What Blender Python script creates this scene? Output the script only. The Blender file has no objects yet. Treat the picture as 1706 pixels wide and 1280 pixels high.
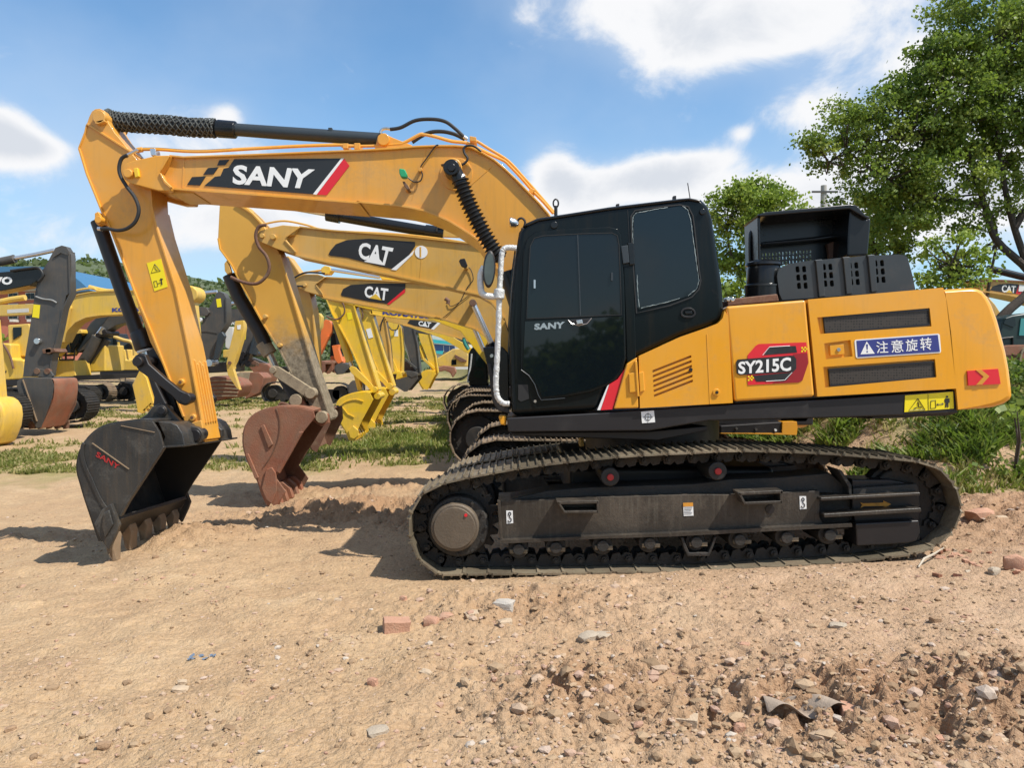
import bpy, bmesh, math, random
import numpy as np
from mathutils import Vector, Matrix
random.seed(7); rng = np.random.default_rng(7)
C = bpy.context.scene.collection
SC = bpy.context.scene
# ---------------- camera, sky, sun, exposure ----------------
F = 1280.0; CX, CY = 853.0, 640.0; CAMZ = 1.6
PITCH = math.atan((640 - 600) / F)                       # horizon lies a little above the middle
cd = bpy.data.cameras.new('camera'); cam = bpy.data.objects.new('camera', cd); C.objects.link(cam)
cd.sensor_width = 36; cd.lens = 36 * F / 1706; cd.clip_end = 3000; cd.clip_start = .05
cam.location = (0, 0, CAMZ); cam.rotation_euler = (math.pi / 2 - PITCH, 0, 0)
SC.camera = cam
def ray(px, py):
    a, b = (px - CX) / F, (py - CY) / F
    return a, math.cos(PITCH) - b * math.sin(PITCH), -math.sin(PITCH) - b * math.cos(PITCH)
def at(px, py, Y):
    x, y, z = ray(px, py)
    return Vector((x / y * Y, Y, CAMZ + z / y * Y))
LIGHT = Vector((-0.60, 0.33, -1.0)).normalized()
sd = bpy.data.lights.new('sun', 'SUN'); sun = bpy.data.objects.new('sun', sd); C.objects.link(sun)
sd.energy = 4.6; sd.angle = math.radians(.53); sd.color = (1, .95, .87)
sun.rotation_euler = LIGHT.to_track_quat('-Z', 'Y').to_euler(); sun.location = (20, -10, 40)
SC.view_settings.view_transform = 'Standard'; SC.view_settings.look = 'None'
SC.view_settings.exposure = 0.42; SC.view_settings.gamma = 1.0; SC.view_settings.use_curve_mapping = False
W = bpy.data.worlds.new('World'); SC.world = W; W.use_nodes = True
class NT:
    def __init__(s, nt): s.t = nt; s.n = nt.nodes; s.l = nt.links
    def N(s, typ, **kw):
        n = s.n.new(typ)
        for k, v in kw.items():
            if k.startswith('i_'):
                k2 = k[2:]; sock = n.inputs[int(k2)] if k2.isdigit() else n.inputs[k2.replace('_', ' ')]
                if hasattr(v, 'is_output') or isinstance(v, bpy.types.NodeSocket): s.l.new(v, sock)
                else: sock.default_value = v
            else: setattr(n, k, v)
        return n
    def M(s, op, a, b=0.0, clamp=False):
        n = s.n.new('ShaderNodeMath'); n.operation = op; n.use_clamp = clamp
        for i, v in enumerate((a, b)):
            if isinstance(v, bpy.types.NodeSocket): s.l.new(v, n.inputs[i])
            else: n.inputs[i].default_value = v
        return n.outputs[0]
    def ramp(s, fac, stops, interp='LINEAR'):
        n = s.n.new('ShaderNodeValToRGB'); n.color_ramp.interpolation = interp
        e = n.color_ramp.elements
        while len(e) < len(stops): e.new(.5)
        for i, (p, c) in enumerate(stops):
            e[i].position = p; e[i].color = c if len(c) == 4 else (*c, 1)
        s.l.new(fac, n.inputs[0]); return n.outputs[0]
    def mix(s, f, a, b, typ='MIX'):
        n = s.n.new('ShaderNodeMix'); n.data_type = 'RGBA'; n.blend_type = typ
        for sock, v in ((n.inputs[0], f), (n.inputs[6], a), (n.inputs[7], b)):
            if isinstance(v, bpy.types.NodeSocket): s.l.new(v, sock)
            else: sock.default_value = v if not isinstance(v, tuple) or len(v) == 4 else (*v, 1)
        return n.outputs[2]
    def noise(s, vec, scale, detail=4, rough=.55, dist=0.0):
        n = s.n.new('ShaderNodeTexNoise'); n.inputs['Scale'].default_value = scale; n.inputs['Detail'].default_value = detail
        n.inputs['Roughness'].default_value = rough; n.inputs['Distortion'].default_value = dist
        if vec is not None: s.l.new(vec, n.inputs['Vector'])
        return n.outputs[0]
t = NT(W.node_tree); t.n.clear()
sky = t.N('ShaderNodeTexSky', sky_type='NISHITA'); sky.sun_disc = False
sky.sun_elevation = math.asin(-LIGHT.z); sky.sun_rotation = math.atan2(-LIGHT.x, -LIGHT.y); sky.air_density = 1.0; sky.dust_density = .7; sky.ozone_density = 2.2
tc = t.N('ShaderNodeTexCoord'); sep = t.N('ShaderNodeSeparateXYZ', i_Vector=tc.outputs['Generated'])
az = t.M('ARCTAN2', sep.outputs[0], sep.outputs[1]); el = t.M('ARCSINE', sep.outputs[2])
comb = t.N('ShaderNodeCombineXYZ', i_X=az, i_Y=t.M('MULTIPLY', el, 1.35), i_Z=0.0)
dn = t.noise(comb.outputs[0], 3.2, 3, .5)
n1 = t.noise(comb.outputs[0], 7.5, 11, .62, .35)
n2 = t.noise(comb.outputs[0], 2.0, 6, .5)
def azel(px, py):
    x, y, z = ray(px, py); return math.atan2(x, y), math.asin(z / math.sqrt(x * x + y * y + z * z))
tot = None
for px, py, rx, ry, w in [(1120, 5, 230, 95, 1.0), (1330, 40, 170, 95, .85), (1180, 80, 150, 65, .75), (1350, 180, 80, 55, .8), (1235, 222, 22, 16, .45),
                          (925, 292, 42, 36, 1.15), (955, 340, 60, 35, .8), (1120, 290, 125, 40, .95), (1060, 310, 120, 40, .5), (1180, 262, 60, 22, .4),
                          (5, 212, 48, 26, .8), (72, 244, 46, 16, .75), (10, 256, 70, 22, .6), (-40, 230, 60, 40, .8), (380, 190, 24, 17, .75), (330, 240, 160, 36, .62), (60, 400, 130, 40, .5), (330, 370, 130, 42, .45),
                          (870, 28, 28, 22, .3), (1400, 330, 260, 70, .95), (1640, 300, 260, 150, 1.2), (1600, 120, 120, 90, .6), (620, 390, 260, 40, .5), (560, 360, 240, 50, .35), (1500, 90, 90, 60, .35)]:
    a, e = azel(px, py); a2, e2 = azel(px + rx, py - ry)
    da = t.M('POWER', t.M('DIVIDE', t.M('ABSOLUTE', t.M('SUBTRACT', az, a)), abs(a2 - a)), 2.0)
    de = t.M('POWER', t.M('DIVIDE', t.M('ABSOLUTE', t.M('SUBTRACT', el, e)), abs(e2 - e)), 2.0)
    v = t.M('MULTIPLY', t.M('EXPONENT', t.M('MULTIPLY', t.M('ADD', da, de), -.8)), w)
    tot = v if tot is None else t.M('ADD', tot, v)
# beyond the part seen, scattered cloud of the same kind
far = t.M('MULTIPLY', t.M('SUBTRACT', t.M('ABSOLUTE', az), .75), 3.0, True)
tot = t.M('ADD', tot, t.M('MULTIPLY', far, t.M('MULTIPLY', t.M('SUBTRACT', n2, .38), 2.6)))
dens = t.M('ADD', tot, t.M('MULTIPLY', t.M('SUBTRACT', n1, .5), 1.9))
mask = t.N('ShaderNodeMapRange', interpolation_type='SMOOTHSTEP', i_0=dens, i_1=.26, i_2=.84).outputs[0]
core = t.N('ShaderNodeMapRange', interpolation_type='SMOOTHSTEP', i_0=t.M('ADD', dens, t.M('MULTIPLY', t.M('SUBTRACT', dn, .5), 1.2)), i_1=.85, i_2=1.6).outputs[0]
wisp = t.M('MULTIPLY', t.N('ShaderNodeMapRange', interpolation_type='SMOOTHSTEP', i_0=t.M('ADD', t.M('MULTIPLY', n2, 1.0), t.M('MULTIPLY', tot, .25)), i_1=.38, i_2=.85).outputs[0], .55)
hz = t.N('ShaderNodeMapRange', i_0=el, i_1=0.32, i_2=0.0).outputs[0]
ccol = t.mix(core, (7.1, 7.15, 7.3), (5.3, 5.6, 6.1))
skyc = t.mix(1.0, sky.outputs[0], (1.0, 1.30, 1.40), 'MULTIPLY')
skyc = t.mix(wisp, skyc, (5.0, 5.7, 6.7))
skyc = t.mix(t.M('MULTIPLY', hz, .45), skyc, (4.0, 5.0, 6.3))
col = t.mix(mask, skyc, ccol)
bg = t.N('ShaderNodeBackground', i_Color=col, i_Strength=.10)
wo = t.N('ShaderNodeOutputWorld'); t.l.new(bg.outputs[0], wo.inputs[0])

# ---------------- materials ----------------
MATS = {}
def mat(name, col, rough=.5, metal=0.0, var=.12, vscale=3.0, bump=0.0, bscale=60, dirt=0.0, dirtcol=(.22, .16, .10), dscale=2.5, coat=0.0, spec=.5):
    m = bpy.data.materials.new(name); m.use_nodes = True; t = NT(m.node_tree); t.n.clear()
    pos = t.N('ShaderNodeNewGeometry').outputs['Position']
    c = t.mix(t.noise(pos, vscale, 5), tuple(x * (1 - var) for x in col), tuple(min(1, x * (1 + var)) for x in col))
    r = rough
    if dirt:
        f = t.ramp(t.M('ADD', t.M('MULTIPLY', t.noise(pos, dscale, 8, .65, .6), .7), t.M('MULTIPLY', t.noise(pos, dscale * 11, 4, .7), .3)), [(.62 - dirt * .34, (0, 0, 0)), (.78 - dirt * .25, (1, 1, 1))])
        f = t.M('MULTIPLY', f, min(1, .55 + dirt * .4))
        c = t.mix(f, c, dirtcol)
        r = t.M('ADD', t.M('MULTIPLY', f, .85 - rough), rough)
    b = t.N('ShaderNodeBsdfPrincipled', i_Metallic=metal); t.l.new(c, b.inputs['Base Color'])
    if isinstance(r, float): b.inputs['Roughness'].default_value = r
    else: t.l.new(r, b.inputs['Roughness'])
    b.inputs['Coat Weight'].default_value = coat; b.inputs['Coat Roughness'].default_value = .06; b.inputs['Specular IOR Level'].default_value = spec
    if bump:
        bn = t.N('ShaderNodeBump', i_Strength=bump, i_Distance=.01); t.l.new(t.noise(pos, bscale, 5, .6), bn.inputs['Height']); t.l.new(bn.outputs[0], b.inputs['Normal'])
    o = t.N('ShaderNodeOutputMaterial'); t.l.new(b.outputs[0], o.inputs[0]); MATS[name] = m; return m
ORANGE = mat('orange_yellow_paint', (.70, .315, .03), .36, var=.06, dirt=.24, dirtcol=(.44, .25, .09), coat=.2, bump=.03, bscale=9)
ORANGE2 = mat('body_panel_paint', (.76, .33, .012), .28, var=.04, dirt=.16, dirtcol=(.50, .27, .08), coat=.45)
CATY = mat('tan_yellow_paint', (.60, .33, .055), .42, var=.07, dirt=.25, dirtcol=(.36, .24, .11), coat=.1)
BRIGHT = mat('bright_yellow_paint', (.80, .50, .015), .38, var=.06, dirt=.34, dirtcol=(.42, .28, .08), coat=.2)
DULLY = mat('dull_yellow_paint', (.62, .40, .06), .5, var=.08, dirt=.35, dirtcol=(.33, .25, .13))
FAROR = mat('red_orange_paint', (.72, .16, .03), .45, var=.08, dirt=.3)
DUSTY = mat('dusty_worn_paint', (.36, .29, .19), .85, var=.2, dirt=.65, dirtcol=(.16, .12, .08), dscale=5, bump=.4)
BLACK = mat('black_gloss_paint', (.009, .010, .011), .25, var=.2, dirt=.10, dirtcol=(.03, .027, .024), spec=.4)
CABB = mat('cab_black_paint', (.005, .008, .009), .2, var=.1, dirt=.05, dirtcol=(.014, .014, .014), spec=.22)
CHAR = mat('charcoal_paint', (.05, .052, .052), .5, var=.15, dirt=.3, dirtcol=(.13, .10, .075))
GREY = mat('grey_black_plastic', (.028, .036, .042), .42, var=.15, dirt=.2, dirtcol=(.06, .06, .06))
RAIL = mat('dark_chassis_paint', (.012, .0105, .0115), .45, var=.2, dirt=.25, dirtcol=(.03, .024, .02))
FRAME = mat('worn_track_frame', (.036, .030, .024), .38, var=.4, dirt=.45, dirtcol=(.10, .075, .05), dscale=3, bump=.25)
INNER = mat('grimy_steel', (.018, .017, .015), .6, var=.3, dirt=.5, dirtcol=(.05, .038, .028), dscale=9, bump=.5)
SHOE = mat('scuffed_track_steel', (.23, .195, .14), .42, .25, var=.3, dirt=.55, dirtcol=(.10, .065, .04), dscale=8, bump=.4)
SHOED = mat('dusty_track_steel', (.17, .135, .10), .6, .1, var=.3, dirt=.6, dirtcol=(.25, .17, .10), dscale=7, bump=.4)
BUCK = mat('scraped_black_bucket', (.022, .022, .022), .40, var=.3, dirt=.28, dirtcol=(.12, .115, .10), dscale=5, bump=.25)
BUCKIN = mat('black_bucket_inside', (.016, .015, .014), .6, var=.3, dirt=.25, dirtcol=(.05, .035, .025), dscale=5)
TOOTH = mat('bare_worn_steel', (.27, .20, .13), .5, .3, var=.3, dirt=.6, dirtcol=(.30, .20, .12), dscale=14, bump=.5)
RUST = mat('rusty_red_steel', (.25, .085, .045), .6, .15, var=.45, dirt=.55, dirtcol=(.20, .125, .085), dscale=3.5, bump=.6)
RUSTD = mat('dark_rust', (.13, .06, .035), .75, var=.35, dirt=.4, dscale=5, bump=.4)
GLASS = mat('dark_tinted_glass', (.005, .008, .010), .03, var=.1, spec=.42)
GLASSR = mat('rear_tinted_glass', (.009, .015, .019), .05, var=.1, spec=.38)
RUBBER = mat('black_rubber', (.015, .015, .015), .55, var=.2, dirt=.2, dirtcol=(.06, .05, .04))
CHROME = mat('bright_steel', (.62, .62, .62), .25, .9, var=.1)
WRAP = mat('plastic_wrapped_rail', (.62, .62, .60), .3, .2, var=.3, vscale=40, bump=1.0, bscale=70)
WHITE = mat('white_vinyl', (.78, .78, .76), .45, var=.03)
RED = mat('red_vinyl', (.66, .018, .03), .4, var=.04)
REDDK = mat('dark_red_vinyl', (.28, .012, .018), .4, var=.04)
BLKV = mat('black_vinyl', (.018, .019, .02), .4, var=.05, dirt=.08, dirtcol=(.08, .08, .08))
BLUEV = mat('blue_vinyl', (.035, .045, .21), .4, var=.04)
YELV = mat('yellow_vinyl', (.82, .66, .01), .4, var=.03)
ORV = mat('orange_vinyl', (.62, .27, .03), .5, var=.1, dirt=.3, dirtcol=(.07, .06, .05), dscale=12)
GREENL = mat('green_lamp_film', (.02, .32, .13), .3)
YEL2 = mat('faded_yellow_paint', (.66, .42, .05), .45, var=.08, dirt=.25, dirtcol=(.38, .28, .13))
HUBM = mat('dusty_hub_steel', (.11, .085, .06), .5, .1, var=.35, dirt=.4, dirtcol=(.17, .125, .08), dscale=7, bump=.3)
MESHM = mat('black_grille_mesh', (.02, .018, .016), .5)
WOODP = mat('weathered_concrete_pole', (.34, .32, .29), .9)
DIRTREDV = mat('engraved_red_paint', (.38, .02, .02), .5)
BRICKW = mat('red_brick_facade', (.42, .14, .09), .85, var=.15)
BLUEROOF = mat('blue_sheet_roof', (.05, .15, .27), .5, var=.1)
TEAL = mat('teal_sign_board', (.03, .38, .42), .5)
CREAM = mat('pale_render', (.55, .53, .48), .8)
# perforated grille: cell pattern of punched plate
def grille():
    m = bpy.data.materials.new('perforated_plate'); m.use_nodes = True; t = NT(m.node_tree); t.n.clear()
    pos = t.N('ShaderNodeNewGeometry').outputs['Position']; v = t.N('ShaderNodeTexVoronoi', i_Scale=48.0); t.l.new(pos, v.inputs['Vector'])
    v.inputs['Randomness'].default_value = .15
    c = t.ramp(v.outputs['Distance'], [(.30, (.002, .002, .002)), (.42, (.045, .036, .028))])
    b = t.N('ShaderNodeBsdfPrincipled', i_Roughness=.45); t.l.new(c, b.inputs['Base Color'])
    o = t.N('ShaderNodeOutputMaterial'); t.l.new(b.outputs[0], o.inputs[0]); return m
GRILLE = grille()
def per_object(m, lo=.7, hi=1.3):
    # each copy of a piece is a little lighter or darker than the next
    t = NT(m.node_tree); b = [n for n in t.n if n.type == 'BSDF_PRINCIPLED'][0]; src = b.inputs['Base Color'].links[0].from_socket
    r = t.N('ShaderNodeObjectInfo').outputs['Random']; t.l.new(t.mix(1.0, src, t.ramp(r, [(0, (lo, lo, lo * .95)), (1, (hi, hi * .97, hi * .92))]), 'MULTIPLY'), b.inputs['Base Color'])
def weathered(m, amt=.16, dust=(.50, .36, .17)):
    # rain streaks, chalked patches and a film of yard dust
    t = NT(m.node_tree); b = [n for n in t.n if n.type == 'BSDF_PRINCIPLED'][0]; src = b.inputs['Base Color'].links[0].from_socket
    pos = t.N('ShaderNodeNewGeometry').outputs['Position']; mp = t.N('ShaderNodeMapping'); t.l.new(pos, mp.inputs[0]); mp.inputs['Scale'].default_value = (14, 14, 1.1)
    f = t.ramp(t.noise(mp.outputs[0], 1.3, 6, .7), [(.50, (0, 0, 0)), (.80, (1, 1, 1))])
    g = t.ramp(t.noise(pos, 1.1, 6, .65, .8), [(.40, (0, 0, 0)), (.66, (1, 1, 1))])
    c = t.mix(t.M('MULTIPLY', f, amt), src, (.20, .12, .05)); c = t.mix(t.M('MULTIPLY', g, amt * 1.2), c, dust)
    sc_ = t.ramp(t.noise(pos, 34, 3, .8, 2.5), [(.70, (0, 0, 0)), (.74, (1, 1, 1))]); c = t.mix(t.M('MULTIPLY', sc_, amt * 1.6), c, (.24, .15, .07))
    t.l.new(c, b.inputs['Base Color'])
for m_, a_ in ((ORANGE, .26), (ORANGE2, .14), (CATY, .34), (BRIGHT, .28), (YEL2, .4), (DULLY, .4)): weathered(m_, a_)
weathered(BUCK, .30, (.09, .08, .065)); weathered(CABB, .05, (.03, .028, .024)); weathered(CHAR, .3, (.14, .11, .08)); weathered(RUST, .3, (.34, .20, .12))
per_object(SHOE, .6, 1.25); per_object(SHOED)
def frame_streaks(m):
    # vertical wash marks on the side of the track frame
    t = NT(m.node_tree); b = [n for n in t.n if n.type == 'BSDF_PRINCIPLED'][0]; src = b.inputs['Base Color'].links[0].from_socket
    pos = t.N('ShaderNodeNewGeometry').outputs['Position']; mp = t.N('ShaderNodeMapping'); t.l.new(pos, mp.inputs[0]); mp.inputs['Scale'].default_value = (26, 3, 1.2)
    f = t.ramp(t.noise(mp.outputs[0], 1.5, 6, .65), [(.52, (0, 0, 0)), (.8, (1, 1, 1))])
    f = t.M('MULTIPLY', f, t.ramp(t.noise(pos, 1.6, 4, .6), [(.42, (0, 0, 0)), (.62, (1, 1, 1))]))
    t.l.new(t.mix(t.M('MULTIPLY', f, .75), src, (.17, .155, .12)), b.inputs['Base Color'])
frame_streaks(FRAME)
def dusted(name, col, zlo, zhi):
    # paint with mud dried on the lower end of the arm
    m = mat(name, col, .45, var=.07, dirt=.2, dirtcol=(.36, .24, .11)); t = NT(m.node_tree)
    b = [n for n in t.n if n.type == 'BSDF_PRINCIPLED'][0]; src = b.inputs['Base Color'].links[0].from_socket
    g = t.N('ShaderNodeNewGeometry'); sp = t.N('ShaderNodeSeparateXYZ', i_Vector=g.outputs['Position'])
    nn = t.noise(g.outputs['Position'], 3.5, 6, .6)
    h = t.M('ADD', sp.outputs[2], t.M('MULTIPLY', t.M('SUBTRACT', nn, .5), .9))
    f = t.N('ShaderNodeMapRange', interpolation_type='SMOOTHSTEP', i_0=h, i_1=zhi, i_2=zlo).outputs[0]
    mud = t.mix(t.ramp(t.noise(g.outputs['Position'], 18, 6, .7), [(.35, (0, 0, 0)), (.7, (1, 1, 1))]), (.13, .10, .065), (.36, .30, .21))
    t.l.new(t.mix(f, src, mud), b.inputs['Base Color']); return m
CATMUD = dusted('muddy_arm_paint', (.62, .33, .05), 1.6, 2.2)

# ---------------- mesh helpers ----------------
KZ = .05                                                   # the machine leans slightly away from the viewer
ZM = {1: (100, 150, 3.412), 2: (550, 170, 3.6578), 3: (100, 480, 2.666), 4: (780, 310, 2.976), 5: (1180, 310, 3.1217), 6: (660, 660, 3.412), 7: (1120, 660, 3.159),
      8: (0, 380, 3.3675), 'A': (340, 320, 3.2808), 'B': (300, 440, 5.3346), 'C': (520, 480, 4.57), 'D': (1560, 420, 4.568), 'E': (1160, 0, 2.56), 0: (0, 0, 1)}
def q(z, s):
    ox, oy, k = ZM[z]; return [(ox + float(a) / k, oy + float(b) / k) for a, b in (p.split(',') for p in s.split())]
class Mesh:
    def __init__(s): s.v = []; s.f = []
    def add(s, vs, fs):
        o = len(s.v); s.v += [Vector(v) for v in vs]; s.f += [tuple(i + o for i in f) for f in fs]; return s
    def slabw(s, pts, d):                                   # world points + extrusion vector
        n = len(pts); d = Vector(d)
        return s.add(list(pts) + [Vector(p) + d for p in pts], [tuple(range(n)), tuple(range(2 * n - 1, n - 1, -1))] + [(i, (i + 1) % n, (i + 1) % n + n, i + n) for i in range(n)])
    def slab(s, pts, Y0, Y1, k=0.0):
        return s.slabw([at(x, y, Y0) for x, y in pts], (0, Y1 - Y0, -k * (Y1 - Y0)))
    def ribbon(s, pts, t, Y0, Y1, closed=False, k=0.0):
        """a plate on edge that follows a line; t in pixels at Y0, centred"""
        n = len(pts); L = []; R = []
        for i in range(n):
            if closed: a, b = pts[i - 1], pts[(i + 1) % n]
            else: a, b = pts[max(0, i - 1)], pts[min(n - 1, i + 1)]
            dx, dy = b[0] - a[0], b[1] - a[1]; l = math.hypot(dx, dy) or 1
            nx, ny = -dy / l * t / 2, dx / l * t / 2
            L.append((pts[i][0] + nx, pts[i][1] + ny)); R.append((pts[i][0] - nx, pts[i][1] - ny))
        if not closed: return s.slab(L + R[::-1], Y0, Y1, k)
        d = Vector((0, Y1 - Y0, -k * (Y1 - Y0))); A = [at(x, y, Y0) for x, y in L]; B = [at(x, y, Y0) for x, y in R]
        vs = A + B + [p + d for p in A] + [p + d for p in B]; fs = []
        for i in range(n):
            j = (i + 1) % n
            fs += [(i, j, n + j, n + i), (2 * n + i, 3 * n + i, 3 * n + j, 2 * n + j), (i, 2 * n + i, 2 * n + j, j), (n + i, n + j, 3 * n + j, 3 * n + i)]
        return s.add(vs, fs)
    def box(s, x0, x1, y0, y1, z0, z1):
        return s.slabw([(x0, y0, z0), (x1, y0, z0), (x1, y0, z1), (x0, y0, z1)], (0, y1 - y0, 0))
    def cyl(s, a, b, r0, r1=None, n=20, caps=True):
        return s.tube([a, b], [r0, r0 if r1 is None else r1], n)
    def tube(s, pts, r, n=10):
        pts = [Vector(p) for p in pts]; m = len(pts); rr = r if isinstance(r, (list, tuple)) else [r] * m
        T = [(pts[min(i + 1, m - 1)] - pts[max(i - 1, 0)]) for i in range(m)]
        T = [(x.normalized() if x.length > 1e-9 else Vector((0, 0, 1))) for x in T]
        u = T[0].orthogonal().normalized(); vs = []
        for i in range(m):
            u = (u - T[i] * u.dot(T[i])).normalized(); w = T[i].cross(u)
            for j in range(n):
                a = 2 * math.pi * j / n; vs.append(pts[i] + (u * math.cos(a) + w * math.sin(a)) * rr[i])
        fs = [(i * n + j, i * n + (j + 1) % n, (i + 1) * n + (j + 1) % n, (i + 1) * n + j) for i in range(m - 1) for j in range(n)]
        fs += [tuple(range(n))[::-1], tuple(range((m - 1) * n, m * n))]
        return s.add(vs, fs)
    def ycyl(s, px, py, Y0, Y1, rpx, n=20, k=0.0):
        a = at(px, py, Y0); return s.cyl(a, a + Vector((0, Y1 - Y0, -k * (Y1 - Y0))), rpx * Y0 / F, n=n)
    def loft(s, rings):
        n = len(rings[0]); m = len(rings); vs = [p for r in rings for p in r]
        fs = [(i * n + j, i * n + (j + 1) % n, (i + 1) * n + (j + 1) % n, (i + 1) * n + j) for i in range(m - 1) for j in range(n)]
        return s.add(vs, fs + [tuple(range(n))[::-1], tuple(range((m - 1) * n, m * n))])
    def data(s, name, m, org=(0, 0, 0), smooth=35, fix=True):
        org = Vector(org); me = bpy.data.meshes.new(name); me.from_pydata([tuple(v - org) for v in s.v], [], s.f)
        if fix:
            bm = bmesh.new(); bm.from_mesh(me); bmesh.ops.recalc_face_normals(bm, faces=bm.faces); bm.to_mesh(me); bm.free()
        for mm in (m if isinstance(m, (list, tuple)) else [m]): me.materials.append(mm)
        if smooth: me.shade_smooth() if hasattr(me, 'shade_smooth') else None; me.set_sharp_from_angle(angle=math.radians(smooth))
        return me
def origin(o):
    p = Vector((0, 0, 0))
    while o is not None: p += o.location; o = o.parent
    return p
def part(name, ms, m, parent, bevel=0.0, seg=2, smooth=35, kind=None, label=None):
    me = ms.data(name, m, origin(parent), smooth); o = bpy.data.objects.new(name, me); C.objects.link(o); o.parent = parent
    if bevel:
        b = o.modifiers.new('bevel', 'BEVEL'); b.width = bevel; b.segments = seg; b.limit_method = 'ANGLE'; b.angle_limit = math.radians(40); b.harden_normals = True
    if kind: o['kind'] = kind
    if label: o['label'] = label
    return o
def tag(o, label=None, cat=None, group=None, kind=None):
    if label: o['label'] = label
    if cat: o['category'] = cat
    if group: o['group'] = group
    if kind: o['kind'] = kind
    return o
def thing(name, loc, label, cat, group=None):
    o = bpy.data.objects.new(name, None); C.objects.link(o); o.location = loc; o.empty_display_size = .2
    return tag(o, label, cat, group)
def single(name, ms, m, label, cat, group=None, loc=None, bevel=0.0, smooth=35, kind=None):
    if loc is None:
        lo = [min(v[i] for v in ms.v) for i in range(3)]; hi = [max(v[i] for v in ms.v) for i in range(3)]; loc = ((lo[0] + hi[0]) / 2, (lo[1] + hi[1]) / 2, lo[2])
    me = ms.data(name, m, loc, smooth); o = bpy.data.objects.new(name, me); C.objects.link(o); o.location = loc
    if bevel:
        b = o.modifiers.new('bevel', 'BEVEL'); b.width = bevel; b.segments = 2; b.limit_method = 'ANGLE'; b.harden_normals = True
    return tag(o, label, cat, group, kind)
def npmesh(name, verts, faces, m, attr=None, smooth=False):
    """fast mesh from numpy arrays; faces all of one size"""
    me = bpy.data.meshes.new(name); nv, nf, k = len(verts), len(faces), faces.shape[1]
    me.vertices.add(nv); me.vertices.foreach_set('co', np.ascontiguousarray(verts, dtype=np.float32).ravel())
    me.loops.add(nf * k); me.loops.foreach_set('vertex_index', np.ascontiguousarray(faces, dtype=np.int32).ravel())
    me.polygons.add(nf); me.polygons.foreach_set('loop_start', np.arange(0, nf * k, k, dtype=np.int32)); me.polygons.foreach_set('loop_total', np.full(nf, k, dtype=np.int32))
    me.update(calc_edges=True); me.validate()
    me.polygons.foreach_set('use_smooth', np.full(nf, smooth, dtype=bool))
    if m is not None: me.materials.append(m)
    if attr:
        for an, av in attr.items():
            a = me.attributes.new(an, 'FLOAT', 'POINT'); a.data.foreach_set('value', np.asarray(av, dtype=np.float32))
    return me
def slab_ref(pts, Yref, Y0, Y1, k=0.0):
    """the outline as it stands at Yref, built at Y0: the far twin of a pair has the same size"""
    return Mesh().slabw([(p.x, Y0, p.z - KZ * (Y0 - Yref)) for p in (at(x, y, Yref) for x, y in pts)], (0, Y1 - Y0, -k * (Y1 - Y0)))
def cut(o, ms):
    """cut openings into a part; the cutter is thrown away again"""
    me = ms.data('opening', MESHM, origin(o.parent), 0); c = bpy.data.objects.new('opening', me); C.objects.link(c); c.location = (0, 0, 0)
    c.parent = o.parent
    b = bpy.data.objects[o.name].modifiers.new('cut', 'BOOLEAN'); b.object = c; b.operation = 'DIFFERENCE'; b.solver = 'EXACT'
    for md in list(o.modifiers):
        if md.type == 'BEVEL': o.modifiers.remove(md)
    dg = bpy.context.evaluated_depsgraph_get(); new = bpy.data.meshes.new_from_object(o.evaluated_get(dg)); new.name = o.name
    o.modifiers.clear(); o.data = new; bpy.data.objects.remove(c); bpy.data.meshes.remove(me)
    new.set_sharp_from_angle(angle=math.radians(30))
def text_mesh(s, bold=0.0, shear=0.0, space=1.0):
    cu = bpy.data.curves.new('lettering', 'FONT'); cu.body = s; cu.offset = bold; cu.shear = shear; cu.space_character = space; cu.resolution_u = 3
    o = bpy.data.objects.new('lettering', cu); C.objects.link(o); dg = bpy.context.evaluated_depsgraph_get(); dg.update()
    me = bpy.data.meshes.new_from_object(o.evaluated_get(dg)); vs = [v.co.copy() for v in me.vertices]; fs = [tuple(p.vertices) for p in me.polygons]
    bpy.data.objects.remove(o); bpy.data.curves.remove(cu); bpy.data.meshes.remove(me); return vs, fs
def lettering(s, quad, Y, m, parent, bold=.02, shear=0.0, thick=.0015, name='lettering', space=1.0, y1=None, clipu=None):
    """write s into the four corners TL TR BR BL of a panel at depth Y"""
    vs, fs = text_mesh(s, bold, shear, space); x0 = min(v.x for v in vs); x1 = max(v.x for v in vs); a0 = min(v.y for v in vs); a1 = max(v.y for v in vs)
    P = [at(x, y, Y) for x, y in quad]; out = []
    for v in vs:
        u, w = (v.x - x0) / (x1 - x0), (v.y - a0) / (a1 - a0)
        out.append(P[0].lerp(P[1], u).lerp(P[3].lerp(P[2], u), 1 - w))
    ms = Mesh(); ms.add(out, fs)
    me = bpy.data.meshes.new(name); org = origin(parent); me.from_pydata([tuple(v - org) for v in out], [], fs); me.materials.append(m)
    o = bpy.data.objects.new(name, me); C.objects.link(o); o.parent = parent
    sm = o.modifiers.new('thickness', 'SOLIDIFY'); sm.thickness = thick; sm.offset = 0; return o
def bez(pts, n=8):
    """smooth line through points (Catmull-Rom)"""
    pts = [Vector(p) for p in pts]; out = []
    for i in range(len(pts) - 1):
        p0, p1, p2, p3 = pts[max(i - 1, 0)], pts[i], pts[i + 1], pts[min(i + 2, len(pts) - 1)]
        for k in range(n):
            u = k / n; out.append(.5 * ((2 * p1) + (p2 - p0) * u + (2 * p0 - 5 * p1 + 4 * p2 - p3) * u * u + (3 * p1 - p0 - 3 * p2 + p3) * u ** 3))
    return out + [pts[-1]]
def sm2(pts, n=5): return [(p[0], p[1]) for p in bez([(x, y, 0) for x, y in pts], n)]

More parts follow.
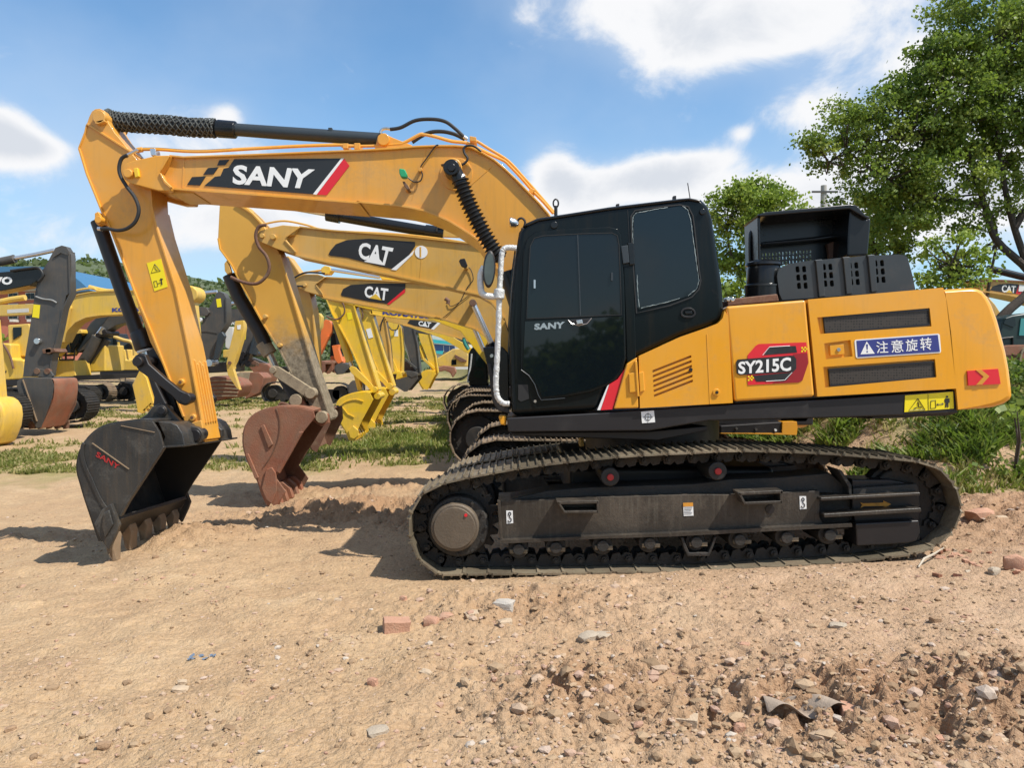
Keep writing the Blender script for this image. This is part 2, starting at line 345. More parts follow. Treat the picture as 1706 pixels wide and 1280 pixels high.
# ---------------- the ground ----------------
def hash2(ix, iy, seed):
    h = (ix.astype(np.int64) * 374761393 + iy.astype(np.int64) * 668265263 + seed * 974634777) & 0x7fffffff
    h = ((h ^ (h >> 13)) * 1274126177) & 0x7fffffff
    return ((h ^ (h >> 16)) & 0xffff) / 65535.0
def vnoise(x, y, seed=0):
    ix, iy = np.floor(x), np.floor(y); fx, fy = x - ix, y - iy; u = fx * fx * fx * (fx * (fx * 6 - 15) + 10); v = fy * fy * fy * (fy * (fy * 6 - 15) + 10)
    def g(dx, dy):
        a = hash2(ix + dx, iy + dy, seed) * 2 * np.pi; return np.cos(a) * (fx - dx) + np.sin(a) * (fy - dy)
    return ((g(0, 0) * (1 - u) + g(1, 0) * u) * (1 - v) + (g(0, 1) * (1 - u) + g(1, 1) * u) * v) * 1.4
def fbm(x, y, oct=5, seed=0, gain=.5):
    s, a = 0, 1.0
    for i in range(oct): s = s + a * vnoise(x * 2 ** i, y * 2 ** i, seed + i); a *= gain
    return s
def ss(a, b, x):
    t_ = np.clip((x - a) / (b - a), 0, 1); return t_ * t_ * (3 - 2 * t_)
def bump(x, y, cx, cy, rx, ry): return np.exp(-(((x - cx) / rx) ** 2 + ((y - cy) / ry) ** 2))
def gz0(x, y):
    x = np.asarray(x, float); y = np.asarray(y, float)
    z = .045 * np.clip(x, -5, 5) * ss(26, 14, y)
    z = z + np.interp(y, [-50, 5.5, 6.4, 7.5, 8.7, 10, 12, 16, 24, 400], [0, 0, -.02, -.05, -.13, -.18, -.15, 0, .02, .02])
    bank = ss(3.9, 6.2, x + .15 * (y - 9)) * ss(7.6, 11.5, y)
    z = z + bank * 1.25 + .5 * ss(12, 20, y) * ss(4, 9, x)
    return z
def rough_mask(x, y):
    r = .5 * bump(x, y, -3.1, 7.5, .5, .5) + 1.0 * bump(x, y, -1.9, 9.0, 1.5, .9) + .5 * bump(x, y, -4.6, 8.2, 1.6, .5) + .5 * bump(x, y, -2.2, 11.0, 2.2, .5) + .7 * bump(x, y, -.75, 8.0, .5, .5) + 1.0 * bump(x, y, 1.9, 3.30, 1.3, .42) + .45 * bump(x, y, .6, 3.9, .8, .35) + .5 * bump(x, y, .2, 3.5, .35, .25) + .8 * bump(x, y, 4.9, 6.6, 1.3, 1.2) + .45 * bump(x, y, .1, 4.9, .9, .35)
    return r
def gz(x, y, detail=True):
    x = np.asarray(x, float); y = np.asarray(y, float); z = gz0(x, y)
    z = z + .16 * bump(x, y, -1.75, 8.9, .75, .38) + .06 * bump(x, y, -1.2, 9.8, .5, .3) + .08 * bump(x, y, -2.6, 9.5, .4, .5) + .05 * bump(x, y, -.85, 8.5, .35, .35) + .05 * bump(x, y, 2.0, 3.35, .9, .28) + .13 * bump(x, y, 5.2, 7.0, .9, .9) + .05 * bump(x, y, .25, 3.55, .3, .18) + .03 * bump(x, y, .05, 5.05, .7, .22)
    z = z + (.030 * fbm(x * .8, y * .8, 3, 3) + .022 * fbm(x * 1.7 + 3, y * 2.6, 3, 8) * ss(12, 6, y)) * (1 - .85 * np.exp(-((x - 1.25) / 2.7) ** 6 - ((y - 6.1) / .8) ** 4))
    z = z - .055 * np.exp(-((x - 1.25) / 2.6) ** 6 - ((y - 6.2) / .75) ** 4) + .135 * bump(x, y, -3.15, 7.4, .55, .6)
    if detail:
        r = rough_mask(x, y); near = ss(40, 10, y); keep = 1 - .8 * np.exp(-((x - 1.25) / 2.6) ** 6 - ((y - 6.2) / .7) ** 4)
        a = fbm(x * 3.1, y * 3.1, 5, 11, .55); rid = 1 - np.abs(fbm(x * 5.5, y * 5.5, 4, 23, .55)) * 2
        rut = np.maximum(0, fbm(x * 2.2 + 5, y * 4.5, 4, 61, .55) - .05)
        z = z + near * (.016 * a + .020 * rut + r * (.085 * rid + .060 * a)) * keep
        z = z + near * (.010 + .026 * r) * np.maximum(0, fbm(x * 15, y * 15, 4, 31, .65)) * keep + near * .0022 * fbm(x * 60, y * 60, 3, 51, .6)
        z = z + ss(10, 16, y) * .02 * fbm(x * 2, y * 2, 4, 9)
    return z
def gzs(x, y): return float(gz(np.array([x]), np.array([y]), False)[0])
def veg_mask(x, y):
    n = fbm(x * .7, y * .7, 4, 77); n2 = fbm(x * 3, y * 3, 3, 78)
    v = np.clip(.8 * bump(x, y, -1.8, 15.6, 2.6, 1.7) + .8 * bump(x, y, -1.0, 19.0, 3.5, 3) + .6 * bump(x, y, -9.2, 14.2, 3.6, 1.6) + .35 * ss(16, 28, y), 0, 1)
    v = np.maximum(v, ss(4.2, 6.0, x + .2 * (y - 9)) * ss(8.0, 9.4, y + .2 * x))
    v = v * (1 - .85 * bump(x, y, -2.0, 19.5, 6, .9)) * (1 - .6 * bump(x, y, -8, 18, 6, 1.2))
    v = v * (1 - .95 * bump(x, y, 5.9, 9.2, .8, .6)) * (1 - .7 * bump(x, y, 5.0, 10.8, .5, .4))
    return np.clip(v + .6 * n * (v > .04) + .3 * n2 * (v > .04), 0, 1)
def dirt_material():
    m = bpy.data.materials.new('dry_clay_ground'); m.use_nodes = True; t = NT(m.node_tree); t.n.clear()
    pos = t.N('ShaderNodeNewGeometry').outputs['Position']
    a = t.noise(pos, .55, 6, .6); b_ = t.noise(pos, 5, 8, .65); c_ = t.noise(pos, 55, 6, .7)
    vo = t.N('ShaderNodeTexVoronoi', i_Scale=38.0); t.l.new(pos, vo.inputs['Vector'])
    vo2 = t.N('ShaderNodeTexVoronoi', i_Scale=120.0); t.l.new(pos, vo2.inputs['Vector'])
    c = t.mix(t.ramp(a, [(.35, (0, 0, 0)), (.65, (1, 1, 1))]), (.42, .275, .142), (.44, .30, .165))
    sx = t.N('ShaderNodeSeparateXYZ', i_Vector=pos)
    pinkf = t.M('MULTIPLY', t.N('ShaderNodeMapRange', i_0=t.M('ADD', sx.outputs[0], t.M('MULTIPLY', a, 2.0)), i_1=.2, i_2=2.6).outputs[0], .7)
    c = t.mix(pinkf, c, (.42, .272, .188))
    d_ = t.noise(pos, 1.6, 5, .65, .5)
    c = t.mix(t.M('MULTIPLY', t.ramp(d_, [(.44, (0, 0, 0)), (.60, (1, 1, 1))]), .42), c, (.315, .185, .095))
    c = t.mix(t.M('MULTIPLY', t.ramp(d_, [(.30, (1, 1, 1)), (.44, (0, 0, 0))]), .35), c, (.52, .40, .26))
    c = t.mix(t.M('MULTIPLY', t.ramp(b_, [(.42, (1, 1, 1)), (.62, (0, 0, 0))]), .38), c, (.27, .165, .085))
    c = t.mix(t.M('MULTIPLY', t.ramp(c_, [(.3, (0, 0, 0)), (.62, (1, 1, 1))]), .45), c, (.50, .37, .25))
    cell = t.ramp(vo.outputs['Color'], [(0, (.62, .60, .58)), (.5, (1, 1, 1)), (1, (1.25, 1.2, 1.15))])
    c = t.mix(.35, c, cell, 'MULTIPLY')
    at_ = t.N('ShaderNodeAttribute', attribute_name='veg'); rg = t.N('ShaderNodeAttribute', attribute_name='rough')
    c = t.mix(t.M('MULTIPLY', rg.outputs['Fac'], .62), c, (.28, .15, .08))
    gcol = t.mix(t.noise(pos, 2.5, 5, .6), (.15, .15, .045), (.33, .27, .12))
    c = t.mix(at_.outputs['Fac'], c, gcol)
    b = t.N('ShaderNodeBsdfPrincipled', i_Roughness=.95); b.inputs['Specular IOR Level'].default_value = .15; t.l.new(c, b.inputs['Base Color'])
    h = t.M('ADD', t.M('MULTIPLY', c_, .8), t.M('MULTIPLY', t.M('SUBTRACT', 1.0, vo.outputs['Distance']), .7))
    h = t.M('ADD', h, t.M('MULTIPLY', t.M('SUBTRACT', 1.0, vo2.outputs['Distance']), .3))
    bn = t.N('ShaderNodeBump', i_Strength=.75, i_Distance=.018); t.l.new(h, bn.inputs['Height']); t.l.new(bn.outputs[0], b.inputs['Normal'])
    o = t.N('ShaderNodeOutputMaterial'); t.l.new(b.outputs[0], o.inputs[0]); return m
DIRT = dirt_material()
def build_ground():
    ys = np.concatenate([np.linspace(-30, 2.2, 30, endpoint=False), 1 / np.linspace(1 / 2.2, 1 / 24, 620, endpoint=False), np.geomspace(24, 900, 60)])
    u = np.linspace(-1, 1, 701); U, Yg = np.meshgrid(u, ys)
    Wd = np.where(Yg > 24, Yg * 1.6 + 12, 6 + np.maximum(Yg, 0) * 1.86); shape = .30 * U + .70 * np.sign(U) * np.abs(U) ** 4
    X = Wd * shape; Z = gz(X, Yg); nr, nc = X.shape
    verts = np.stack([X, Yg, Z], -1).reshape(-1, 3); idx = np.arange(nr * nc).reshape(nr, nc)
    faces = np.stack([idx[:-1, :-1], idx[:-1, 1:], idx[1:, 1:], idx[1:, :-1]], -1).reshape(-1, 4)
    o = bpy.data.objects.new('ground', npmesh('ground', verts, faces, DIRT, {'veg': veg_mask(X, Yg).ravel(), 'rough': np.clip(rough_mask(X, Yg), 0, 1).ravel()}, True)); C.objects.link(o)
    tag(o, 'dry tan clay yard floor with gravel and patches of grass', kind='structure')
build_ground()
# ---------------- crawler tracks ----------------
def resample(pts, pitch):
    P = [Vector(p) for p in pts]; P.append(P[0]); L = [0]
    for a, b in zip(P, P[1:]): L.append(L[-1] + (b - a).length)
    n = max(8, round(L[-1] / pitch)); out = []; j = 0
    for i in range(n):
        s = L[-1] * i / n
        while L[j + 1] < s: j += 1
        out.append(P[j].lerp(P[j + 1], (s - L[j]) / max(1e-9, L[j + 1] - L[j])))
    return out
def shoe_mesh(w, m, p=.19):
    ms = Mesh(); h = p / 2
    # plate with one lip bent down and the end cut at a slant
    prof = [(-h + .002, 0), (h - .012, 0), (h + .012, -.012), (h + .008, -.026), (h - .014, -.014), (-h + .002, -.014)]
    ms.slabw([(x, .022, z) for x, z in prof], (0, w - .044, 0))
    ms.slabw([(-h + .02, 0, 0), (h - .035, 0, 0), (h - .03, .022, 0), (-h + .004, .022, 0)], (0, 0, -.014))
    ms.slabw([(-h + .02, w, 0), (h - .035, w, 0), (h - .03, w - .022, 0), (-h + .004, w - .022, 0)], (0, 0, -.014))
    for gx, gh in ((-.072, .019), (-.004, .016), (.062, .019)):
        ms.slabw([(gx - .009, .012, 0), (gx + .009, .012, 0), (gx + .005, .012, gh), (gx - .005, .012, gh)], (0, w - .024, 0))
    return ms.data('shoe', m, smooth=0)
def link_mesh(m, w=.6):
    ms = Mesh(); 
    for y in (w / 2 - .11, w / 2 + .07):
        ms.slabw([(-.095, y, -.018), (.095, y, -.018), (.095, y, -.05), (.07, y, -.105), (.02, y, -.115), (0, y, -.09), (-.03, y, -.115), (-.08, y, -.105), (-.095, y, -.05)], (0, .04, 0))
    ms.cyl((-.05, w / 2 - .15, -.07), (-.05, w / 2 + .15, -.07), .026, n=10); ms.cyl((-.05, w / 2 - .152, -.07), (-.05, w / 2 - .17, -.07), .013, n=8)
    return ms.data('chain_link', m, smooth=0)
def bolt_mesh(m):
    return Mesh().cyl((0, 0, 0), (0, -.02, 0), .016, n=6).data('bolt', m, smooth=0)
_cache = {}
def cached(key, f):
    if key not in _cache: _cache[key] = f()
    return _cache[key]
def lay_shoes(parent, path, Y0, w, m, ml, links=True, pitch=.19, close_up=True):
    pts = resample(path, pitch); n = len(pts); cx = sum(p.x for p in pts) / n; cz = sum(p.z for p in pts) / n; org = origin(parent)
    area = sum(pts[i].x * pts[(i + 1) % n].z - pts[(i + 1) % n].x * pts[i].z for i in range(n))
    if area > 0: pts = pts[::-1]                             # run clockwise in x,z: the outside is on the left
    sh = cached(('shoe', w, m.name), lambda: shoe_mesh(w, m)); lk = cached(('link', w, ml.name), lambda: link_mesh(ml, w))
    if close_up:
        for i in range(n):
            a, b = pts[i], pts[(i + 1) % n]; mid = (a + b) / 2; d = b - a; ang = math.atan2(d.z, d.x)
            for nm, me in (('shoe', sh), ('chain_link', lk))[:2 if links else 1]:
                o = bpy.data.objects.new(nm, me); C.objects.link(o); o.parent = parent
                o.location = Vector((mid.x, Y0, mid.z)) - org; o.rotation_euler = (0, -ang, 0)
                s_ = d.length / pitch; o.scale = (s_, 1, 1)
    else:
        ms = Mesh(); vs = [v.co.copy() for v in sh.vertices]; fs = [tuple(p.vertices) for p in sh.polygons]
        for i in range(n):
            a, b = pts[i], pts[(i + 1) % n]; mid = (a + b) / 2; d = b - a; R = Matrix.Rotation(-math.atan2(d.z, d.x), 3, 'Y'); s_ = d.length / pitch
            ms.add([R @ Vector((v.x * s_, v.y, v.z)) + Vector((mid.x, Y0, mid.z)) for v in vs], fs)
        me = ms.data('shoes', m, org, 0, fix=False); o = bpy.data.objects.new('shoes', me); C.objects.link(o); o.parent = parent; o['kind'] = 'stuff'
def stadium(x0, x1, z0, h, sag=.03, nose=.0):
    r = h / 2; pts = []
    for i in range(13):
        a = math.pi / 2 + math.pi * i / 12; pts.append(Vector((x0 + r + r * math.cos(a), 0, z0 + r + r * math.sin(a))))
    for i in range(13):
        a = -math.pi / 2 + math.pi * i / 12; rr = r * .93; pts.append(Vector((x1 - rr + rr * math.cos(a), 0, z0 + rr + .02 + rr * math.sin(a))))
    return pts
def simple_track(root, x0, x1, Y0, w, z0, h, mshoe=None, close_up=True, flip=False, mframe=None):
    """a whole crawler track for a machine further back; drive end at x0 unless flipped"""
    mshoe = mshoe or SHOED; mframe = mframe or INNER
    fr = Mesh(); r = h / 2 - .10; za = z0 + h / 2
    fr.slabw([(x0 + .45, Y0 + .12, z0 + .16), (x1 - .4, Y0 + .12, z0 + .16), (x1 - .4, Y0 + .12, z0 + h * .66), (x0 + .45, Y0 + .12, z0 + h * .70)], (0, w - .24, 0))
    T = part('track', fr, mframe, root, bevel=.015)
    a, b = (x0 + h / 2, x1 - h / 2) if not flip else (x1 - h / 2, x0 + h / 2)
    part('sprocket', Mesh().cyl((a, Y0 + .16, za), (a, Y0 + w - .16, za), r, n=24), mframe, T)
    part('hub', Mesh().cyl((a, Y0 + .03, za), (a, Y0 + .2, za), r * .55, n=20), mframe, T, bevel=.015)
    part('idler', Mesh().cyl((b, Y0 + .12, za - .02), (b, Y0 + w - .12, za - .02), r * .96, n=24), mframe, T, bevel=.03)
    for i in range(6):
        x = x0 + .75 + (x1 - x0 - 1.4) * i / 5
        part('roller', Mesh().cyl((x, Y0 + .1, z0 + .15), (x, Y0 + w - .1, z0 + .15), .09, n=12), mframe, T)
    lay_shoes(T, stadium(x0, x1, z0, h), Y0, w, mshoe, mframe, close_up, close_up=close_up); return T

# ================= the orange excavator in front =================
ROOT = (1.3, 7.2, gzs(1.3, 7.2))
G_EXC = 'excavators parked in the yard'
R = thing('excavator', ROOT, 'big orange and black excavator in front with black cab and raised engine hood', 'excavator', G_EXC)
YN = 5.75                                                  # outer face of the near track
near_loop = (q(6, '240,1025 178,980 115,935 86,858 60,780 68,690 95,620 128,572 165,532 240,500 340,476 440,455 600,426 750,400 880,384 1030,366 1170,352 1300,340 1500,328 1700,320') +
             q(7, '300,284 500,288 700,293 850,302 960,311 1090,322 1200,330 1300,342 1400,368 1470,436 1520,505 1535,620 1500,695 1452,765 1400,798 1330,828 1240,846 1140,858 970,878 800,893 600,903 450,914 300,923 150,932 0,938') + q(6, '1400,1008 1250,1014 1100,1017 900,1019 650,1021 430,1023'))
path = [at(x, y, YN) for x, y in near_loop]; path = [Vector((p.x, 0, p.z)) for p in path]
for side, (Y0, dz) in enumerate(((YN, 0.0), (8.13, -.20))):
    fr = Mesh(); k = Y0 - YN
    def S(pts, a, b, ms=None):
        ms = ms or Mesh(); w = [at(x, y, YN + (a if side == 0 else .0)) for x, y in pts]
        return ms.slabw([(p.x, Y0 + a, p.z + dz) for p in w], (0, b - a, 0))
    def cyl(px, py, a, b, r, n=28, ms=None):
        p = at(px, py, YN); return (ms or Mesh()).cyl((p.x, Y0 + a, p.z + dz), (p.x, Y0 + b, p.z + dz), r, n=n)
    box = q(6, '580,601 1150,575 1706,560') + q(7, '300,520 775,500') + q(7, '775,545 775,640 800,690 960,684') + q(7, '500,712 0,741') + q(6, '1150,813 590,841')
    T = part('track', S(box, .10, .50), FRAME, R, bevel=.012, label='near crawler track' if side == 0 else None)
    # flanges, sloped top, ribs
    part('frame_flange', S(q(6, '578,822 1160,796 1706,776') + q(7, '0,722 500,694 945,672 948,690 500,714 0,741') + q(6, '1160,812 590,842'), .04, .11), FRAME, T, bevel=.006)
    part('end_plate', S(q(6, '574,598 592,596 606,838 592,842'), .05, .12), FRAME, T, bevel=.004)
    part('top_plate', S(q(6, '610,596 860,540 1100,520 1706,500') + q(7, '300,440 560,430 830,405 905,470 940,520 780,512 0,528') + q(6, '1150,574'), .18, .46), INNER, T, bevel=.01)
    part('rear_bracket', Mesh().add([], []) if False else S(q(7, '868,385 893,392 945,470 945,522 930,522 925,478'), .08, .3), INNER, T, bevel=.006)
    for pts in ('912,600 1148,595 1150,612 925,618', '1140,596 1152,596 1152,665 1140,665', '912,600 925,600 968,668 955,668', '955,655 1150,652 1150,668 960,668'):
        part('step', S(q(6, pts), -.045, .1), FRAME, T, bevel=.004)
    for pts in ('345,508 582,497 582,514 350,524', '568,500 582,500 582,566 568,566', '345,508 358,508 392,572 378,572', '378,560 580,552 580,568 384,574'):
        part('step', S(q(7, pts), -.045, .1), FRAME, T, bevel=.004)
    o = part('frame_hole', cyl(1290, 853, .09, .12, .034), RAIL, T)
    for pts in ('782,536 1305,508 1305,524 782,553', '797,622 1310,590 1312,612 800,642'):
        part('guide_rail', S(q(7, pts), .03, .16), FRAME, T, bevel=.006)
    part('idler_guard', S(q(7, '965,672 1300,655 1308,720 1285,765 1240,776 1060,788 972,792'), .07, .3), RAIL, T, bevel=.012)
    part('idler_yoke', S(q(7, '945,440 1150,440 1300,470 1305,510 1310,600 1300,660 965,680 948,600'), .16, .40), RAIL, T, bevel=.012)
    part('yoke_recess', S(q(7, '772,540 950,528 955,700 778,705'), .2, .4), INNER, T)
    part('yoke_top', S(q(7, '950,487 1290,462 1305,508 950,526'), .10, .2), INNER, T, bevel=.01)
    part('idler', cyl(1533, 843, .22, .47, .27, 40), INNER, T, bevel=.03)
    part('idler_rim', cyl(1533, 843, .27, .38, .305, 40), INNER, T, bevel=.01)
    # sprocket and its drive hub
    sp = Mesh(); c = at(757, 881, YN); n = 21; ring = []
    for i in range(n * 4):
        a = 2 * math.pi * i / (n * 4); rr = .335 if i % 4 in (0, 1) else .285; ring.append((c.x + rr * math.cos(a), Y0 + .24, c.z + dz + rr * math.sin(a)))
    part('sprocket', sp.slabw(ring, (0, .08, 0)), INNER, T)
    part('hub_flange', cyl(762, 883, .10, .3, .235, 36), INNER, T, bevel=.02)
    hb = part('drive_hub', cyl(757, 881, .02, .24, .183, 40), HUBM, T, bevel=.016, seg=3)
    part('hub_cover', cyl(757, 881, .004, .03, .158, 40), HUBM, hb, bevel=.006)
    for i in range(12):
        a = 2 * math.pi * i / 12; p = at(762, 883, YN)
        part('bolt', Mesh().cyl((p.x + .212 * math.cos(a), Y0 + .085, p.z + dz + .212 * math.sin(a)), (p.x + .212 * math.cos(a), Y0 + .11, p.z + dz + .212 * math.sin(a)), .012, n=6), INNER, hb)
    p = at(776, 859, YN); part('oil_plug', Mesh().cyl((p.x, Y0 - .004, p.z + dz), (p.x, Y0 + .02, p.z + dz), .012, n=10), RED, hb)
    for px, py in ((1019, 796), (1200.7, 786)):
        cr = part('carrier_roller', cyl(px, py + 2, .08, .5, .072, 24), RUBBER, T, bevel=.012)
        part('roller_cap', cyl(px, py + 2, .06, .085, .026, 16), DIRTREDV, cr, bevel=.006); part('roller_bracket', cyl(px, py + 12, .30, .45, .05, 12), INNER, cr)
    for i, (px, py) in enumerate(((864, 920), (927, 917), (1006, 914), (1085, 910), (1164, 908), (1237, 904), (1316, 900), (1389, 896))):
        rl = part('bottom_roller', cyl(px, py, .10, .50, .078, 24), INNER, T, bevel=.012)
        part('roller_cap', cyl(px, py, .055, .11, .045, 18), INNER, rl, bevel=.008)
        part('roller_clip', S([(px - 15, py - 4), (px + 15, py - 4), (px + 15, py + 3), (px - 15, py + 3)], .07, .1), SHOE, rl, bevel=.004)
    part('chain_guard', S(q(7, '45,745 60,800 80,845 195,845 215,800 235,745 222,742 205,790 188,826 90,826 75,790 60,745'), .06, .12), INNER, T, bevel=.006)
    lay_shoes(T, [p + Vector((0, 0, dz)) for p in path], Y0, .6, SHOE, INNER)
    if side == 0:
        def stick(nm, pts, m, t_=.0025, y=.0985, par=T): return part(nm, S(pts, y - t_, y), m, par)
        for ox, oy, z in ((645, 690, 6), (688, 563, 7)):
            s = 3.412 / ZM[z][2]; k_ = 1 / s
            cx0, cy0 = q(z, f'{ox},{oy}')[0]
            st = stick('hook_sticker', [(cx0 - 5.8, cy0 - 11), (cx0 + 5.2, cy0 - 11), (cx0 + 6, cy0 + 10), (cx0 - 5, cy0 + 11)], WHITE)
            P = lambda a, b: at(cx0 + a, cy0 + b, YN + .095)
            hk = Mesh().tube([P(2.2 * math.cos(u), -5.5 + 2.6 * math.sin(u)) for u in [i * math.pi / 6 for i in range(13)]], .0035, 6)
            hk.tube(bez([P(0, -2.6), P(0, 0), P(2.6, 3), P(2, 7), P(-1.2, 7.8), P(-2.6, 5.2)], 4), .0035, 6); part('hook_symbol', hk, BLKV, st)
        st = stick('warning_sticker', [(1138, 838.5), (1154.5, 837.8), (1155.5, 859.6), (1139.3, 860.4)], WHITE)
        stick('sticker_header', [(1138, 838.5), (1154.5, 837.8), (1154.8, 844), (1138.3, 844.6)], ORV, y=.0955, par=st)
        for i in range(5): stick('print_line', [(1140, 847 + i * 2.5), (1153 - (i % 3), 846.6 + i * 2.5), (1153 - (i % 3), 847.3 + i * 2.5), (1140, 847.7 + i * 2.5)], CHAR, t_=.001, y=.0955, par=st)
        ar = q(7, '988,560 1005,566 1112,562 1112,552 1152,570 1116,590 1114,580 1008,581 992,590 1000,574')
        part('arrow_mark', S(ar, .154, .159), ORV, T)

# ---------- swing ring and chassis ----------
def sl(nm, pts, Y0, Y1, m, par=R, bevel=0.0, seg=2, k=KZ, **kw): return part(nm, Mesh().slab(pts, Y0, Y1, k), m, par, bevel, seg, **kw)
c = at(1085, 720, 7.24)
part('swing_ring', Mesh().cyl((c.x, 7.24, 0.62), (c.x, 7.24, 1.13), .62, n=40), RAIL, R, bevel=.01)
part('car_body', Mesh().box(c.x - .85, c.x + .85, 6.3, 8.15, .42, .72), RAIL, R, bevel=.05)
sl('chassis', q(4, '190,1150 600,1128 1200,1090') + [(1400, 664), (1593, 650)] + [(1596, 684)] + q(5, '1300,1183 700,1205 0,1222') + q(4, '900,1215 200,1222'), 5.93, 8.55, RAIL, bevel=.012)
sl('chassis_skirt', q(4, '205,1222 900,1216 1190,1190 1185,1214 940,1262 220,1238'), 6.05, 8.4, RAIL, bevel=.01)
sl('chassis_lug', q(5, '850,1198 1282,1176 1278,1190 1220,1196 1100,1200 1040,1206 850,1212'), 5.98, 6.4, RAIL, bevel=.01)
sl('corner_bracket', q(4, '150,1140 188,1140 188,1188 160,1184'), 6.0, 6.5, ORANGE2, bevel=.01)
sl('swing_valve', q(6, '1045,215 1065,215 1070,290 1045,290'), 6.6, 6.75, CATY, bevel=.01)
st = sl('target_sticker', q(4, '857,1120 921,1114 927,1172 862,1177'), 5.926, 5.929, WHITE, k=0)
cc = q(4, '892,1146')[0]; P = lambda a, b: at(cc[0] + a, cc[1] + b, 5.924)
tm = Mesh().tube([P(5.2 * math.cos(i * math.pi / 12), 5.2 * math.sin(i * math.pi / 12)) for i in range(25)], .002, 5)
for a, b, c_, d in ((-8, 0, 8, 0), (0, -8, 0, 8)): tm.tube([P(a, b), P(c_, d)], .0016, 5)
part('target_symbol', tm, BLKV, st)
ys = sl('warning_plate', q(5, '1024,1090 1273,1070 1277,1158 1020,1177'), 5.924, 5.928, YELV, k=0)
def line(ms, z, s, Y, r, closed=False):
    pts = [at(x, y, Y) for x, y in q(z, s)]
    if closed: pts.append(pts[0])
    return ms.tube(pts, r, 5)
pic = Mesh(); line(pic, 5, '1090,1106 1044,1168 1128,1164', 5.922, .003, True); line(pic, 5, '1090,1125 1096,1150 1110,1152', 5.922, .004); line(pic, 5, '1070,1158 1085,1152', 5.922, .004)
line(pic, 5, '1158,1118 1182,1114 1184,1154 1156,1158', 5.922, .002, True); line(pic, 5, '1190,1137 1222,1134', 5.922, .0025); pic.add([at(x, y, 5.922) for x, y in q(5, '1186,1137 1196,1130 1196,1144 1226,1134 1216,1127 1216,1141')], [(0, 1, 2), (3, 4, 5)])
pic.add([at(x, y, 5.9215) for x, y in q(5, '1236,1092 1248,1092 1248,1102 1236,1102 1231,1106 1254,1104 1256,1126 1250,1128 1250,1152 1243,1153 1242,1130 1238,1153 1232,1153 1233,1128 1228,1122')], [(0, 1, 2, 3), (4, 5, 6, 7, 8, 9, 10, 11, 12, 13, 14)])
line(pic, 5, '1143,1082 1146,1166', 5.922, .0015)
part('warning_pictogram', pic, BLKV, ys)
# ---------- body panels ----------
YB = 5.90
core = sl('engine_bay', [(1214, 527), (1340, 517), (1570, 497), (1590, 650), (1223, 673)], YB + .06, 8.45, CHAR, bevel=.02)
A = sl('side_door', q(4, '846,843 1052,748 1182,703 1240,680 1262,655 1272,618 1290,645 1312,1076 852,1102'), YB, YB + .3, ORANGE2, bevel=.014, seg=3)
louv = Mesh()
for i in range(6):
    y = i * 24.5; louv.slab(q(4, f'{920 + i*1.5},{918 + y - 4} {1114 + i*1.5},{840 + y - 2} {1114 + i*1.5},{852 + y - 2} {920 + i*1.5},{930 + y - 4}'), YB - .05, YB + .035)
cut(A, louv)
sl('louver_backing', q(4, '905,900 1130,815 1132,980 915,1060'), YB + .04, YB + .045, ORANGE2, A)
sl('door_skin_line', q(4, '1181,735 1186,735 1202,1082 1197,1082'), YB - .003, YB + .01, ORANGE2, A, bevel=.002)
sl('lower_front_panel', q(4, '722,1106 768,945 786,882 838,848 846,1102'), YB + .004, YB + .3, ORANGE2, bevel=.012, seg=3)
sl('stripe_white', q(4, '640,1112 690,992 700,984 655,1112'), 5.927, 5.945, WHITE, k=0)
sl('stripe_red', q(4, '657,1112 700,984 742,958 778,905 764,950 716,1108'), 5.924, 5.945, RED, k=0)
h = sl('hinge', q(4, '826,868 838,868 850,1045 838,1045'), YB - .02, YB + .01, ORANGE2, bevel=.005)
sl('hinge_leaf', q(4, '796,930 832,922 838,1022 800,1026'), YB - .012, YB + .006, ORANGE2, h, bevel=.006); sl('hinge_leaf', q(4, '846,926 870,920 876,1016 852,1024'), YB - .014, YB + .006, ORANGE2, h, bevel=.006)
lk = part('door_lock', Mesh().ycyl(1194, 654, YB - .012, YB + .01, 6, 20), ORANGE2, A, bevel=.004); part('keyhole', Mesh().ycyl(1194.5, 654, YB - .016, YB, 2.6, 12), RAIL, lk)
part('latch_bolt', Mesh().ycyl(1151, 616, YB - .006, YB + .01, 3, 14), RAIL, A)
B = sl('middle_door', q(5, '93,625 509,591 555,1096 138,1121'), YB, YB + .35, ORANGE2, bevel=.022, seg=3)
Cp = sl('rear_door', q(5, '518,590 1222,528 1240,600 1262,760 1289,1054 568,1096'), YB, YB + .35, ORANGE2, bevel=.016, seg=3)
for o in (Cp,):
    cutm = Mesh()
    for s in ('580,682 1170,632 1180,728 596,768', '612,942 1198,900 1206,996 622,1050', '617,818 755,800 766,886 626,902'): cutm.slab(q(5, s), YB - .05, YB + .028)
    cut(o, cutm)
# recess bevel frames, grilles
for i, (s, g) in enumerate((('600,685 1145,643 1152,720 610,766', '1'), ('627,956 1172,915 1179,998 635,1038', '2'))):
    pts = q(5, s); fr = part('grille_frame', Mesh().ribbon(pts, 3.0, YB + .004, YB + .03, True), RAIL, Cp)
    sl('grille', pts, YB + .012, YB + .03, GRILLE, fr, k=0)
sl('recess_floor', q(5, '575,625 1190,575 1235,1060 600,1085'), YB + .026, YB + .034, ORANGE2, Cp, k=0)
la = sl('latch', q(5, '631,828 705,822 709,876 636,882'), YB + .008, YB + .03, ORANGE2, Cp, bevel=.004, k=0); part('latch_lock', Mesh().ycyl(q(5, '679,851')[0][0], q(5, '679,851')[0][1], YB, YB + .02, 3.2, 14), CHROME, la)
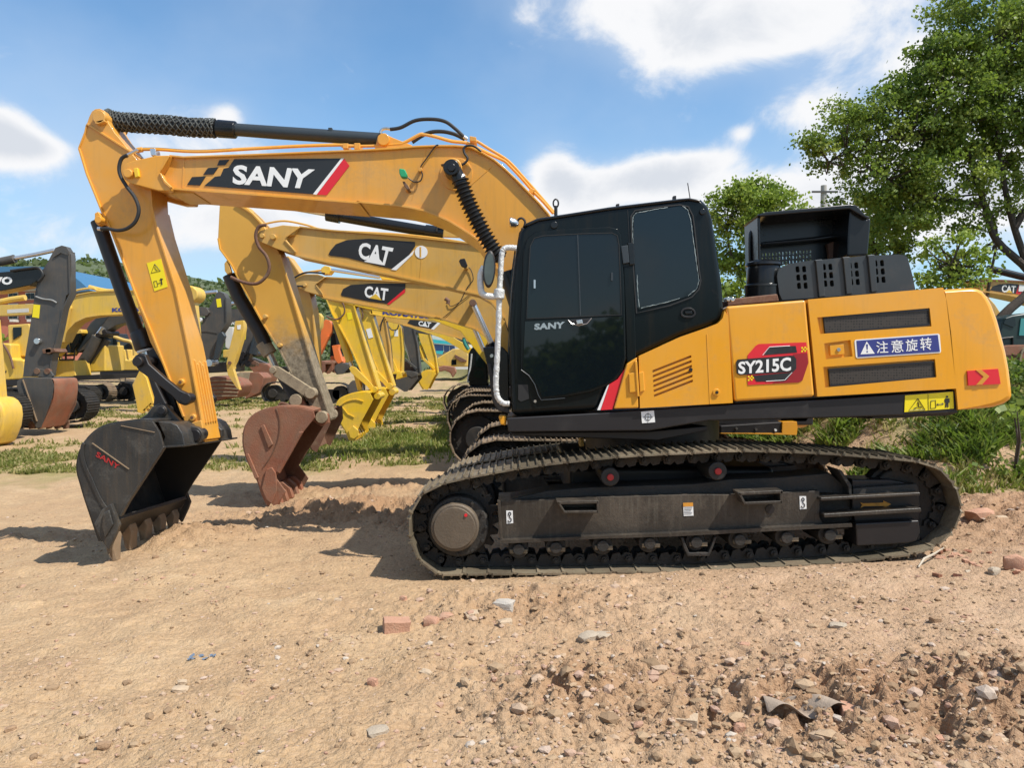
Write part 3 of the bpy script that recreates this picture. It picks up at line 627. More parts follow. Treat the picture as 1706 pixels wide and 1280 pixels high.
# rounded tail weight, lofted back through the machine
tail = q(5, '1233,530 1310,526 1360,526 1384,532 1402,546 1420,574 1436,610 1462,690 1484,770 1506,865 1522,950 1532,1030 1537,1085 1530,1112 1500,1132 1450,1148 1400,1156 1296,1166 1284,1020 1258,740')
cx_, cy_ = q(5, '1290,850')[0]; rings = []
for Y, ins in ((YB + .0, 14), (YB + .006, 10.5), (YB + .016, 7.5), (YB + .032, 5), (YB + .055, 2.8), (YB + .085, 1.2), (YB + .12, .3), (YB + .16, 0), (6.6, 0), (7.3, 0), (8.1, 2), (8.4, 8), (8.55, 22), (8.6, 34)):
    ring = []
    for x, y in tail:
        dx = (x - cx_); f = max(0, min(1, (x - 1585) / 60)); x2 = x - ins * f - (.0 if Y < 8 else 0)
        y2 = y + ins * .55 * (1 if y < 560 else (-1 if y > 660 else 0)) * max(.15, f if y > 660 else 1)
        p = at(x2, y2, YB + .16 * f); ring.append(Vector((p.x, Y, p.z - KZ * (Y - YB))))
    rings.append(ring)
CW = part('counterweight', Mesh().loft(rings), ORANGE2, R, smooth=50)
for pl_ in list(CW.data.polygons)[-2:]: pl_.use_smooth = False
rs = sl('chevron_sticker', q(5, '1348,962 1508,951 1521,1030 1353,1038'), YB - .012, YB + .012, RED, CW, k=0)
sl('chevron', q(5, '1392,958 1420,956 1462,990 1424,1033 1394,1035 1432,992'), YB - .016, YB - .008, ORV, rs, k=0)
# decals
bs = sl('rotation_sign', q(5, '766,800 1196,768 1204,774 1211,860 1206,868 776,896 768,889 761,808'), YB - .004, YB - .001, WHITE, Cp, k=0)
sl('sign_field', q(5, '771,805 1194,774 1205,862 778,890'), YB - .006, YB - .003, BLUEV, bs, k=0)
part('warning_triangle', Mesh().add([at(x, y, YB - .0075) for x, y in q(5, '824,808 792,876 866,872')], [(0, 1, 2)]), WHITE, bs, smooth=0)
ex = Mesh().add([at(x, y, YB - .0085) for x, y in q(5, '820,824 831,823 829,852 824,852 823,858 830,858 830,866 823,866')], [(0, 1, 2, 3), (4, 5, 6, 7)]); part('exclamation_mark', ex, BLUEV, bs, smooth=0)
for ch, s in zip('注意旋转', ('872,810 934,806 936,868 876,870', '948,803 1012,799 1016,864 954,868', '1024,799 1088,793 1090,857 1030,862', '1100,790 1160,786 1164,852 1104,856')):
    lettering(ch, q(5, s), YB - .0075, WHITE, bs, .006)
dr = sl('model_decal', q(5, '246,832 262,822 510,813 521,920 490,1012 470,1022 206,1036 203,985 205,880'), YB - .004, YB - .001, RED, B, k=0)
sl('decal_dark_red', q(5, '440,875 515,868 521,920 490,1012 470,1022 330,1028 440,965'), YB - .005, YB - .003, REDDK, dr, k=0)  # darker red field of the decal print
sl('decal_stripe', q(5, '312,842 335,836 455,832 462,866 290,880'), YB - .006, YB - .004, BLKV, dr, k=0)
sl('decal_stripe', q(5, '232,988 438,970 408,1010 390,1016 250,1018'), YB - .006, YB - .004, BLKV, dr, k=0)
ln = Mesh(); line(ln, 5, '283,880 318,838 400,833 425,832', YB - .006, .0025); line(ln, 5, '300,1016 398,1010 436,970', YB - .006, .0025); part('decal_line', ln, WHITE, dr)
for (x0, y0) in ((484, 838), (206, 988)):
    for i in range(4):
        for j in range(3):
            if (i + j) % 2 == 0: sl('checker', q(5, f'{x0+i*8},{y0+j*9-i} {x0+i*8+8},{y0+j*9-i-1} {x0+i*8+8},{y0+j*9-i+8} {x0+i*8},{y0+j*9-i+9}'), YB - .006, YB - .004, YELV, dr, k=0)
sl('decal_plate', q(5, '153,903 430,882 445,884 458,900 458,950 440,968 165,984 148,975 145,915'), YB - .008, YB - .005, BLKV, dr, k=0)
lettering('SY215C', q(5, '156,915 430,890 430,962 156,979'), YB - .010, WHITE, dr, .028)

# ---------- cab ----------
YCB = 5.95
cab_out = q(4, '215,1140 205,900 200,700 212,520 225,400 240,300 252,225 285,180 340,155 700,98 1050,56 1100,52 1160,62 1195,98 1215,160 1240,330 1262,480 1272,600 1268,640 1245,675 1180,702 1050,747 840,848 788,880 770,930 740,962 695,992 645,1112')
cab = sl('cab', cab_out, YCB, 6.98, CABB, bevel=.05, seg=5, k=.03)
sl('roof_rim', q(4, '268,200 290,182 345,160 700,104 1050,62 1100,58 1156,68 1150,80 1095,70 700,118 350,174 300,196'), YCB - .012, YCB + .05, BLACK, cab, bevel=.01)
door = sl('cab_door', q(4, '272,330 290,262 330,228 460,212 700,200 740,210 760,240 764,300 776,500 782,850 768,920 735,962 690,990 610,1022 480,1048 362,1062 345,1035 330,990 300,945 262,918 258,700'), YCB - .022, YCB + .03, CABB, cab, bevel=.012, seg=3)
sl('door_window', q(4, '292,655 300,480 310,300 330,262 372,250 560,240 712,236 736,248 744,290 752,500 756,636 560,645'), YCB - .026, YCB - .018, GLASS, door, k=0)
sl('lower_door_glass', q(4, '282,672 520,660 768,646 772,850 758,905 725,950 685,978 600,1008 480,1034 368,1046 352,1010 330,965 300,925 272,905'), YCB - .026, YCB - .018, GLASS, door, k=0)
def seam(nm, z, s, Y, t_, m, par, closed=True, dY=.006): return part(nm, Mesh().ribbon(sm2(q(z, s), 1), t_, Y - dY, Y, closed), m, par)
seam('window_gasket', 4, '290,657 298,480 308,298 328,258 372,246 560,236 714,232 740,245 748,290 756,500 760,638 560,647', YCB - .024, 1.3, RUBBER, door, dY=.008)
part('window_divider', Mesh().ribbon(q(4, '543,243 550,440 557,642'), 1.8, YCB - .034, YCB - .026), GREY, door)
for s in ('325,465 334,465 334,507 325,507', '708,428 718,428 718,470 708,470'): sl('window_catch', q(4, s), YCB - .04, YCB - .026, CHROME if s[0] == '3' else GREY, door, k=0)
dh = sl('door_handle', q(4, '495,664 610,656 590,680 555,692 520,686'), YCB - .034, YCB - .022, RAIL, door, bevel=.004, k=0)
part('handle_rim', Mesh().tube([at(x, y, YCB - .034) for x, y in q(4, '495,664 512,682 550,692 590,682 612,655')], .0032, 6), CHROME, dh)
sl('handle_lever', q(4, '535,666 565,662 570,682 540,686'), YCB - .046, YCB - .03, CHROME, dh, bevel=.004, k=0)
part('door_seam', Mesh().tube([at(x, y, YCB - .026) for x, y in q(4, '262,912 300,940 330,985 346,1035 362,1062 420,1058 480,1052')], .004, 6), GREY, door)
lettering('SANY', q(4, '328,683 480,672 476,706 328,714'), YCB - .030, CHROME, door, .05, space=1.05)
rw = sl('rear_window', q(4, '822,150 835,132 990,108 1050,98 1082,108 1104,150 1112,200 1138,420 1148,470 1138,505 1105,540 1000,575 850,612 836,600 830,450 818,290'), YCB - .006, YCB + .004, GLASSR, cab, k=0)
gs = '812,300 808,148 828,120 990,98 1050,92 1092,102 1114,145 1122,200 1146,420 1154,470 1144,512 1110,550 1000,592 835,630'
part('window_seal', Mesh().ribbon(q(4, gs), 2.2, YCB - .010, YCB, True), RUBBER, rw)
se = Mesh(); rr_ = random.Random(3)
pts = []
base = q(4, '820,290 815,200 818,148 835,132 900,118 990,104'); 
def jag(pts, amp, n=7):
    o = []
    for (a, b), (c_, d) in zip(pts, pts[1:]):
        for i in range(n): o.append((a + (c_ - a) * i / n + rr_.uniform(-amp, amp), b + (d - b) * i / n + rr_.uniform(-amp, amp)))
    return o + [pts[-1]]
for s in ('818,290 814,200 817,150 834,133 900,120 990,105', '1062,98 1088,118 1104,170 1112,240 1130,370 1144,470 1132,510 1090,545', '838,438 840,520 848,600', '858,605 960,582 1050,556'):
    p_ = jag(q(4, s), .45); se.tube([at(x, y, YCB - .0075) for x, y in p_], [rr_.uniform(.0006, .0032) for _ in p_], 5)
part('torn_window_film', se, mat('white_film_residue', (.32, .38, .38), .8), rw)
sl('cab_pillar', q(4, '770,400 822,396 832,860 788,876 780,640'), YCB - .008, YCB + .02, CABB, cab, bevel=.006, k=0)
hg = sl('door_hinge', q(4, '757,298 792,292 800,380 768,386'), YCB - .03, YCB + .01, GREY, cab, bevel=.006, k=0); sl('hinge_knuckle', q(4, '790,280 822,280 828,388 800,392'), YCB - .02, YCB + .01, BLACK, hg, bevel=.006, k=0)
part('cab_seam', Mesh().ribbon(q(4, '791,118 800,290'), .8, YCB - .003, YCB + .002), RUBBER, cab)
rh = part('rear_handle', Mesh().ribbon(sm2(q(4, '1058,625 1070,610 1100,607 1120,618 1124,634 1108,648 1075,648 1060,640'), 3), 3, YCB - .012, YCB, True), RAIL, cab, bevel=.003); sl('handle_grip', q(4, '1074,622 1110,620 1112,634 1078,636'), YCB - .016, YCB, BLACK, rh, bevel=.004, k=0)
for px, py, r in ((426, 193, 6), (1163, 126, 5)):
    x, y = q(4, f'{px},{py}')[0]; bt = part('round_cap', Mesh().ycyl(x, y, YCB - .018, YCB + .01, r, 20), BLACK, cab, bevel=.006)
sl('foot_hole', q(4, '248,985 296,985 302,1055 262,1070 248,1060'), YCB - .004, YCB + .004, RUBBER, cab, k=0)
part('plug', Mesh().ycyl(780 + 332 / 2.976, 310 + 1068 / 2.976, YCB - .006, YCB, 2.4, 12), CHROME, cab)
part('windscreen', Mesh().slab(q(4, '222,410 238,300 232,300 216,410 196,700 203,700'), YCB + .12, 6.85, .03), GLASS, cab)
for px in (742, 1024):
    y = 100 if px == 742 else 60; sl('roof_bolt', q(4, f'{px-8},{y-12} {px+8},{y-14} {px+8},{y+6} {px-8},{y+8}'), YCB + .1, YCB + .14, RAIL, cab, bevel=.004)
x, y = q(4, '1100,50')[0]; part('antenna', Mesh().tube([at(x, y + 4, 6.5), at(x - 4, y - 22, 6.5)], .004, 6), RAIL, cab)
eb = Mesh(); c = at(926, 345, 6.3); eb.tube([c + Vector((.021 * math.cos(i * math.pi / 8), 0, .03 + .034 * math.sin(i * math.pi / 8))) for i in range(17)], .007, 8); eb.tube([c + Vector((0, 0, .01)), c + Vector((0, 0, -.08))], .014, 8)
part('lifting_eye', eb, RAIL, cab)
# wrapped handrail and mirror in front of the cab
hpts = bez([at(x, y, 5.96) for x, y in q(4, '240,308 205,305 178,312 166,345 160,440 155,530 150,700 144,850 138,960 140,1020 150,1055 175,1078 205,1080')], 8)
hr = part('handrail', Mesh().tube(hpts, [.022 + .0014 * math.sin(i * 1.7) + .001 * math.sin(i * 4.1) for i in range(len(hpts))], 14), WRAP, R)
part('rail_joint', Mesh().cyl(at(832, 481, 5.95), at(831, 499, 5.95), .042, n=16), WRAP, hr, bevel=.015)
part('mirror_bracket', Mesh().tube(bez([at(x, y, 5.95) for x, y in q(4, '150,545 110,548 72,535 62,500 62,440 80,400')], 6), .026, 12), WRAP, hr)
mr = part('mirror', Mesh().loft([[at(815 + rx * math.cos(a) + .045 * ry * math.sin(a) * -1, 448.5 + ry * math.sin(a), 5.9 + dY) for a in [i * math.pi / 16 for i in range(32)]] for dY, rx, ry in ((0, 8, 27), (.01, 10, 30.5), (.04, 10.5, 31.5), (.07, 9, 29), (.09, 5, 22))]), RAIL, hr)
part('mirror_glass', Mesh().slabw([at(815 + 8 * math.cos(a) - 1.2 * math.sin(a), 448.5 + 26.5 * math.sin(a), 5.897) for a in [i * math.pi / 16 for i in range(32)]], (0, .002, 0)), mat('dark_mirror_face', (.10, .12, .11), .25, .3, var=.4, vscale=14), mr)  # mirror face is a mottled dark grey green
# front platform, second machine light, steps below the cab front
sl('front_box', q(4, '72,800 170,796 200,830 205,1085 170,1105 130,1060 110,980 92,880'), 6.1, 6.5, BLACK, bevel=.01)
sl('front_box', q(4, '95,880 112,880 150,1060 180,1090 205,1110 205,1130 150,1115 120,1070'), 6.0, 6.05, RAIL, bevel=.006)
part('box_bolt', Mesh().ycyl(819, 593, 6.08, 6.12, 3, 12), CHROME, R)
lp = part('boom_lamp', Mesh().loft([[c2 + Vector((0, .05 * math.cos(a) * s_, .045 * math.sin(a) * s_)) for a in [i * math.pi / 8 for i in range(16)]] for c2, s_ in ((at(849, 370, 6.9), .9), (at(851, 370.5, 6.9), 1.05), (at(859, 372, 6.9), .9), (at(864, 373, 6.9), .4))]), CHROME, R)
part('lamp_bracket', Mesh().tube(bez([at(x, y, 6.9) for x, y in q(4, '240,190 250,165 268,160 282,178 275,205 262,215')], 5), .01, 8), RAIL, lp)

# ---------- hood, covers and air intake on the roof of the engine bay ----------
hood = sl('engine_hood', q(5, '262,142 270,152 732,116 826,170 800,215 720,250 270,296 262,200'), 7.15, 7.19, BLACK, bevel=.01)
sl('hood_rim', q(5, '255,150 300,134 740,93 772,99 820,150 848,160 826,172 735,118 270,158'), 6.75, 7.19, BLACK, hood, bevel=.012)
sl('hood_side', q(5, '735,120 826,172 848,162 842,250 832,360 722,366 726,250'), 6.8, 7.19, BLACK, hood, bevel=.02)
sl('hood_side', q(5, '256,150 272,156 274,405 262,412'), 6.8, 7.19, BLACK, hood, bevel=.01)
sl('hood_lip', q(5, '270,292 540,268 720,245 724,262 540,284 272,308'), 7.0, 7.19, BLACK, hood, bevel=.014)
lo_ = sl('hood_screen', q(5, '268,296 724,256 722,368 360,412 268,412'), 7.16, 7.19, BLACK, hood)
hc = Mesh()
for i in range(15):
    for j in range(3):
        x = 290 + i * 18; y = 345 + j * 24 - i * 1.3
        if x < 545: hc.slab(q(5, f'{x},{y} {x+8},{y-1} {x+9},{y+15} {x+1},{y+16}'), 7.1, 7.25)
cut(lo_, hc)
sl('rust_panel', q(5, '620,300 720,262 720,366 630,376'), 7.1, 7.15, RUSTD, hood, bevel=.004)
part('hood_strut', Mesh().tube(bez([at(x, y, 7.0) for x, y in q(5, '218,400 216,300 220,245 238,228 258,232')], 6), .014, 8), BLACK, hood)
cov = sl('vented_cover', sm2(q(5, '358,470 366,438 400,412 470,396 545,386'), 3) + q(5, '590,383 695,372 740,370 825,361 880,360 985,355 1015,358 1035,368') + q(5, '1050,420 1066,480 1078,545 385,592 370,560'), 6.35, 6.95, GREY, bevel=.035, seg=4)
vc = Mesh()
for gx, gy in ((515, 400), (655, 388), (793, 380), (930, 368)):
    for i in range(2):
        for j in range(3):
            x = gx - 26 + i * 35 + j * 4; y = gy + j * 44 + 4 - i * 1
            vc.slab(q(5, f'{x+4},{y+2} {x+16},{y} {x+20},{y+5} {x+23},{y+29} {x+19},{y+34} {x+7},{y+34} {x+2},{y+30} {x},{y+8}'), 6.2, 6.42)
hol = Mesh().slab(q(5, '392,450 1030,380 1058,560 395,600'), 6.41, 6.9, KZ)
vc2 = Mesh(); vc2.v = vc.v; vc2.f = vc.f
cut(cov, vc2)
for x, y in ((573, 384), (716, 370), (845, 359)):
    sl('cover_rib', q(5, f'{x-20},{y} {x+18},{y-4} {x+24},{y+2} {x+36},{y+190} {x+4},{y+194} {x-14},{y+10}'), 6.33, 6.37, GREY, cov, bevel=.008)
cc = at(1272, 470, 6.5); sc_ = 6.5 / F; z0 = at(1272, 496, 6.5).z
pr = []
for rpx, zz in ((30, 0), (30, 20), (27.5, 22), (27.5, 46), (26, 51), (30, 53), (29, 57), (16, 62), (3, 64)): pr.append([Vector((cc.x + rpx * sc_ * math.cos(a), 6.5 + rpx * sc_ * math.sin(a), z0 + zz * sc_)) for a in [i * math.pi / 16 for i in range(32)]])
pc = part('air_precleaner', Mesh().loft(pr), BLACK, R, smooth=30)
part('precleaner_band', Mesh().cyl((cc.x, 6.5, z0 + 18 * sc_), (cc.x, 6.5, z0 + 20 * sc_), 31 * sc_, n=32), GREY, pc)
sl('intake_box', q(5, '100,588 360,560 370,600 100,625'), 6.3, 6.8, RUSTD, bevel=.01)
for x, y in ((105, 588), (128, 590)): part('roof_bolt', Mesh().ycyl(*q(5, f'{x},{y}')[0], 6.1, 6.2, 3.5, 10), CHROME, R, bevel=.004)
# ---------- boom ----------
YM0, YM1 = 7.05, 7.49
btop = q(1, '620,372 700,380 1100,366 1706,341') + q(2, '400,281 520,270 650,265 760,265 850,272 930,310 1000,352 1060,402 1130,468 1200,540 1270,612 1330,682')
bbot = q(1, '600,574 660,560 1000,585 1350,612 1706,640') + q(2, '160,606 300,620 400,628 480,640 570,660 650,690 730,728 800,772 860,812 900,842')
hid_t = [(960, 440), (1000, 530), (1015, 610)]; hid_b = [(850, 480), (900, 570), (960, 650), (1000, 665)]
boom = sl('boom', btop + hid_t + hid_b[::-1] + bbot[::-1], YM0, YM1, ORANGE, k=KZ, bevel=.006)
part('top_flange', Mesh().ribbon(btop + hid_t[:2], 3.2, YM0 - .03, YM1 + .03, k=KZ), ORANGE, boom, bevel=.004)
part('bottom_flange', Mesh().ribbon(q(1, '640,560 1000,586 1350,613 1706,641') + bbot[5:] + hid_b[:2], 3.4, YM0 - .035, YM1 + .035, k=KZ), ORANGE, boom, bevel=.004)
for Y0, Y1 in ((6.96, 7.05), (7.49, 7.58)):
    part('boom_tip', slab_ref(q(1, '352,470 358,440 372,418 400,405 545,372 620,370 600,420 568,470 590,520 630,548 625,572 560,572 400,530 365,505'), 6.96, Y0, Y1), ORANGE, boom, .008)
sl('tip_reinforcement', q(1, '560,470 572,470 598,515 636,550 626,560 590,530'), 6.945, 6.97, ORANGE, boom, bevel=.006); sl('tip_reinforcement', q(1, '612,372 625,374 580,450 568,462'), 6.945, 6.97, ORANGE, boom, bevel=.006)
part('pivot_pin', Mesh().ycyl(*q(1, '383,472')[0], 6.92, 7.62, 7.5, 24), ORANGE, boom, bevel=.008)
sl('pin_lock', q(1, '415,445 440,440 448,490 425,498'), 6.93, 6.97, BRIGHT, boom, bevel=.006)
sl('tip_underside', q(1, '600,574 640,560 770,568 760,588 640,590'), 7.07, 7.47, CATY, boom, bevel=.006)
sl('tip_core', q(1, '500,385 640,372 650,560 560,560 470,530'), YM0 - .001, YM1, ORANGE, boom)
for s in ('700,384 708,384 700,556 692,556',): sl('weld_strip', q(1, s), YM0 - .004, YM0 + .002, ORANGE, boom)
part('weld_line', Mesh().tube([at(x, y, YM0 - .001) for x, y in q(2, '985,395 860,505')], .003, 5), ORANGE, boom)
part('weld_line', Mesh().tube([at(x, y, YM0 - .001) for x, y in q(2, '590,272 560,380 520,500 516,540 500,595')], .003, 5), ORANGE, boom)
# boom decal
dc = sl('boom_decal', q(1, '990,392 1606,388 1446,592 820,544 880,492 912,488 930,446 958,440'), YM0 - .006, YM0 - .002, BLKV, boom, k=0)
for s in ('905,398 962,395 938,426 893,428', '840,442 900,438 872,478 814,480', '750,494 828,490 795,542 722,538'): sl('decal_block', q(1, s), YM0 - .006, YM0 - .002, BLKV, dc, k=0)
sl('decal_white_stripe', q(1, '1598,388 1614,388 1458,594 1438,591'), YM0 - .007, YM0 - .003, WHITE, dc, k=0)
sl('decal_red_stripe', q(1, '1614,388 1645,430 1516,597 1460,594'), YM0 - .006, YM0 - .002, RED, dc, k=0)
def poly_letters(Y, polys, m, par):
    for s, hole in polys:
        pass
# wide capitals drawn as plates
def plate_letters(word, z, quad, Y, m, par, name='letter'):
    G = {'S': [(1, .0), (.2, .0)], }
    TL, TR, BR, BL = q(z, quad); n = len(word)
    strokes = {'S': [[(1, .86), (.25, .86), (.12, .74), (.12, .62), (.25, .52), (.75, .48), (.88, .38), (.88, .24), (.76, .14), (0, .14)]],
               'A': [[(.10, 0), (.47, .9), (.53, .9), (.90, 0)], [(.28, .26), (.74, .26)]],
               'N': [[(.13, 0), (.13, .93), (.22, .93), (.78, .07), (.87, .07), (.87, 1)]], 'Y': [[(.06, 1), (.5, .42), (.94, 1)], [(.5, .45), (.5, 0)]],
               'C': [[(.98, .68), (.94, .8), (.78, .88), (.3, .88), (.12, .7), (.12, .3), (.3, .12), (.78, .12), (.94, .2), (.98, .34)]], 'T': [[(0, .88), (1, .88)], [(.5, .9), (.5, 0)]]}
    gap = .05; wv = (1 - gap * (n - 1)) / n
    for i, ch in enumerate(word):
        for j, st_ in enumerate(strokes[ch]):
            pts = []
            for u, v in st_:
                U = i * (wv + gap) + u * wv; t0 = (TL[0] + (TR[0] - TL[0]) * U, TL[1] + (TR[1] - TL[1]) * U); b0 = (BL[0] + (BR[0] - BL[0]) * U, BL[1] + (BR[1] - BL[1]) * U)
                pts.append((b0[0] + (t0[0] - b0[0]) * v, b0[1] + (t0[1] - b0[1]) * v))
            Hh = math.dist(TL, BL); part(name, Mesh().ribbon(pts, Hh * .25, Y - .0015 - j * .0004, Y + .001), m, par)
lettering('SANY', q(1, '985,424 1450,450 1412,562 980,535'), YM0 - .008, WHITE, dc, .034, space=.98)
# work lamp wrapped in green film and its cable
gl = sl('green_work_lamp', q(2, '420,402 455,408 470,440 462,460 430,456 420,430'), 6.86, 6.93, GREENL, boom, bevel=.01)
sl('lamp_stalk', q(2, '440,482 455,484 478,512 484,528 470,534 448,505'), 6.93, YM0, RUSTD, gl, bevel=.004); sl('lamp_foot', q(2, '455,505 480,508 482,534 458,536'), 6.98, YM0, ORANGE, gl, bevel=.004)
part('lamp_cable', Mesh().tube(bez([at(x, y, 7.02) for x, y in q(2, '470,458 510,485 550,480 562,440 550,400 590,340 640,270 660,262')], 6), .006, 6), RAIL, boom)
part('boom_lug', Mesh().ycyl(*q(2, '548,410')[0], 7.0, YM0, 3.5, 12), ORANGE, boom, bevel=.004)
# lift cylinders with rubber boots
def boot(path, Yc, rad, nd, nm='cylinder_boot', m=None, par=None):
    P = [at(x, y, Yc) for x, y in path]; pts = bez(P, 40); L = [0]
    for a, b in zip(pts, pts[1:]): L.append(L[-1] + (b - a).length)
    out = []; rad_ = []; n = nd * 4
    for i in range(n + 1):
        s = L[-1] * i / n; j = max(k for k in range(len(L)) if L[k] <= s + 1e-9); j = min(j, len(pts) - 2)
        out.append(pts[j].lerp(pts[j + 1], (s - L[j]) / (L[j + 1] - L[j] + 1e-9))); rad_.append(rad * (.62, .80, 1.0, .66)[i % 4])
    return part(nm, Mesh().tube(out, rad_, 20), m or RUBBER, par, smooth=25)
for Yc in (6.82, 7.74):
    kk = .0 if Yc < 7 else -.04
    lc = part('lift_cylinder', Mesh().tube([at(846, 452, Yc), at(880, 560, Yc), at(896, 640, Yc)], .085, 20), BLACK, R, bevel=.01)
    part('cylinder_eye', Mesh().ycyl(*q(2, '738,396')[0], Yc - .10, Yc + .10, 13.5, 28), BLACK, lc, bevel=.01)
    part('eye_neck', Mesh().tube([at(757, 283, Yc), at(768, 306, Yc)], .062, 16), BLACK, lc)
    boot(q(2, '790,470 810,530 850,630 890,710 930,790 965,850 1000,905 1045,960'), Yc, .080, 21, par=lc)
    part('boot_clamp', Mesh().tube([at(764.5, 296, Yc), at(767, 299.5, Yc)], .058, 16), WRAP, lc)
part('lift_pin', Mesh().ycyl(*q(2, '738,396')[0], 6.70, 7.86, 7, 24), BLACK, boom, bevel=.008)
part('pin_boss', Mesh().ycyl(*q(2, '768,438')[0], YM0 - .012, YM0 + .02, 27, 40), ORANGE, boom, bevel=.004)
part('pin_collar', Mesh().ycyl(*q(2, '744,398')[0], 6.92, YM0 + .02, 16, 32), ORANGE, boom, bevel=.01)
sl('grease_fitting', q(2, '672,378 700,374 704,390 690,388'), 6.8, 6.86, BLACK, boom, bevel=.003)
part('grease_hose', Mesh().tube(bez([at(x, y, 6.98) for x, y in q(2, '795,385 820,372 838,345 818,310 815,280 840,265 880,270 920,300')], 6), .011, 8), RUBBER, boom)
# stick cylinder on top of the boom
YS = 7.27
sc = part('stick_cylinder', Mesh().tube([at(388, 215.5, YS), at(470, 221.5, YS), at(638, 232.5, YS)], [.058, .060, .060], 24), GREY, R, bevel=.006)
part('cylinder_collar', Mesh().tube([at(361, 214, YS), at(364, 214.2, YS), at(392, 216.3, YS), at(394, 216.5, YS)], [.074, .082, .080, .066], 24), BLACK, sc, bevel=.004)
rg = random.Random(5); pth = [at(x, y, YS) for x, y in q(1, '270,160 330,178 450,188 600,198 760,212 885,218')]; pts = bez(pth, 12)
nw = Mesh().tube(pts, [.072 + .010 * math.sin(i * 2.3) * rg.random() + .004 * rg.random() for i in range(len(pts))], 20)
wrapc = part('rod_net_wrap', nw, RUBBER, sc, smooth=25)
net = Mesh(); 
for ph in range(0, 8):
    for dr_ in (1, -1):
        line_ = []
        for i, p in enumerate(bez(pth, 24)):
            a = ph * math.pi / 4 + dr_ * i * .16; tdir = (pth[-1] - pth[0]).normalized(); n1_ = Vector((0, 1, 0)); n2_ = tdir.cross(n1_); rr = .083 + .006 * math.sin(i * 1.3 + ph)
            line_.append(p + n1_ * (rr * math.cos(a)) + n2_ * (rr * math.sin(a)))
        net.tube(line_, .006, 5)
part('net_cord', net, mat('dusty_net_cord', (.07, .075, .07), .8), wrapc)
sl('cylinder_base_bracket', q(2, '282,240 290,205 310,190 335,188 360,205 380,215 500,262 500,285 270,285'), YS - .14, YS - .09, ORANGE, boom, bevel=.006)
sl('cylinder_base_bracket', q(2, '282,240 290,205 310,190 335,188 360,205 380,215 500,262 500,285 270,285'), YS + .09, YS + .14, ORANGE, boom, bevel=.006)
part('cylinder_base_pin', Mesh().ycyl(*q(2, '324,226')[0], YS - .17, YS + .17, 10, 24), ORANGE, boom, bevel=.006)
sl('cylinder_tab', q(1, '1523,212 1546,212 1548,240 1526,240'), YS - .05, YS + .02, GREY, sc, bevel=.004)
# pipes and hoses
def pipe(nm, z, s, Y, r, m, par, n=6): return part(nm, Mesh().tube(bez([at(x, y, Y) for x, y in q(z, s)], n), r, 10), m, par)
for Y, dy in ((7.14, 0), (7.40, -1)):
    pts = q(1, '455,338 560,338 700,348 800,350 900,346 1100,334 1400,318 1640,312') + q(2, '70,268 250,268 400,258 450,250 540,202 570,198 640,212 740,240 830,250 900,282 980,322 1060,358 1100,395 1160,458 1230,538 1300,610 1360,680')
    part('hydraulic_pipe', Mesh().tube([at(x, y + dy, Y) for x, y in sm2(pts, 3)], .0135, 10), ORANGE, boom)
part('hydraulic_pipe', Mesh().tube([at(x, y, 7.30) for x, y in sm2(q(2, '860,225 900,242 960,280 1060,340 1110,382 1180,460 1260,550 1380,690'), 3)], .014, 10), ORANGE, boom)
for s in ('75,250 108,250 108,282 75,282', '145,248 182,248 182,286 145,286', '1222,520 1250,534 1232,560 1208,545', '850,205 890,212 892,240 850,236'): sl('pipe_clamp', q(2, s), 7.10, 7.44, ORANGE, boom, bevel=.006)
sl('pipe_clamp', q(1, '508,330 540,330 548,372 516,372'), 7.10, 7.20, CHROME, boom, bevel=.006)
part('pipe_end', Mesh().tube([at(x, y, 7.14) for x, y in q(1, '440,342 468,338')], .024, 10), ORANGE, boom)
pipe('hydraulic_hose', 2, '365,166 430,155 520,112 620,104 700,118 760,160 815,212', 7.20, .017, RUBBER, boom)
pipe('hydraulic_hose', 2, '500,245 560,205 620,182 690,180 760,196 820,226', 7.34, .019, RUBBER, boom)
pipe('hose_fitting', 2, '305,190 315,168 340,160 368,164', 7.20, .014, CHROME, boom); pipe('hose_fitting', 2, '808,206 836,226', 7.20, .016, CHROME, boom)
# ---------- stick (dipper arm) ----------
YA0, YA1 = 7.11, 7.44
side = q(1, '150,195 165,150 180,120 200,106 225,104 250,115 262,140 275,185 310,240 360,300 440,400 520,560') + [(254, 345), (291, 480), (315, 590), (338, 720), (342, 737)] + q(3, '612,676 552,592 535,545 470,370 400,240 320,0') + q(1, '345,940 285,780 232,680 200,600 150,478 120,378 105,330')
stick_ = sl('stick', side, YA0, YA1, ORANGE, bevel=.006)
part('edge_flange', Mesh().ribbon(q(1, '105,330 120,378 150,478 200,600 240,700 285,790 345,945 430,1170') + [(252, 555), (280, 628), (305, 695)], 3.0, YA0 - .02, YA1 + .02, k=KZ), ORANGE, stick_, bevel=.003)
part('edge_flange', Mesh().ribbon([(252, 343), (262, 385), (292, 480), (315, 590), (339, 722)], 3.0, YA0 - .015, YA1 + .015, k=KZ), ORANGE, stick_, bevel=.003)
part('head_rib', Mesh().ribbon(q(1, '150,190 200,222 330,305 400,350'), 3.4, YA0 - .018, YA1 + .018, k=KZ), ORANGE, stick_, bevel=.004)
part('head_flange', Mesh().ribbon(q(1, '150,195 140,240 105,330'), 2.5, YA0 - .012, YA1 + .012, k=KZ), ORANGE, stick_, bevel=.003)
part('head_pin', Mesh().ycyl(*q(1, '218,150')[0], YA0 - .05, YA1 + .05, 11, 28), ORANGE, stick_, bevel=.008); sl('head_pin_lock', q(1, '196,178 250,164 254,178 215,192 200,190'), YA0 - .05, YA0, ORANGE, stick_, bevel=.004)
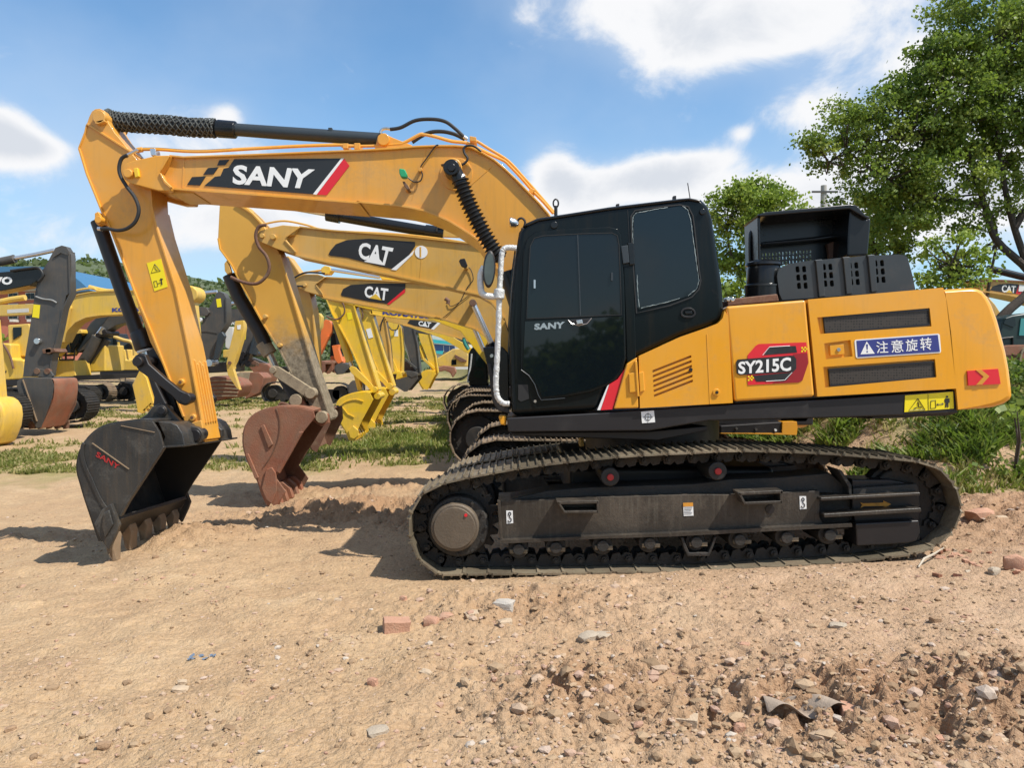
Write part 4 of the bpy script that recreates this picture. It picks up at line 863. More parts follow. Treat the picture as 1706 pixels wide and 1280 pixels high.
sl('end_block', [(314, 706), (335, 700), (342, 733), (328, 737), (320, 732)], YA0 - .03, YA1 + .03, ORANGE, stick_, bevel=.008)
for i in range(4):                                             # wear ribs on the inner face of the stick
    x0, y0 = 293 + i * 1.8, 590 + i * 3
    a = at(323 , 585, 7.11); 
ribs = [(7.15, 0), (7.21, 6), (7.27, 3), (7.33, 8), (7.39, 2)]
for Y, dy in ribs:
    A_, B_ = at(317.5, 596 + dy, YA0), at(336.5, 706, YA0)
    part('wear_rib', Mesh().slabw([(A_.x - .01, Y, A_.z), (A_.x + .03, Y, A_.z - .03), (B_.x + .03, Y, B_.z), (B_.x - .01, Y, B_.z)], (0, .022, 0)), ORANGE, stick_, bevel=.004)
for x, y, r in ((300.5, 637, 5.5), (320, 696, 5.5)):
    bs_ = part('stop_boss', Mesh().ycyl(x, y, YA0 - .035, YA0 + .01, r, 20), ORANGE, stick_, bevel=.006); part('boss_hole', Mesh().ycyl(x - .6, y, YA0 - .037, YA0 - .03, r * .5, 14), RUSTD, bs_)
wp = sl('warning_sticker', q(8, '823,197 903,172 940,330 866,355'), YA0 - .004, YA0 - .001, YELV, stick_, k=0)
pm = Mesh(); line(pm, 8, '868,202 848,252 900,240', YA0 - .005, .003, True); line(pm, 8, '868,218 872,232 884,238', YA0 - .005, .003); line(pm, 8, '862,300 878,296 886,326 868,332', YA0 - .005, .0025, True); line(pm, 8, '884,312 900,308', YA0 - .005, .0025)
line(pm, 8, '903,282 908,318', YA0 - .005, .006); line(pm, 8, '896,292 914,286', YA0 - .005, .004); part('sticker_pictogram', pm, BLKV, wp)
# hose loop at the stick joint
pipe('hose_loop', 1, '382,370 350,390 336,440 345,490 380,550 425,610 448,680 430,745 385,785 330,798 270,788 232,790', 6.97, .0165, RUBBER, R, 8)
fl = pipe('hose_fitting', 1, '385,368 440,340', 6.98, .015, CHROME, R); pipe('hose_fitting', 1, '215,788 240,790', 6.98, .018, CHROME, R)
# bucket cylinder
YB2 = 7.28
for Y in (7.05, 7.41): sl('cylinder_lug', q(1, '196,700 215,690 235,720 240,760 215,770 198,750'), Y, Y + .06, ORANGE, stick_, bevel=.006)
part('lug_pin', Mesh().ycyl(*q(1, '215,735')[0], 7.0, 7.5, 6, 20), ORANGE, stick_, bevel=.005)
bc = part('bucket_cylinder', Mesh().tube([at(163, 368, YB2), at(169, 385, YB2), at(200, 475, YB2), at(234, 568, YB2)], .066, 24), RAIL, R, bevel=.006)
part('cylinder_gland', Mesh().tube([at(231, 552, YB2), at(233, 556, YB2), at(241, 580, YB2), at(243, 584, YB2)], [.078, .088, .088, .07], 24), RAIL, bc)
part('gland_seal', Mesh().tube([at(243, 583, YB2), at(243.8, 586, YB2)], .082, 24), WRAP, bc)
part('cylinder_rod', Mesh().tube([at(242, 583, YB2), at(247, 605, YB2)], .045, 16), CHROME, bc)
sl('rod_guard', q(8, '830,690 862,670 900,740 945,850 960,900 1010,1080 960,1000 880,860 835,760'), 7.2, 7.36, RAIL, bc, bevel=.01)
for Y in (6.93, 7.5):
    part('rocker_link', slab_ref(q(8, '745,752 752,720 780,702 815,712 835,762 930,848 1010,912 1050,930 1068,955 1062,985 1035,998 1000,985 960,940 860,860 775,800'), 6.93, Y, Y + .07), RAIL, R, .012)
    part('rocker_pin', Mesh().ycyl(*q(8, '1040,958')[0], Y - .04, Y + .08, 9, 24), RAIL, R, bevel=.008)
part('linkage_pin', Mesh().ycyl(*q(8, '768,750')[0], 6.88, 7.64, 8.5, 24), RAIL, R, bevel=.008)
sl('bucket_link', q(8, '790,770 830,760 880,880 935,990 925,1030 880,1050 855,1010 860,950 830,850'), 7.1, 7.44, RAIL, R, bevel=.02)
# ---------- bucket ----------
YK0, YK1 = 6.62, 7.98
shell = sm2(q(3, '410,592 355,588 290,596 225,606 170,628 125,668 95,715 80,765 78,815 92,868 110,930 140,1020 160,1080 176,1126'), 3)
bk = part('bucket', Mesh().ribbon(shell, 5, YK0, YK1, k=KZ), BUCK, R, bevel=.004, smooth=50, label='black bucket standing on its teeth')
plate = shell + q(3, '190,1120 240,1040 262,1010 300,945 460,706 440,640')
sl('side_plate', plate, YK0 - .02, YK0 + .012, BUCK, bk, bevel=.004)
part('side_plate', slab_ref(plate, YK0, YK1 - .012, YK1 + .02), BUCKIN, bk, .004)
part('side_edge', Mesh().ribbon(q(3, '265,1015 300,950 460,706'), 3.5, YK0 - .032, YK0 + .02), BUCK, bk, bevel=.004)
part('heel_strip', Mesh().ribbon(sm2(q(3, '150,700 105,690 96,740 112,800 135,850 170,930 205,985'), 3)[3:], 6, YK0 - .03, YK0), BUCK, bk, bevel=.003)
part('side_ridge', Mesh().ribbon(q(3, '142,690 305,806'), 1.3, YK0 - .03, YK0 - .02), TOOTH, bk)
part('side_ridge', Mesh().ribbon(q(3, '270,612 420,642'), 1.0, YK0 - .03, YK0 - .02), TOOTH, bk)
lettering('SANY', q(3, '166,726 268,786 258,808 158,748'), YK0 - .024, DIRTREDV, bk, .02)
sl('torque_tube', q(3, '430,592 490,596 520,610 545,650 556,706 450,706 462,660'), YK0 + .1, YK1 - .1, BUCK, bk, bevel=.012)
part('mouth_lip', Mesh().ribbon(q(3, '452,708 545,702'), 3, YK0 + .01, YK1 - .02, k=KZ), BUCK, bk, bevel=.004)
for Y in (6.98, 7.45):
    part('bucket_ear', slab_ref(q(3, '335,594 385,560 410,528 440,512 470,520 492,548 530,590 570,608 610,620 632,640 634,672 610,696 570,704 520,690 440,640 400,600'), 6.98, Y, Y + .07), BUCK, bk, .01)
for s, r in (('447,546', 9.5), ('596,656', 14)):
    pp = part('bucket_pin', Mesh().ycyl(*q(3, s)[0], 6.93, 7.12, r * .75, 24), RAIL, bk, bevel=.01); part('pin_flange', Mesh().ycyl(*q(3, s)[0], 6.95, 6.99, r, 24), BUCK, pp, bevel=.006)
lo1 = part('cutting_lip', Mesh().slab(q(3, '168,1080 262,1012 270,1028 186,1128 176,1120'), YK0, YK1, KZ), BUCK, bk, bevel=.006)
for i in range(5):
    Y = YK0 + .03 + i * (YK1 - YK0 - .18) / 4; dz = -KZ * (Y - YK0); p0 = [at(x, y, YK0) for x, y in q(3, '176,1096 222,1072 238,1110 232,1160 240,1222 214,1224 205,1180 190,1130')]
    rr = random.Random(i); tp = [Vector((p.x, Y, p.z + dz)) for p in p0]; cz = sum((p for p in tp), Vector()) / len(tp); vs = tp + [p + Vector((0, .12, 0)) for p in tp]
    for k in (4, 5): vs[k].y += .03; vs[k + 8].y -= .03
    ms = Mesh().add(vs, [tuple(range(8)), tuple(range(15, 7, -1))] + [(a, (a + 1) % 8, (a + 1) % 8 + 8, a + 8) for a in range(8)])
    part('tooth', ms, TOOTH, bk, bevel=.012)
for Y in (YK0 - .07, YK1 + .02):
    o = part('side_cutter', slab_ref(q(3, '150,1050 185,985 225,960 262,1055 250,1090 215,1165 195,1140 170,1100'), YK0 - .07, Y, Y + .05), BUCK, bk, .008)
    part('cutter_ridge', slab_ref(q(3, '198,1000 222,985 240,1050 205,1110 190,1060'), YK0 - .07, Y - .02, Y), BUCK, o, .008)
# ================= the machines behind =================
GREYS0 = mat('grey_strap_cloth', (.25, .25, .24), .8)
def root(name, px, py, Y, label, cat='excavator', group=G_EXC):
    p = at(px, py, Y); return thing(name, (p.x, Y, p.z), label, cat, group)
def S3(par, nm, z, s, Y0, Y1, m, bevel=.008, **kw): return part(nm, Mesh().slab(q(z, s), Y0, Y1), m, par, bevel, **kw)
def RB(par, nm, z, s, t_, Y0, Y1, m, closed=False, smooth_=0, bevel=0.0):
    pts = q(z, s); pts = sm2(pts, smooth_) if smooth_ else pts
    return part(nm, Mesh().ribbon(pts, t_, Y0, Y1, closed), m, par, bevel)
def TB(par, nm, z, s, Y, r, m, curve=True, n=10):
    pts = [at(x, y, Y) for x, y in q(z, s)]; return part(nm, Mesh().tube(bez(pts, 6) if curve else pts, r, n), m, par)
def PIN(par, nm, z, s, Y0, Y1, r, m, bevel=.006): return part(nm, Mesh().ycyl(*q(z, s)[0], Y0, Y1, r, 20), m, par, bevel)
def bucket(par, z, back, front, Y0, Y1, m, mi=None, teeth=None, tn=5, tm_=None, t_=4, label=None):
    """curved back shell, two side plates and a row of teeth"""
    sh = sm2(q(z, back), 3); b = part('bucket', Mesh().ribbon(sh, t_, Y0, Y1), m, par, .004, smooth=50, label=label)
    pl = sh + q(z, front)
    part('side_plate', Mesh().slab(pl, Y0 - .015, Y0 + .015), m, b, .004)
    w = [at(x, y, Y0) for x, y in pl]; part('side_plate', Mesh().slabw([(p.x, Y1 - .015, p.z) for p in w], (0, .03, 0)), mi or m, b, .004)
    if teeth:
        for i in range(tn):
            Y = Y0 + .02 + i * (Y1 - Y0 - .13) / (tn - 1); w = [at(x, y, Y0) for x, y in q(z, teeth)]
            part('tooth', Mesh().slabw([(p.x, Y, p.z) for p in w], (0, .10, 0)), tm_ or m, b, .01)
    return b
def body(par, x0, x1, Yc, z0, m, w=2.7, cabm=None, cabx=None):
    """house, tail weight and cab of a machine seen only in glimpses; x1 is the tail side"""
    s = 1 if x1 > x0 else -1; Y0, Y1 = Yc - w / 2, Yc + w / 2; cabm = cabm or CABB
    part('chassis', Mesh().slabw([(x0, Y0, z0), (x1, Y0, z0), (x1, Y0, z0 + .18), (x0, Y0, z0 + .18)], (0, w, 0)), RAIL, par, .02)
    xa = x0 + (x1 - x0) * .33
    part('engine_cover', Mesh().slabw([(xa, Y0 + .03, z0 + .18), (x1 - s * .5, Y0 + .03, z0 + .18), (x1 - s * .5, Y0 + .03, z0 + 1.02), (xa, Y0 + .03, z0 + .98)], (0, w - .06, 0)), m, par, .05)
    part('counterweight', Mesh().slabw([(x1 - s * .48, Y0, z0 - .04), (x1 - s * .05, Y0, z0 - .04), (x1 + s * .06, Y0, z0 + .1), (x1 - s * .1, Y0, z0 + 1.02), (x1 - s * .48, Y0, z0 + 1.05)], (0, w, 0)), m, par, .10, 4)
    cx = x0 + s * .02
    cb = part('cab', Mesh().slabw([(cx, Y0, z0 + .18), (cx + s * 1.55, Y0, z0 + .18), (cx + s * 1.55, Y0, z0 + 1.82), (cx + s * .28, Y0, z0 + 1.82), (cx + s * .02, Y0, z0 + 1.1)], (0, 1.0, 0)), cabm, par, .05, 3)
    part('cab_window', Mesh().slabw([(cx + s * .16, Y0 - .006, z0 + .85), (cx + s * .85, Y0 - .006, z0 + .85), (cx + s * .85, Y0 - .006, z0 + 1.68), (cx + s * .36, Y0 - .006, z0 + 1.68)], (0, .01, 0)), GLASS, cb)
    part('cab_window', Mesh().slabw([(cx + s * .93, Y0 - .006, z0 + .8), (cx + s * 1.45, Y0 - .006, z0 + .8), (cx + s * 1.45, Y0 - .006, z0 + 1.68), (cx + s * .93, Y0 - .006, z0 + 1.68)], (0, .01, 0)), GLASS, cb)
    part('swing_ring', Mesh().cyl(((x0 + x1) / 2 - s * .35, Yc, z0 - .2), ((x0 + x1) / 2 - s * .35, Yc, z0), .55, n=28), RAIL, par)
def decal(par, z, shape, Y, word, quad, stripe=None, sm_=None, tri=None, tc_=None, m=BLKV):
    d = part('decal', Mesh().slab(q(z, shape), Y - .006, Y - .002), m, par)
    if word: lettering(word, q(z, quad), Y - .008, WHITE, d, .034)
    if tri: part('triangle_mark', Mesh().add([at(x, y, Y - .0095) for x, y in q(z, tri)], [(0, 1, 2)]), tc_, d, smooth=0)
    if stripe: part('decal_stripe', Mesh().slab(q(z, stripe), Y - .0065, Y - .003), sm_, d)
    return d
def gzp(x, Y): return gzs(x, Y)

# --- second machine: tan yellow with muddy arm and rusty bucket ---
Y2 = 10.5
E = root('excavator', 853, 770, Y2, 'tan yellow excavator with mud caked arm and rusty red bucket just behind the orange one')
a0, a1 = Y2 - .22, Y2 + .22
bm_ = S3(E, 'boom', 'A', '285,235 305,212 360,195 430,180 520,188 700,208 1060,235 1500,283 1620,300 1700,420 1780,640 1860,960 1800,1010 1720,900 1640,690 1570,600 1500,560 1300,512 1000,448 700,388 500,345 400,312 290,265', a0, a1, CATY)
RB(bm_, 'top_flange', 'A', '520,189 700,209 1060,236 1500,284 1620,300', 2.2, a0 - .03, a1 + .03, CATY); RB(bm_, 'bottom_flange', 'A', '500,345 700,388 1000,448 1300,512 1500,560 1570,600 1640,690', 2.6, a0 - .03, a1 + .03, CATY)
S3(bm_, 'boom_tip', 'A', '285,235 305,212 360,195 430,180 520,188 490,235 455,240 450,262 498,325 490,340 400,312 290,265', a0 - .07, a0, CATY)
RB(bm_, 'tip_edge', 'A', '520,192 450,243', 1.6, a0 - .085, a0 - .05, CATY); RB(bm_, 'tip_edge', 'A', '440,262 500,328', 1.6, a0 - .085, a0 - .05, CATY)
PIN(bm_, 'pivot_pin', 'A', '315,238', a0 - .1, a1 + .1, 4, CATY); PIN(bm_, 'lock_pin', 'A', '373,243', a0 - .14, a0, 4.6, CATY)
decal(bm_, 'A', '680,340 690,320 720,285 780,262 900,255 1152,272 1154,295 1085,395 1030,420 960,405 780,358 690,348', a0, 'CAT', '848,272 1036,305 1008,402 842,362', '1120,345 1150,315 1140,342 1050,428 1022,424', WHITE, '940,345 874,380 990,402', WHITE)
rnd = part('round_badge', Mesh().ycyl(*q('A', '1187,328')[0], a0 - .006, a0 - .002, 10.5, 28), WHITE, bm_); S3(rnd, 'badge_bar', 'A', '1178,300 1187,300 1187,356 1178,356', a0 - .009, a0 - .005, CATY, 0)
lm = S3(bm_, 'work_lamp', 'A', '1392,378 1400,366 1425,362 1440,400 1428,415 1405,405', a0 - .22, a0 - .12, RAIL); S3(lm, 'lamp_stalk', 'A', '1425,400 1445,405 1440,420 1420,420', a0 - .14, a0, CATY)
TB(bm_, 'lamp_cable', 'A', '1440,405 1460,430 1470,480 1440,520 1400,600', a0 - .02, .006, RUBBER); RB(bm_, 'weld_strip', 'A', '1195,262 1180,470', .8, a0 - .004, a0, CATY)
TB(E, 'stick_cylinder', 'A', '680,118 760,135 1000,178 1200,212 1310,225', Y2, .075, BLACK, False, 18); TB(E, 'cylinder_collar', 'A', '672,118 745,132', Y2, .10, BLACK, False, 18); TB(E, 'cylinder_rod', 'A', '300,60 520,92 680,120', Y2, .04, CHROME, False)
TB(E, 'cylinder_collar', 'A', '1210,214 1310,228', Y2, .09, BLACK, False, 18)
for Y in (a0, a1 - .06): S3(bm_, 'cylinder_bracket', 'A', '1305,245 1308,210 1330,200 1370,215 1430,250', Y, Y + .06, CATY)
TB(bm_, 'hydraulic_pipe', 'A', '300,185 340,172 440,158 560,180 640,204 760,215 1060,230 1290,255 1480,285', Y2 - .1, .014, CATY)
TB(E, 'hose_loop', 'A', '340,180 300,190 282,240 300,300 340,350 357,410 340,460 290,500 220,495 145,465', a0 - .1, .022, RUSTD)
TB(E, 'cylinder_hose', 'A', '1270,215 1275,190 1300,182 1330,195', Y2 - .1, .016, RUBBER)
b0, b1 = Y2 - .17, Y2 + .17
sk = part('stick', Mesh().slab([(366, 339), (393, 338), (406, 341), (420, 354), (437, 374), (455, 400), (466, 424), (500, 540), (523, 620), (551, 700), (530, 707), (512, 668), (487, 627), (465, 582), (439, 541), (407, 483), (384, 440), (366, 415), (363, 396)], b0, b1), CATMUD, E, .006)
for pts in ([(466, 424), (500, 540), (523, 620), (550, 698)], [(363, 397), (366, 415), (384, 440), (407, 483), (439, 541), (465, 582), (487, 627), (512, 668)], [(393, 338), (420, 356), (437, 375)]): part('edge_flange', Mesh().ribbon(pts, 2.2, b0 - .025, b1 + .025), CATMUD, sk)
for s in ('330,680', '410,838'): PIN(sk, 'stop_boss', 'A', s, b0 - .08, b0 + .02, 3.5, CATY)
for Y in (b0 - .02, b1 - .04): S3(E, 'cylinder_lug', 'A', '110,390 125,372 140,410 148,440 125,450 112,430', Y, Y + .06, CATY)
TB(E, 'bucket_cylinder', 'B', '440,100 520,290 700,590 760,720', Y2, .095, RAIL, False, 18); TB(E, 'cylinder_gland', 'B', '735,700 800,800', Y2, .10, DUSTY, False, 18); TB(E, 'cylinder_rod', 'B', '790,790 850,920', Y2, .05, CHROME, False)
for Y in (Y2 - .30, Y2 + .24): S3(E, 'rocker_link', 3, '930,360 945,345 970,350 1125,450 1132,475 1115,492 1095,488 950,392', Y, Y + .06, DUSTY)
S3(E, 'bucket_link', 3, '955,385 985,395 1065,470 1072,510 1040,520 1020,500', Y2 - .14, Y2 + .14, RAIL)
for s, r in (('943,365', 5.5), ('1110,468', 9)): PIN(E, 'linkage_pin', 3, s, Y2 - .34, Y2 + .34, r, DUSTY)
bk2 = bucket(E, 3, '1125,548 1060,532 970,530 900,545 850,575 822,620 814,680 825,740 850,800 880,860 900,920 925,968', '960,975 1002,905 955,840 1080,640 1132,575', Y2 - .56, Y2 + .56, RUST, RUSTD, '890,900 935,890 970,920 985,965 945,978 925,985 905,950', 5, RUST, label='rusty red bucket standing in the dirt')
S3(bk2, 'wear_plate', 3, '890,615 905,607 945,695 925,712', Y2 - .60, Y2 - .56, RUST); S3(bk2, 'wear_plate', 3, '1060,640 1080,640 975,825 960,815', Y2 - .60, Y2 - .56, RUST)
RB(bk2, 'side_ridge', 3, '960,535 975,590 970,660 940,740 900,800', 1.5, Y2 - .585, Y2 - .565, RUSTD, smooth_=3); S3(bk2, 'wear_plate', 3, '822,740 835,735 882,845 865,850', Y2 - .60, Y2 - .56, RUST)
S3(bk2, 'side_cutter', 3, '905,850 915,805 940,798 958,825 962,900 940,960 915,940 895,890', Y2 - .61, Y2 - .56, RUST); S3(bk2, 'side_cutter', 3, '1020,880 1055,850 1052,890 1035,905', Y2 + .5, Y2 + .56, RUST)
for s, r in (('1045,500', 10.5), ('1160,575', 10)): PIN(bk2, 'bucket_pin', 3, s, Y2 - .32, Y2 + .32, r, DUSTY)
for Y in (Y2 - .28, Y2 + .21): S3(bk2, 'bucket_ear', 3, '1010,525 1020,490 1045,475 1075,490 1100,535 1150,545 1190,560 1195,600 1160,615 1120,590', Y, Y + .07, RUST)
TB(bk2, 'shackle', 3, '1020,520 985,512 975,520 985,530 1020,528', Y2 - .3, .018, RUSTD)
x0_, z0_ = -.62, -.26
for Y in (9.05, 11.3): simple_track(E, -.64 + (Y - 9) * .02, 3.3, Y, .6, -.24, .90, SHOED)
body(E, .15, 3.6, Y2, .82, CATY)
S3(E, 'side_box', 7, '255,158 575,137 580,195 255,200', 9.02, 9.5, RAIL, .01); S3(E, 'side_box_trim', 7, '255,198 655,206 660,170 656,135 580,137 578,196 255,196', 9.0, 9.55, ORANGE2, .02)
for s in ('340,172', '443,177'): PIN(E, 'box_bolt', 7, s, 8.99, 9.02, 2, CHAR, 0)
PIN(E, 'box_bolt', 7, '545,181', 8.99, 9.02, 2, WHITE, 0)

# --- third machine: smaller tan yellow, cat decal with a red stripe ---
Y3 = 13.6
E = root('excavator', 868, 720, Y3, 'tan yellow excavator third in the row, its boom decal ending in a red stripe')
a0, a1 = Y3 - .22, Y3 + .22
bm_ = S3(E, 'boom', 'A', '485,480 500,460 540,448 620,448 665,465 900,478 1190,495 1450,510 1560,560 1640,700 1740,1000 1680,1030 1600,840 1480,748 1300,692 1000,640 780,600 640,575 560,545 495,512', a0, a1, CATY)
RB(bm_, 'top_flange', 'A', '665,465 900,479 1190,496 1450,511', 2, a0 - .03, a1 + .03, CATY); RB(bm_, 'bottom_flange', 'A', '640,575 780,600 1000,640 1300,692 1480,748 1600,840', 2.2, a0 - .03, a1 + .03, CATY)
S3(bm_, 'boom_tip', 'A', '485,480 500,460 540,448 620,448 665,465 640,480 610,500 650,570 560,545 495,512', a0 - .07, a0, CATY); RB(bm_, 'tip_edge', 'A', '655,468 612,500', 1.4, a0 - .085, a0 - .05, CATY); RB(bm_, 'tip_edge', 'A', '612,510 650,560', 1.4, a0 - .085, a0 - .05, CATY)
PIN(bm_, 'lock_pin', 'A', '548,508', a0 - .12, a0, 3, CATY)
decal(bm_, 'A', '748,558 760,530 800,508 920,500 1100,500 1100,545 1005,612 900,598 752,568', a0, 'CAT', '880,512 1008,528 1000,595 875,575', '1097,530 1100,548 1010,618 1000,612', RED, '938,556 903,580 972,592', BRIGHT)
TB(bm_, 'work_lamp', 'A', '1318,582 1335,595 1332,612', a0 - .15, .035, RUSTD, False); TB(bm_, 'lamp_cable', 'A', '1335,600 1350,625 1400,600 1470,545 1500,500', a0 - .02, .006, RUBBER); TB(bm_, 'lamp_cable', 'A', '1290,700 1340,660 1400,600', a0 - .02, .006, RUBBER)
PIN(bm_, 'lift_pin', 'A', '1468,605', Y3 - .6, Y3 + .6, 6, RUSTD); TB(E, 'lift_rod', 'A', '1475,620 1575,840', Y3 - .5, .05, CHROME, False, 14); TB(E, 'lift_rod', 'A', '1475,740 1530,870', Y3 + .5, .045, CHROME, False, 14)
TB(E, 'lift_cylinder', 'A', '1560,830 1660,1040', Y3 - .5, .085, BLACK, False, 14)
TB(bm_, 'hydraulic_pipe', 'A', '510,455 560,440 680,425 760,435 940,462', Y3, .02, CATY); TB(bm_, 'stick_cylinder', 'A', '690,425 960,466', Y3 - .1, .03, CHROME, False); S3(bm_, 'cylinder_bracket', 'A', '640,415 660,402 685,408 695,430 680,448 640,448', Y3 - .15, Y3 + .1, BRIGHT)
TB(E, 'hose_loop', 'A', '660,445 560,440 500,465 480,490 495,512 550,515', a0 - .1, .016, RUBBER); S3(bm_, 'cylinder_cover', 'A', '955,458 1040,466 1180,492 970,478', Y3 - .1, Y3 + .1, BRIGHT)
sk = S3(E, 'stick', 'A', '418,345 455,352 490,400 530,460 575,560 590,640 605,800 612,1000 560,1000 520,800 480,600', Y3 - .16, Y3 + .16, CATY); RB(sk, 'edge_flange', 'A', '455,352 490,400 530,460 575,560 592,640 605,800 612,1000', 2, Y3 - .19, Y3 + .19, CATY)
bucket(E, 3, '1180,540 1140,560 1110,600 1100,660 1120,720', '1140,730 1200,600 1195,540', Y3 - .5, Y3 + .5, RUSTD, None, None)
for Y in (12.1, 14.4): simple_track(E, -1.0, 3.2, Y, .6, -.10, .9, SHOED)
body(E, -.1, 3.5, Y3, 1.0, CATY)

# --- the bright yellow pair ---
def yellow_arm(E, Yc, dx, dy, s):
    """stick and bucket of the two bright yellow machines; s scales about the upper end"""
    T = lambda pts: [(520 + dx + (520 + (x) / 4.57 - 520) * s, 480 + dy + (y / 4.57) * s) for x, y in (tuple(map(float, p.split(','))) for p in pts.split())]
    a0, a1 = Yc - .17, Yc + .17
    sk = part('stick', Mesh().slab(T('85,20 300,20 320,130 400,430 500,760 512,800 470,822 450,740 380,650 285,440 200,280 150,190'), a0, a1), BRIGHT, E, .006)
    part('edge_flange', Mesh().ribbon(T('310,100 330,180 400,430 505,775'), 2.2, a0 - .03, a1 + .03), BRIGHT, sk); part('edge_flange', Mesh().ribbon(T('88,30 150,190 200,280 285,440 380,650 450,740'), 2, a0 - .03, a1 + .03), BRIGHT, sk)
    c0, c1 = T('180,240 290,560'); part('bucket_cylinder', Mesh().tube([at(*c0, Yc), at(*c1, Yc)], .085, 14), BRIGHT, E)
    c0, c1 = T('285,550 310,610'); part('cylinder_rod', Mesh().tube([at(*c0, Yc), at(*c1, Yc)], .045, 12), CHROME, E)
    for Y in (Yc - .26, Yc + .2): part('rocker_link', Mesh().slab(T('280,610 300,595 330,605 460,740 480,780 450,790 420,750 300,650'), Y, Y + .06), BRIGHT, E, .006)
    part('bucket_link', Mesh().slab(T('310,640 345,650 370,740 385,790 345,780'), Yc - .1, Yc + .1), BRIGHT, E, .006)
    sh = sm2(T('440,800 400,792 330,800 260,822 210,850 187,900 195,975 225,1040 262,1100 285,1160'), 3)
    b = part('bucket', Mesh().ribbon(sh, 3, Yc - .58, Yc + .58), BRIGHT, E, .004, smooth=50); pl = sh + T('320,1160 352,1130 345,1085 380,1010 450,880 465,850')
    part('side_plate', Mesh().slab(pl, Yc - .6, Yc - .57), BRIGHT, b, .004); w = [at(x, y, Yc - .58) for x, y in pl]; part('side_plate', Mesh().slabw([(p.x, Yc + .57, p.z) for p in w], (0, .03, 0)), BRIGHT, b, .004)
    part('side_ridge', Mesh().ribbon(sm2(T('215,895 260,865 330,850 390,865'), 3), 1.2, Yc - .62, Yc - .6), BRIGHT, b); part('side_ridge', Mesh().ribbon(T('230,910 270,960 320,985'), 1.2, Yc - .62, Yc - .6), BRIGHT, b)
    part('side_cutter', Mesh().slab(T('275,1085 310,1050 350,1085 352,1125 320,1150 290,1140'), Yc - .65, Yc - .6), BRIGHT, b, .006)
    for i in range(5): part('tooth', Mesh().slabw([(at(x, y, Yc - .58).x, Yc - .55 + i * .25, at(x, y, Yc - .58).z) for x, y in T('262,1090 300,1070 335,1130 325,1165 290,1172')], (0, .1, 0)), BRIGHT, b, .006)
    for c_, r in (('470,775', 5.5), ('495,825', 5.5)):
        (x, y), = T(c_); part('bucket_pin', Mesh().ycyl(x, y, Yc - .3, Yc + .3, r, 18), BRIGHT, b, .006)
    part('hose_loop', Mesh().tube(bez([at(x, y, a0 - .06) for x, y in T('110,215 150,235 200,235 245,190 240,130 215,90')], 5), .018, 8), RUSTD, E)
    return sk, T
Y4 = 16.6
E = root('excavator', 868, 700, Y4, 'bright yellow excavator whose bucket stands furthest forward on the grass')
sk, T = yellow_arm(E, Y4, 0, 0, 1.0); part('caution_sticker', Mesh().slab(T('262,190 300,185 308,235 272,245'), Y4 - .176, Y4 - .172), YELV, sk)
S3(E, 'boom', 'A', '640,580 700,560 900,570 1200,610 1500,700 1640,900 1640,1000 1560,960 1400,760 1200,680 900,640', Y4 - .2, Y4 + .2, BRIGHT)
for Y in (15.2, 17.4): simple_track(E, -1.3, 2.9, Y, .6, .0, .9, SHOED, close_up=False)
body(E, -.3, 3.2, Y4, 1.05, BRIGHT)
Y5 = 19.4
E = root('excavator', 865, 685, Y5, 'bright yellow excavator with blue lettering on its boom and white sticker on its stick')
sk, T = yellow_arm(E, Y5, 36, 12, .895); part('white_sticker', Mesh().slab(q('C', '410,315 445,305 465,375 430,385'), Y5 - .18, Y5 - .174), WHITE, sk)
b5 = S3(E, 'boom', 'C', '330,112 430,108 535,140 720,160 920,190 1050,215 1200,265 1330,330 1400,420 1400,480 1320,440 1240,365 1130,300 1050,268 900,240 720,232 530,212 440,195 380,175 335,140', Y5 - .2, Y5 + .2, BRIGHT)
RB(b5, 'bottom_flange', 'C', '440,195 530,212 720,232 900,240 1050,268 1130,300 1240,365', 1.6, Y5 - .23, Y5 + .23, BRIGHT); TB(b5, 'pivot_boss', 'C', '365,135 450,150', Y5 - .22, .06, BRIGHT, False)
lettering('KOMATSU', q('C', '540,152 912,202 905,238 535,202'), Y5 - .206, BLUEV, b5, .05)
for Y in (18.0, 20.2): simple_track(E, -1.4, 2.8, Y, .6, .02, .9, SHOED, close_up=False)
body(E, -.4, 3.1, Y5, 1.07, BRIGHT)

# --- machines further along the row ---
Y6 = 22.5
E = root('excavator', 840, 672, Y6, 'tan excavator deep in the row with small dark decal low on its thin boom')
b6 = S3(E, 'boom', 'C', '545,235 580,218 740,236 980,262 1120,268 1230,320 1330,410 1400,520 1350,540 1240,425 1100,378 900,325 690,282 560,250', Y6 - .2, Y6 + .2, CATY); RB(b6, 'bottom_flange', 'C', '690,282 900,325 1100,378 1240,425', 1.3, Y6 - .23, Y6 + .23, CATY)
decal(b6, 'C', '725,268 745,240 975,264 930,315 780,288', Y6 - .2, 'CAT', '812,250 908,262 898,302 808,286', '955,262 980,265 925,318 905,312', WHITE, '862,272 838,290 882,298', WHITE)
s6 = S3(E, 'stick', 'C', '410,180 500,185 560,225 590,440 605,640 585,660 540,520 480,370', Y6 - .17, Y6 + .17, CATY); RB(s6, 'edge_flange', 'C', '555,230 588,440 603,640', 1.4, Y6 - .2, Y6 + .2, CATY)
TB(E, 'hose_loop', 'C', '560,205 530,260 515,330 480,360 440,340', Y6 - .25, .02, RUBBER); bucket(E, 'C', '560,660 520,680 480,720 470,780', '520,800 590,720 600,660', Y6 - .55, Y6 + .55, RUSTD)
for Y in (21, 23.3): simple_track(E, -1.9, 2.4, Y, .6, .02, .9, SHOED, close_up=False)
body(E, -.6, 2.9, Y6, 1.07, CATY)
Y7 = 25.5
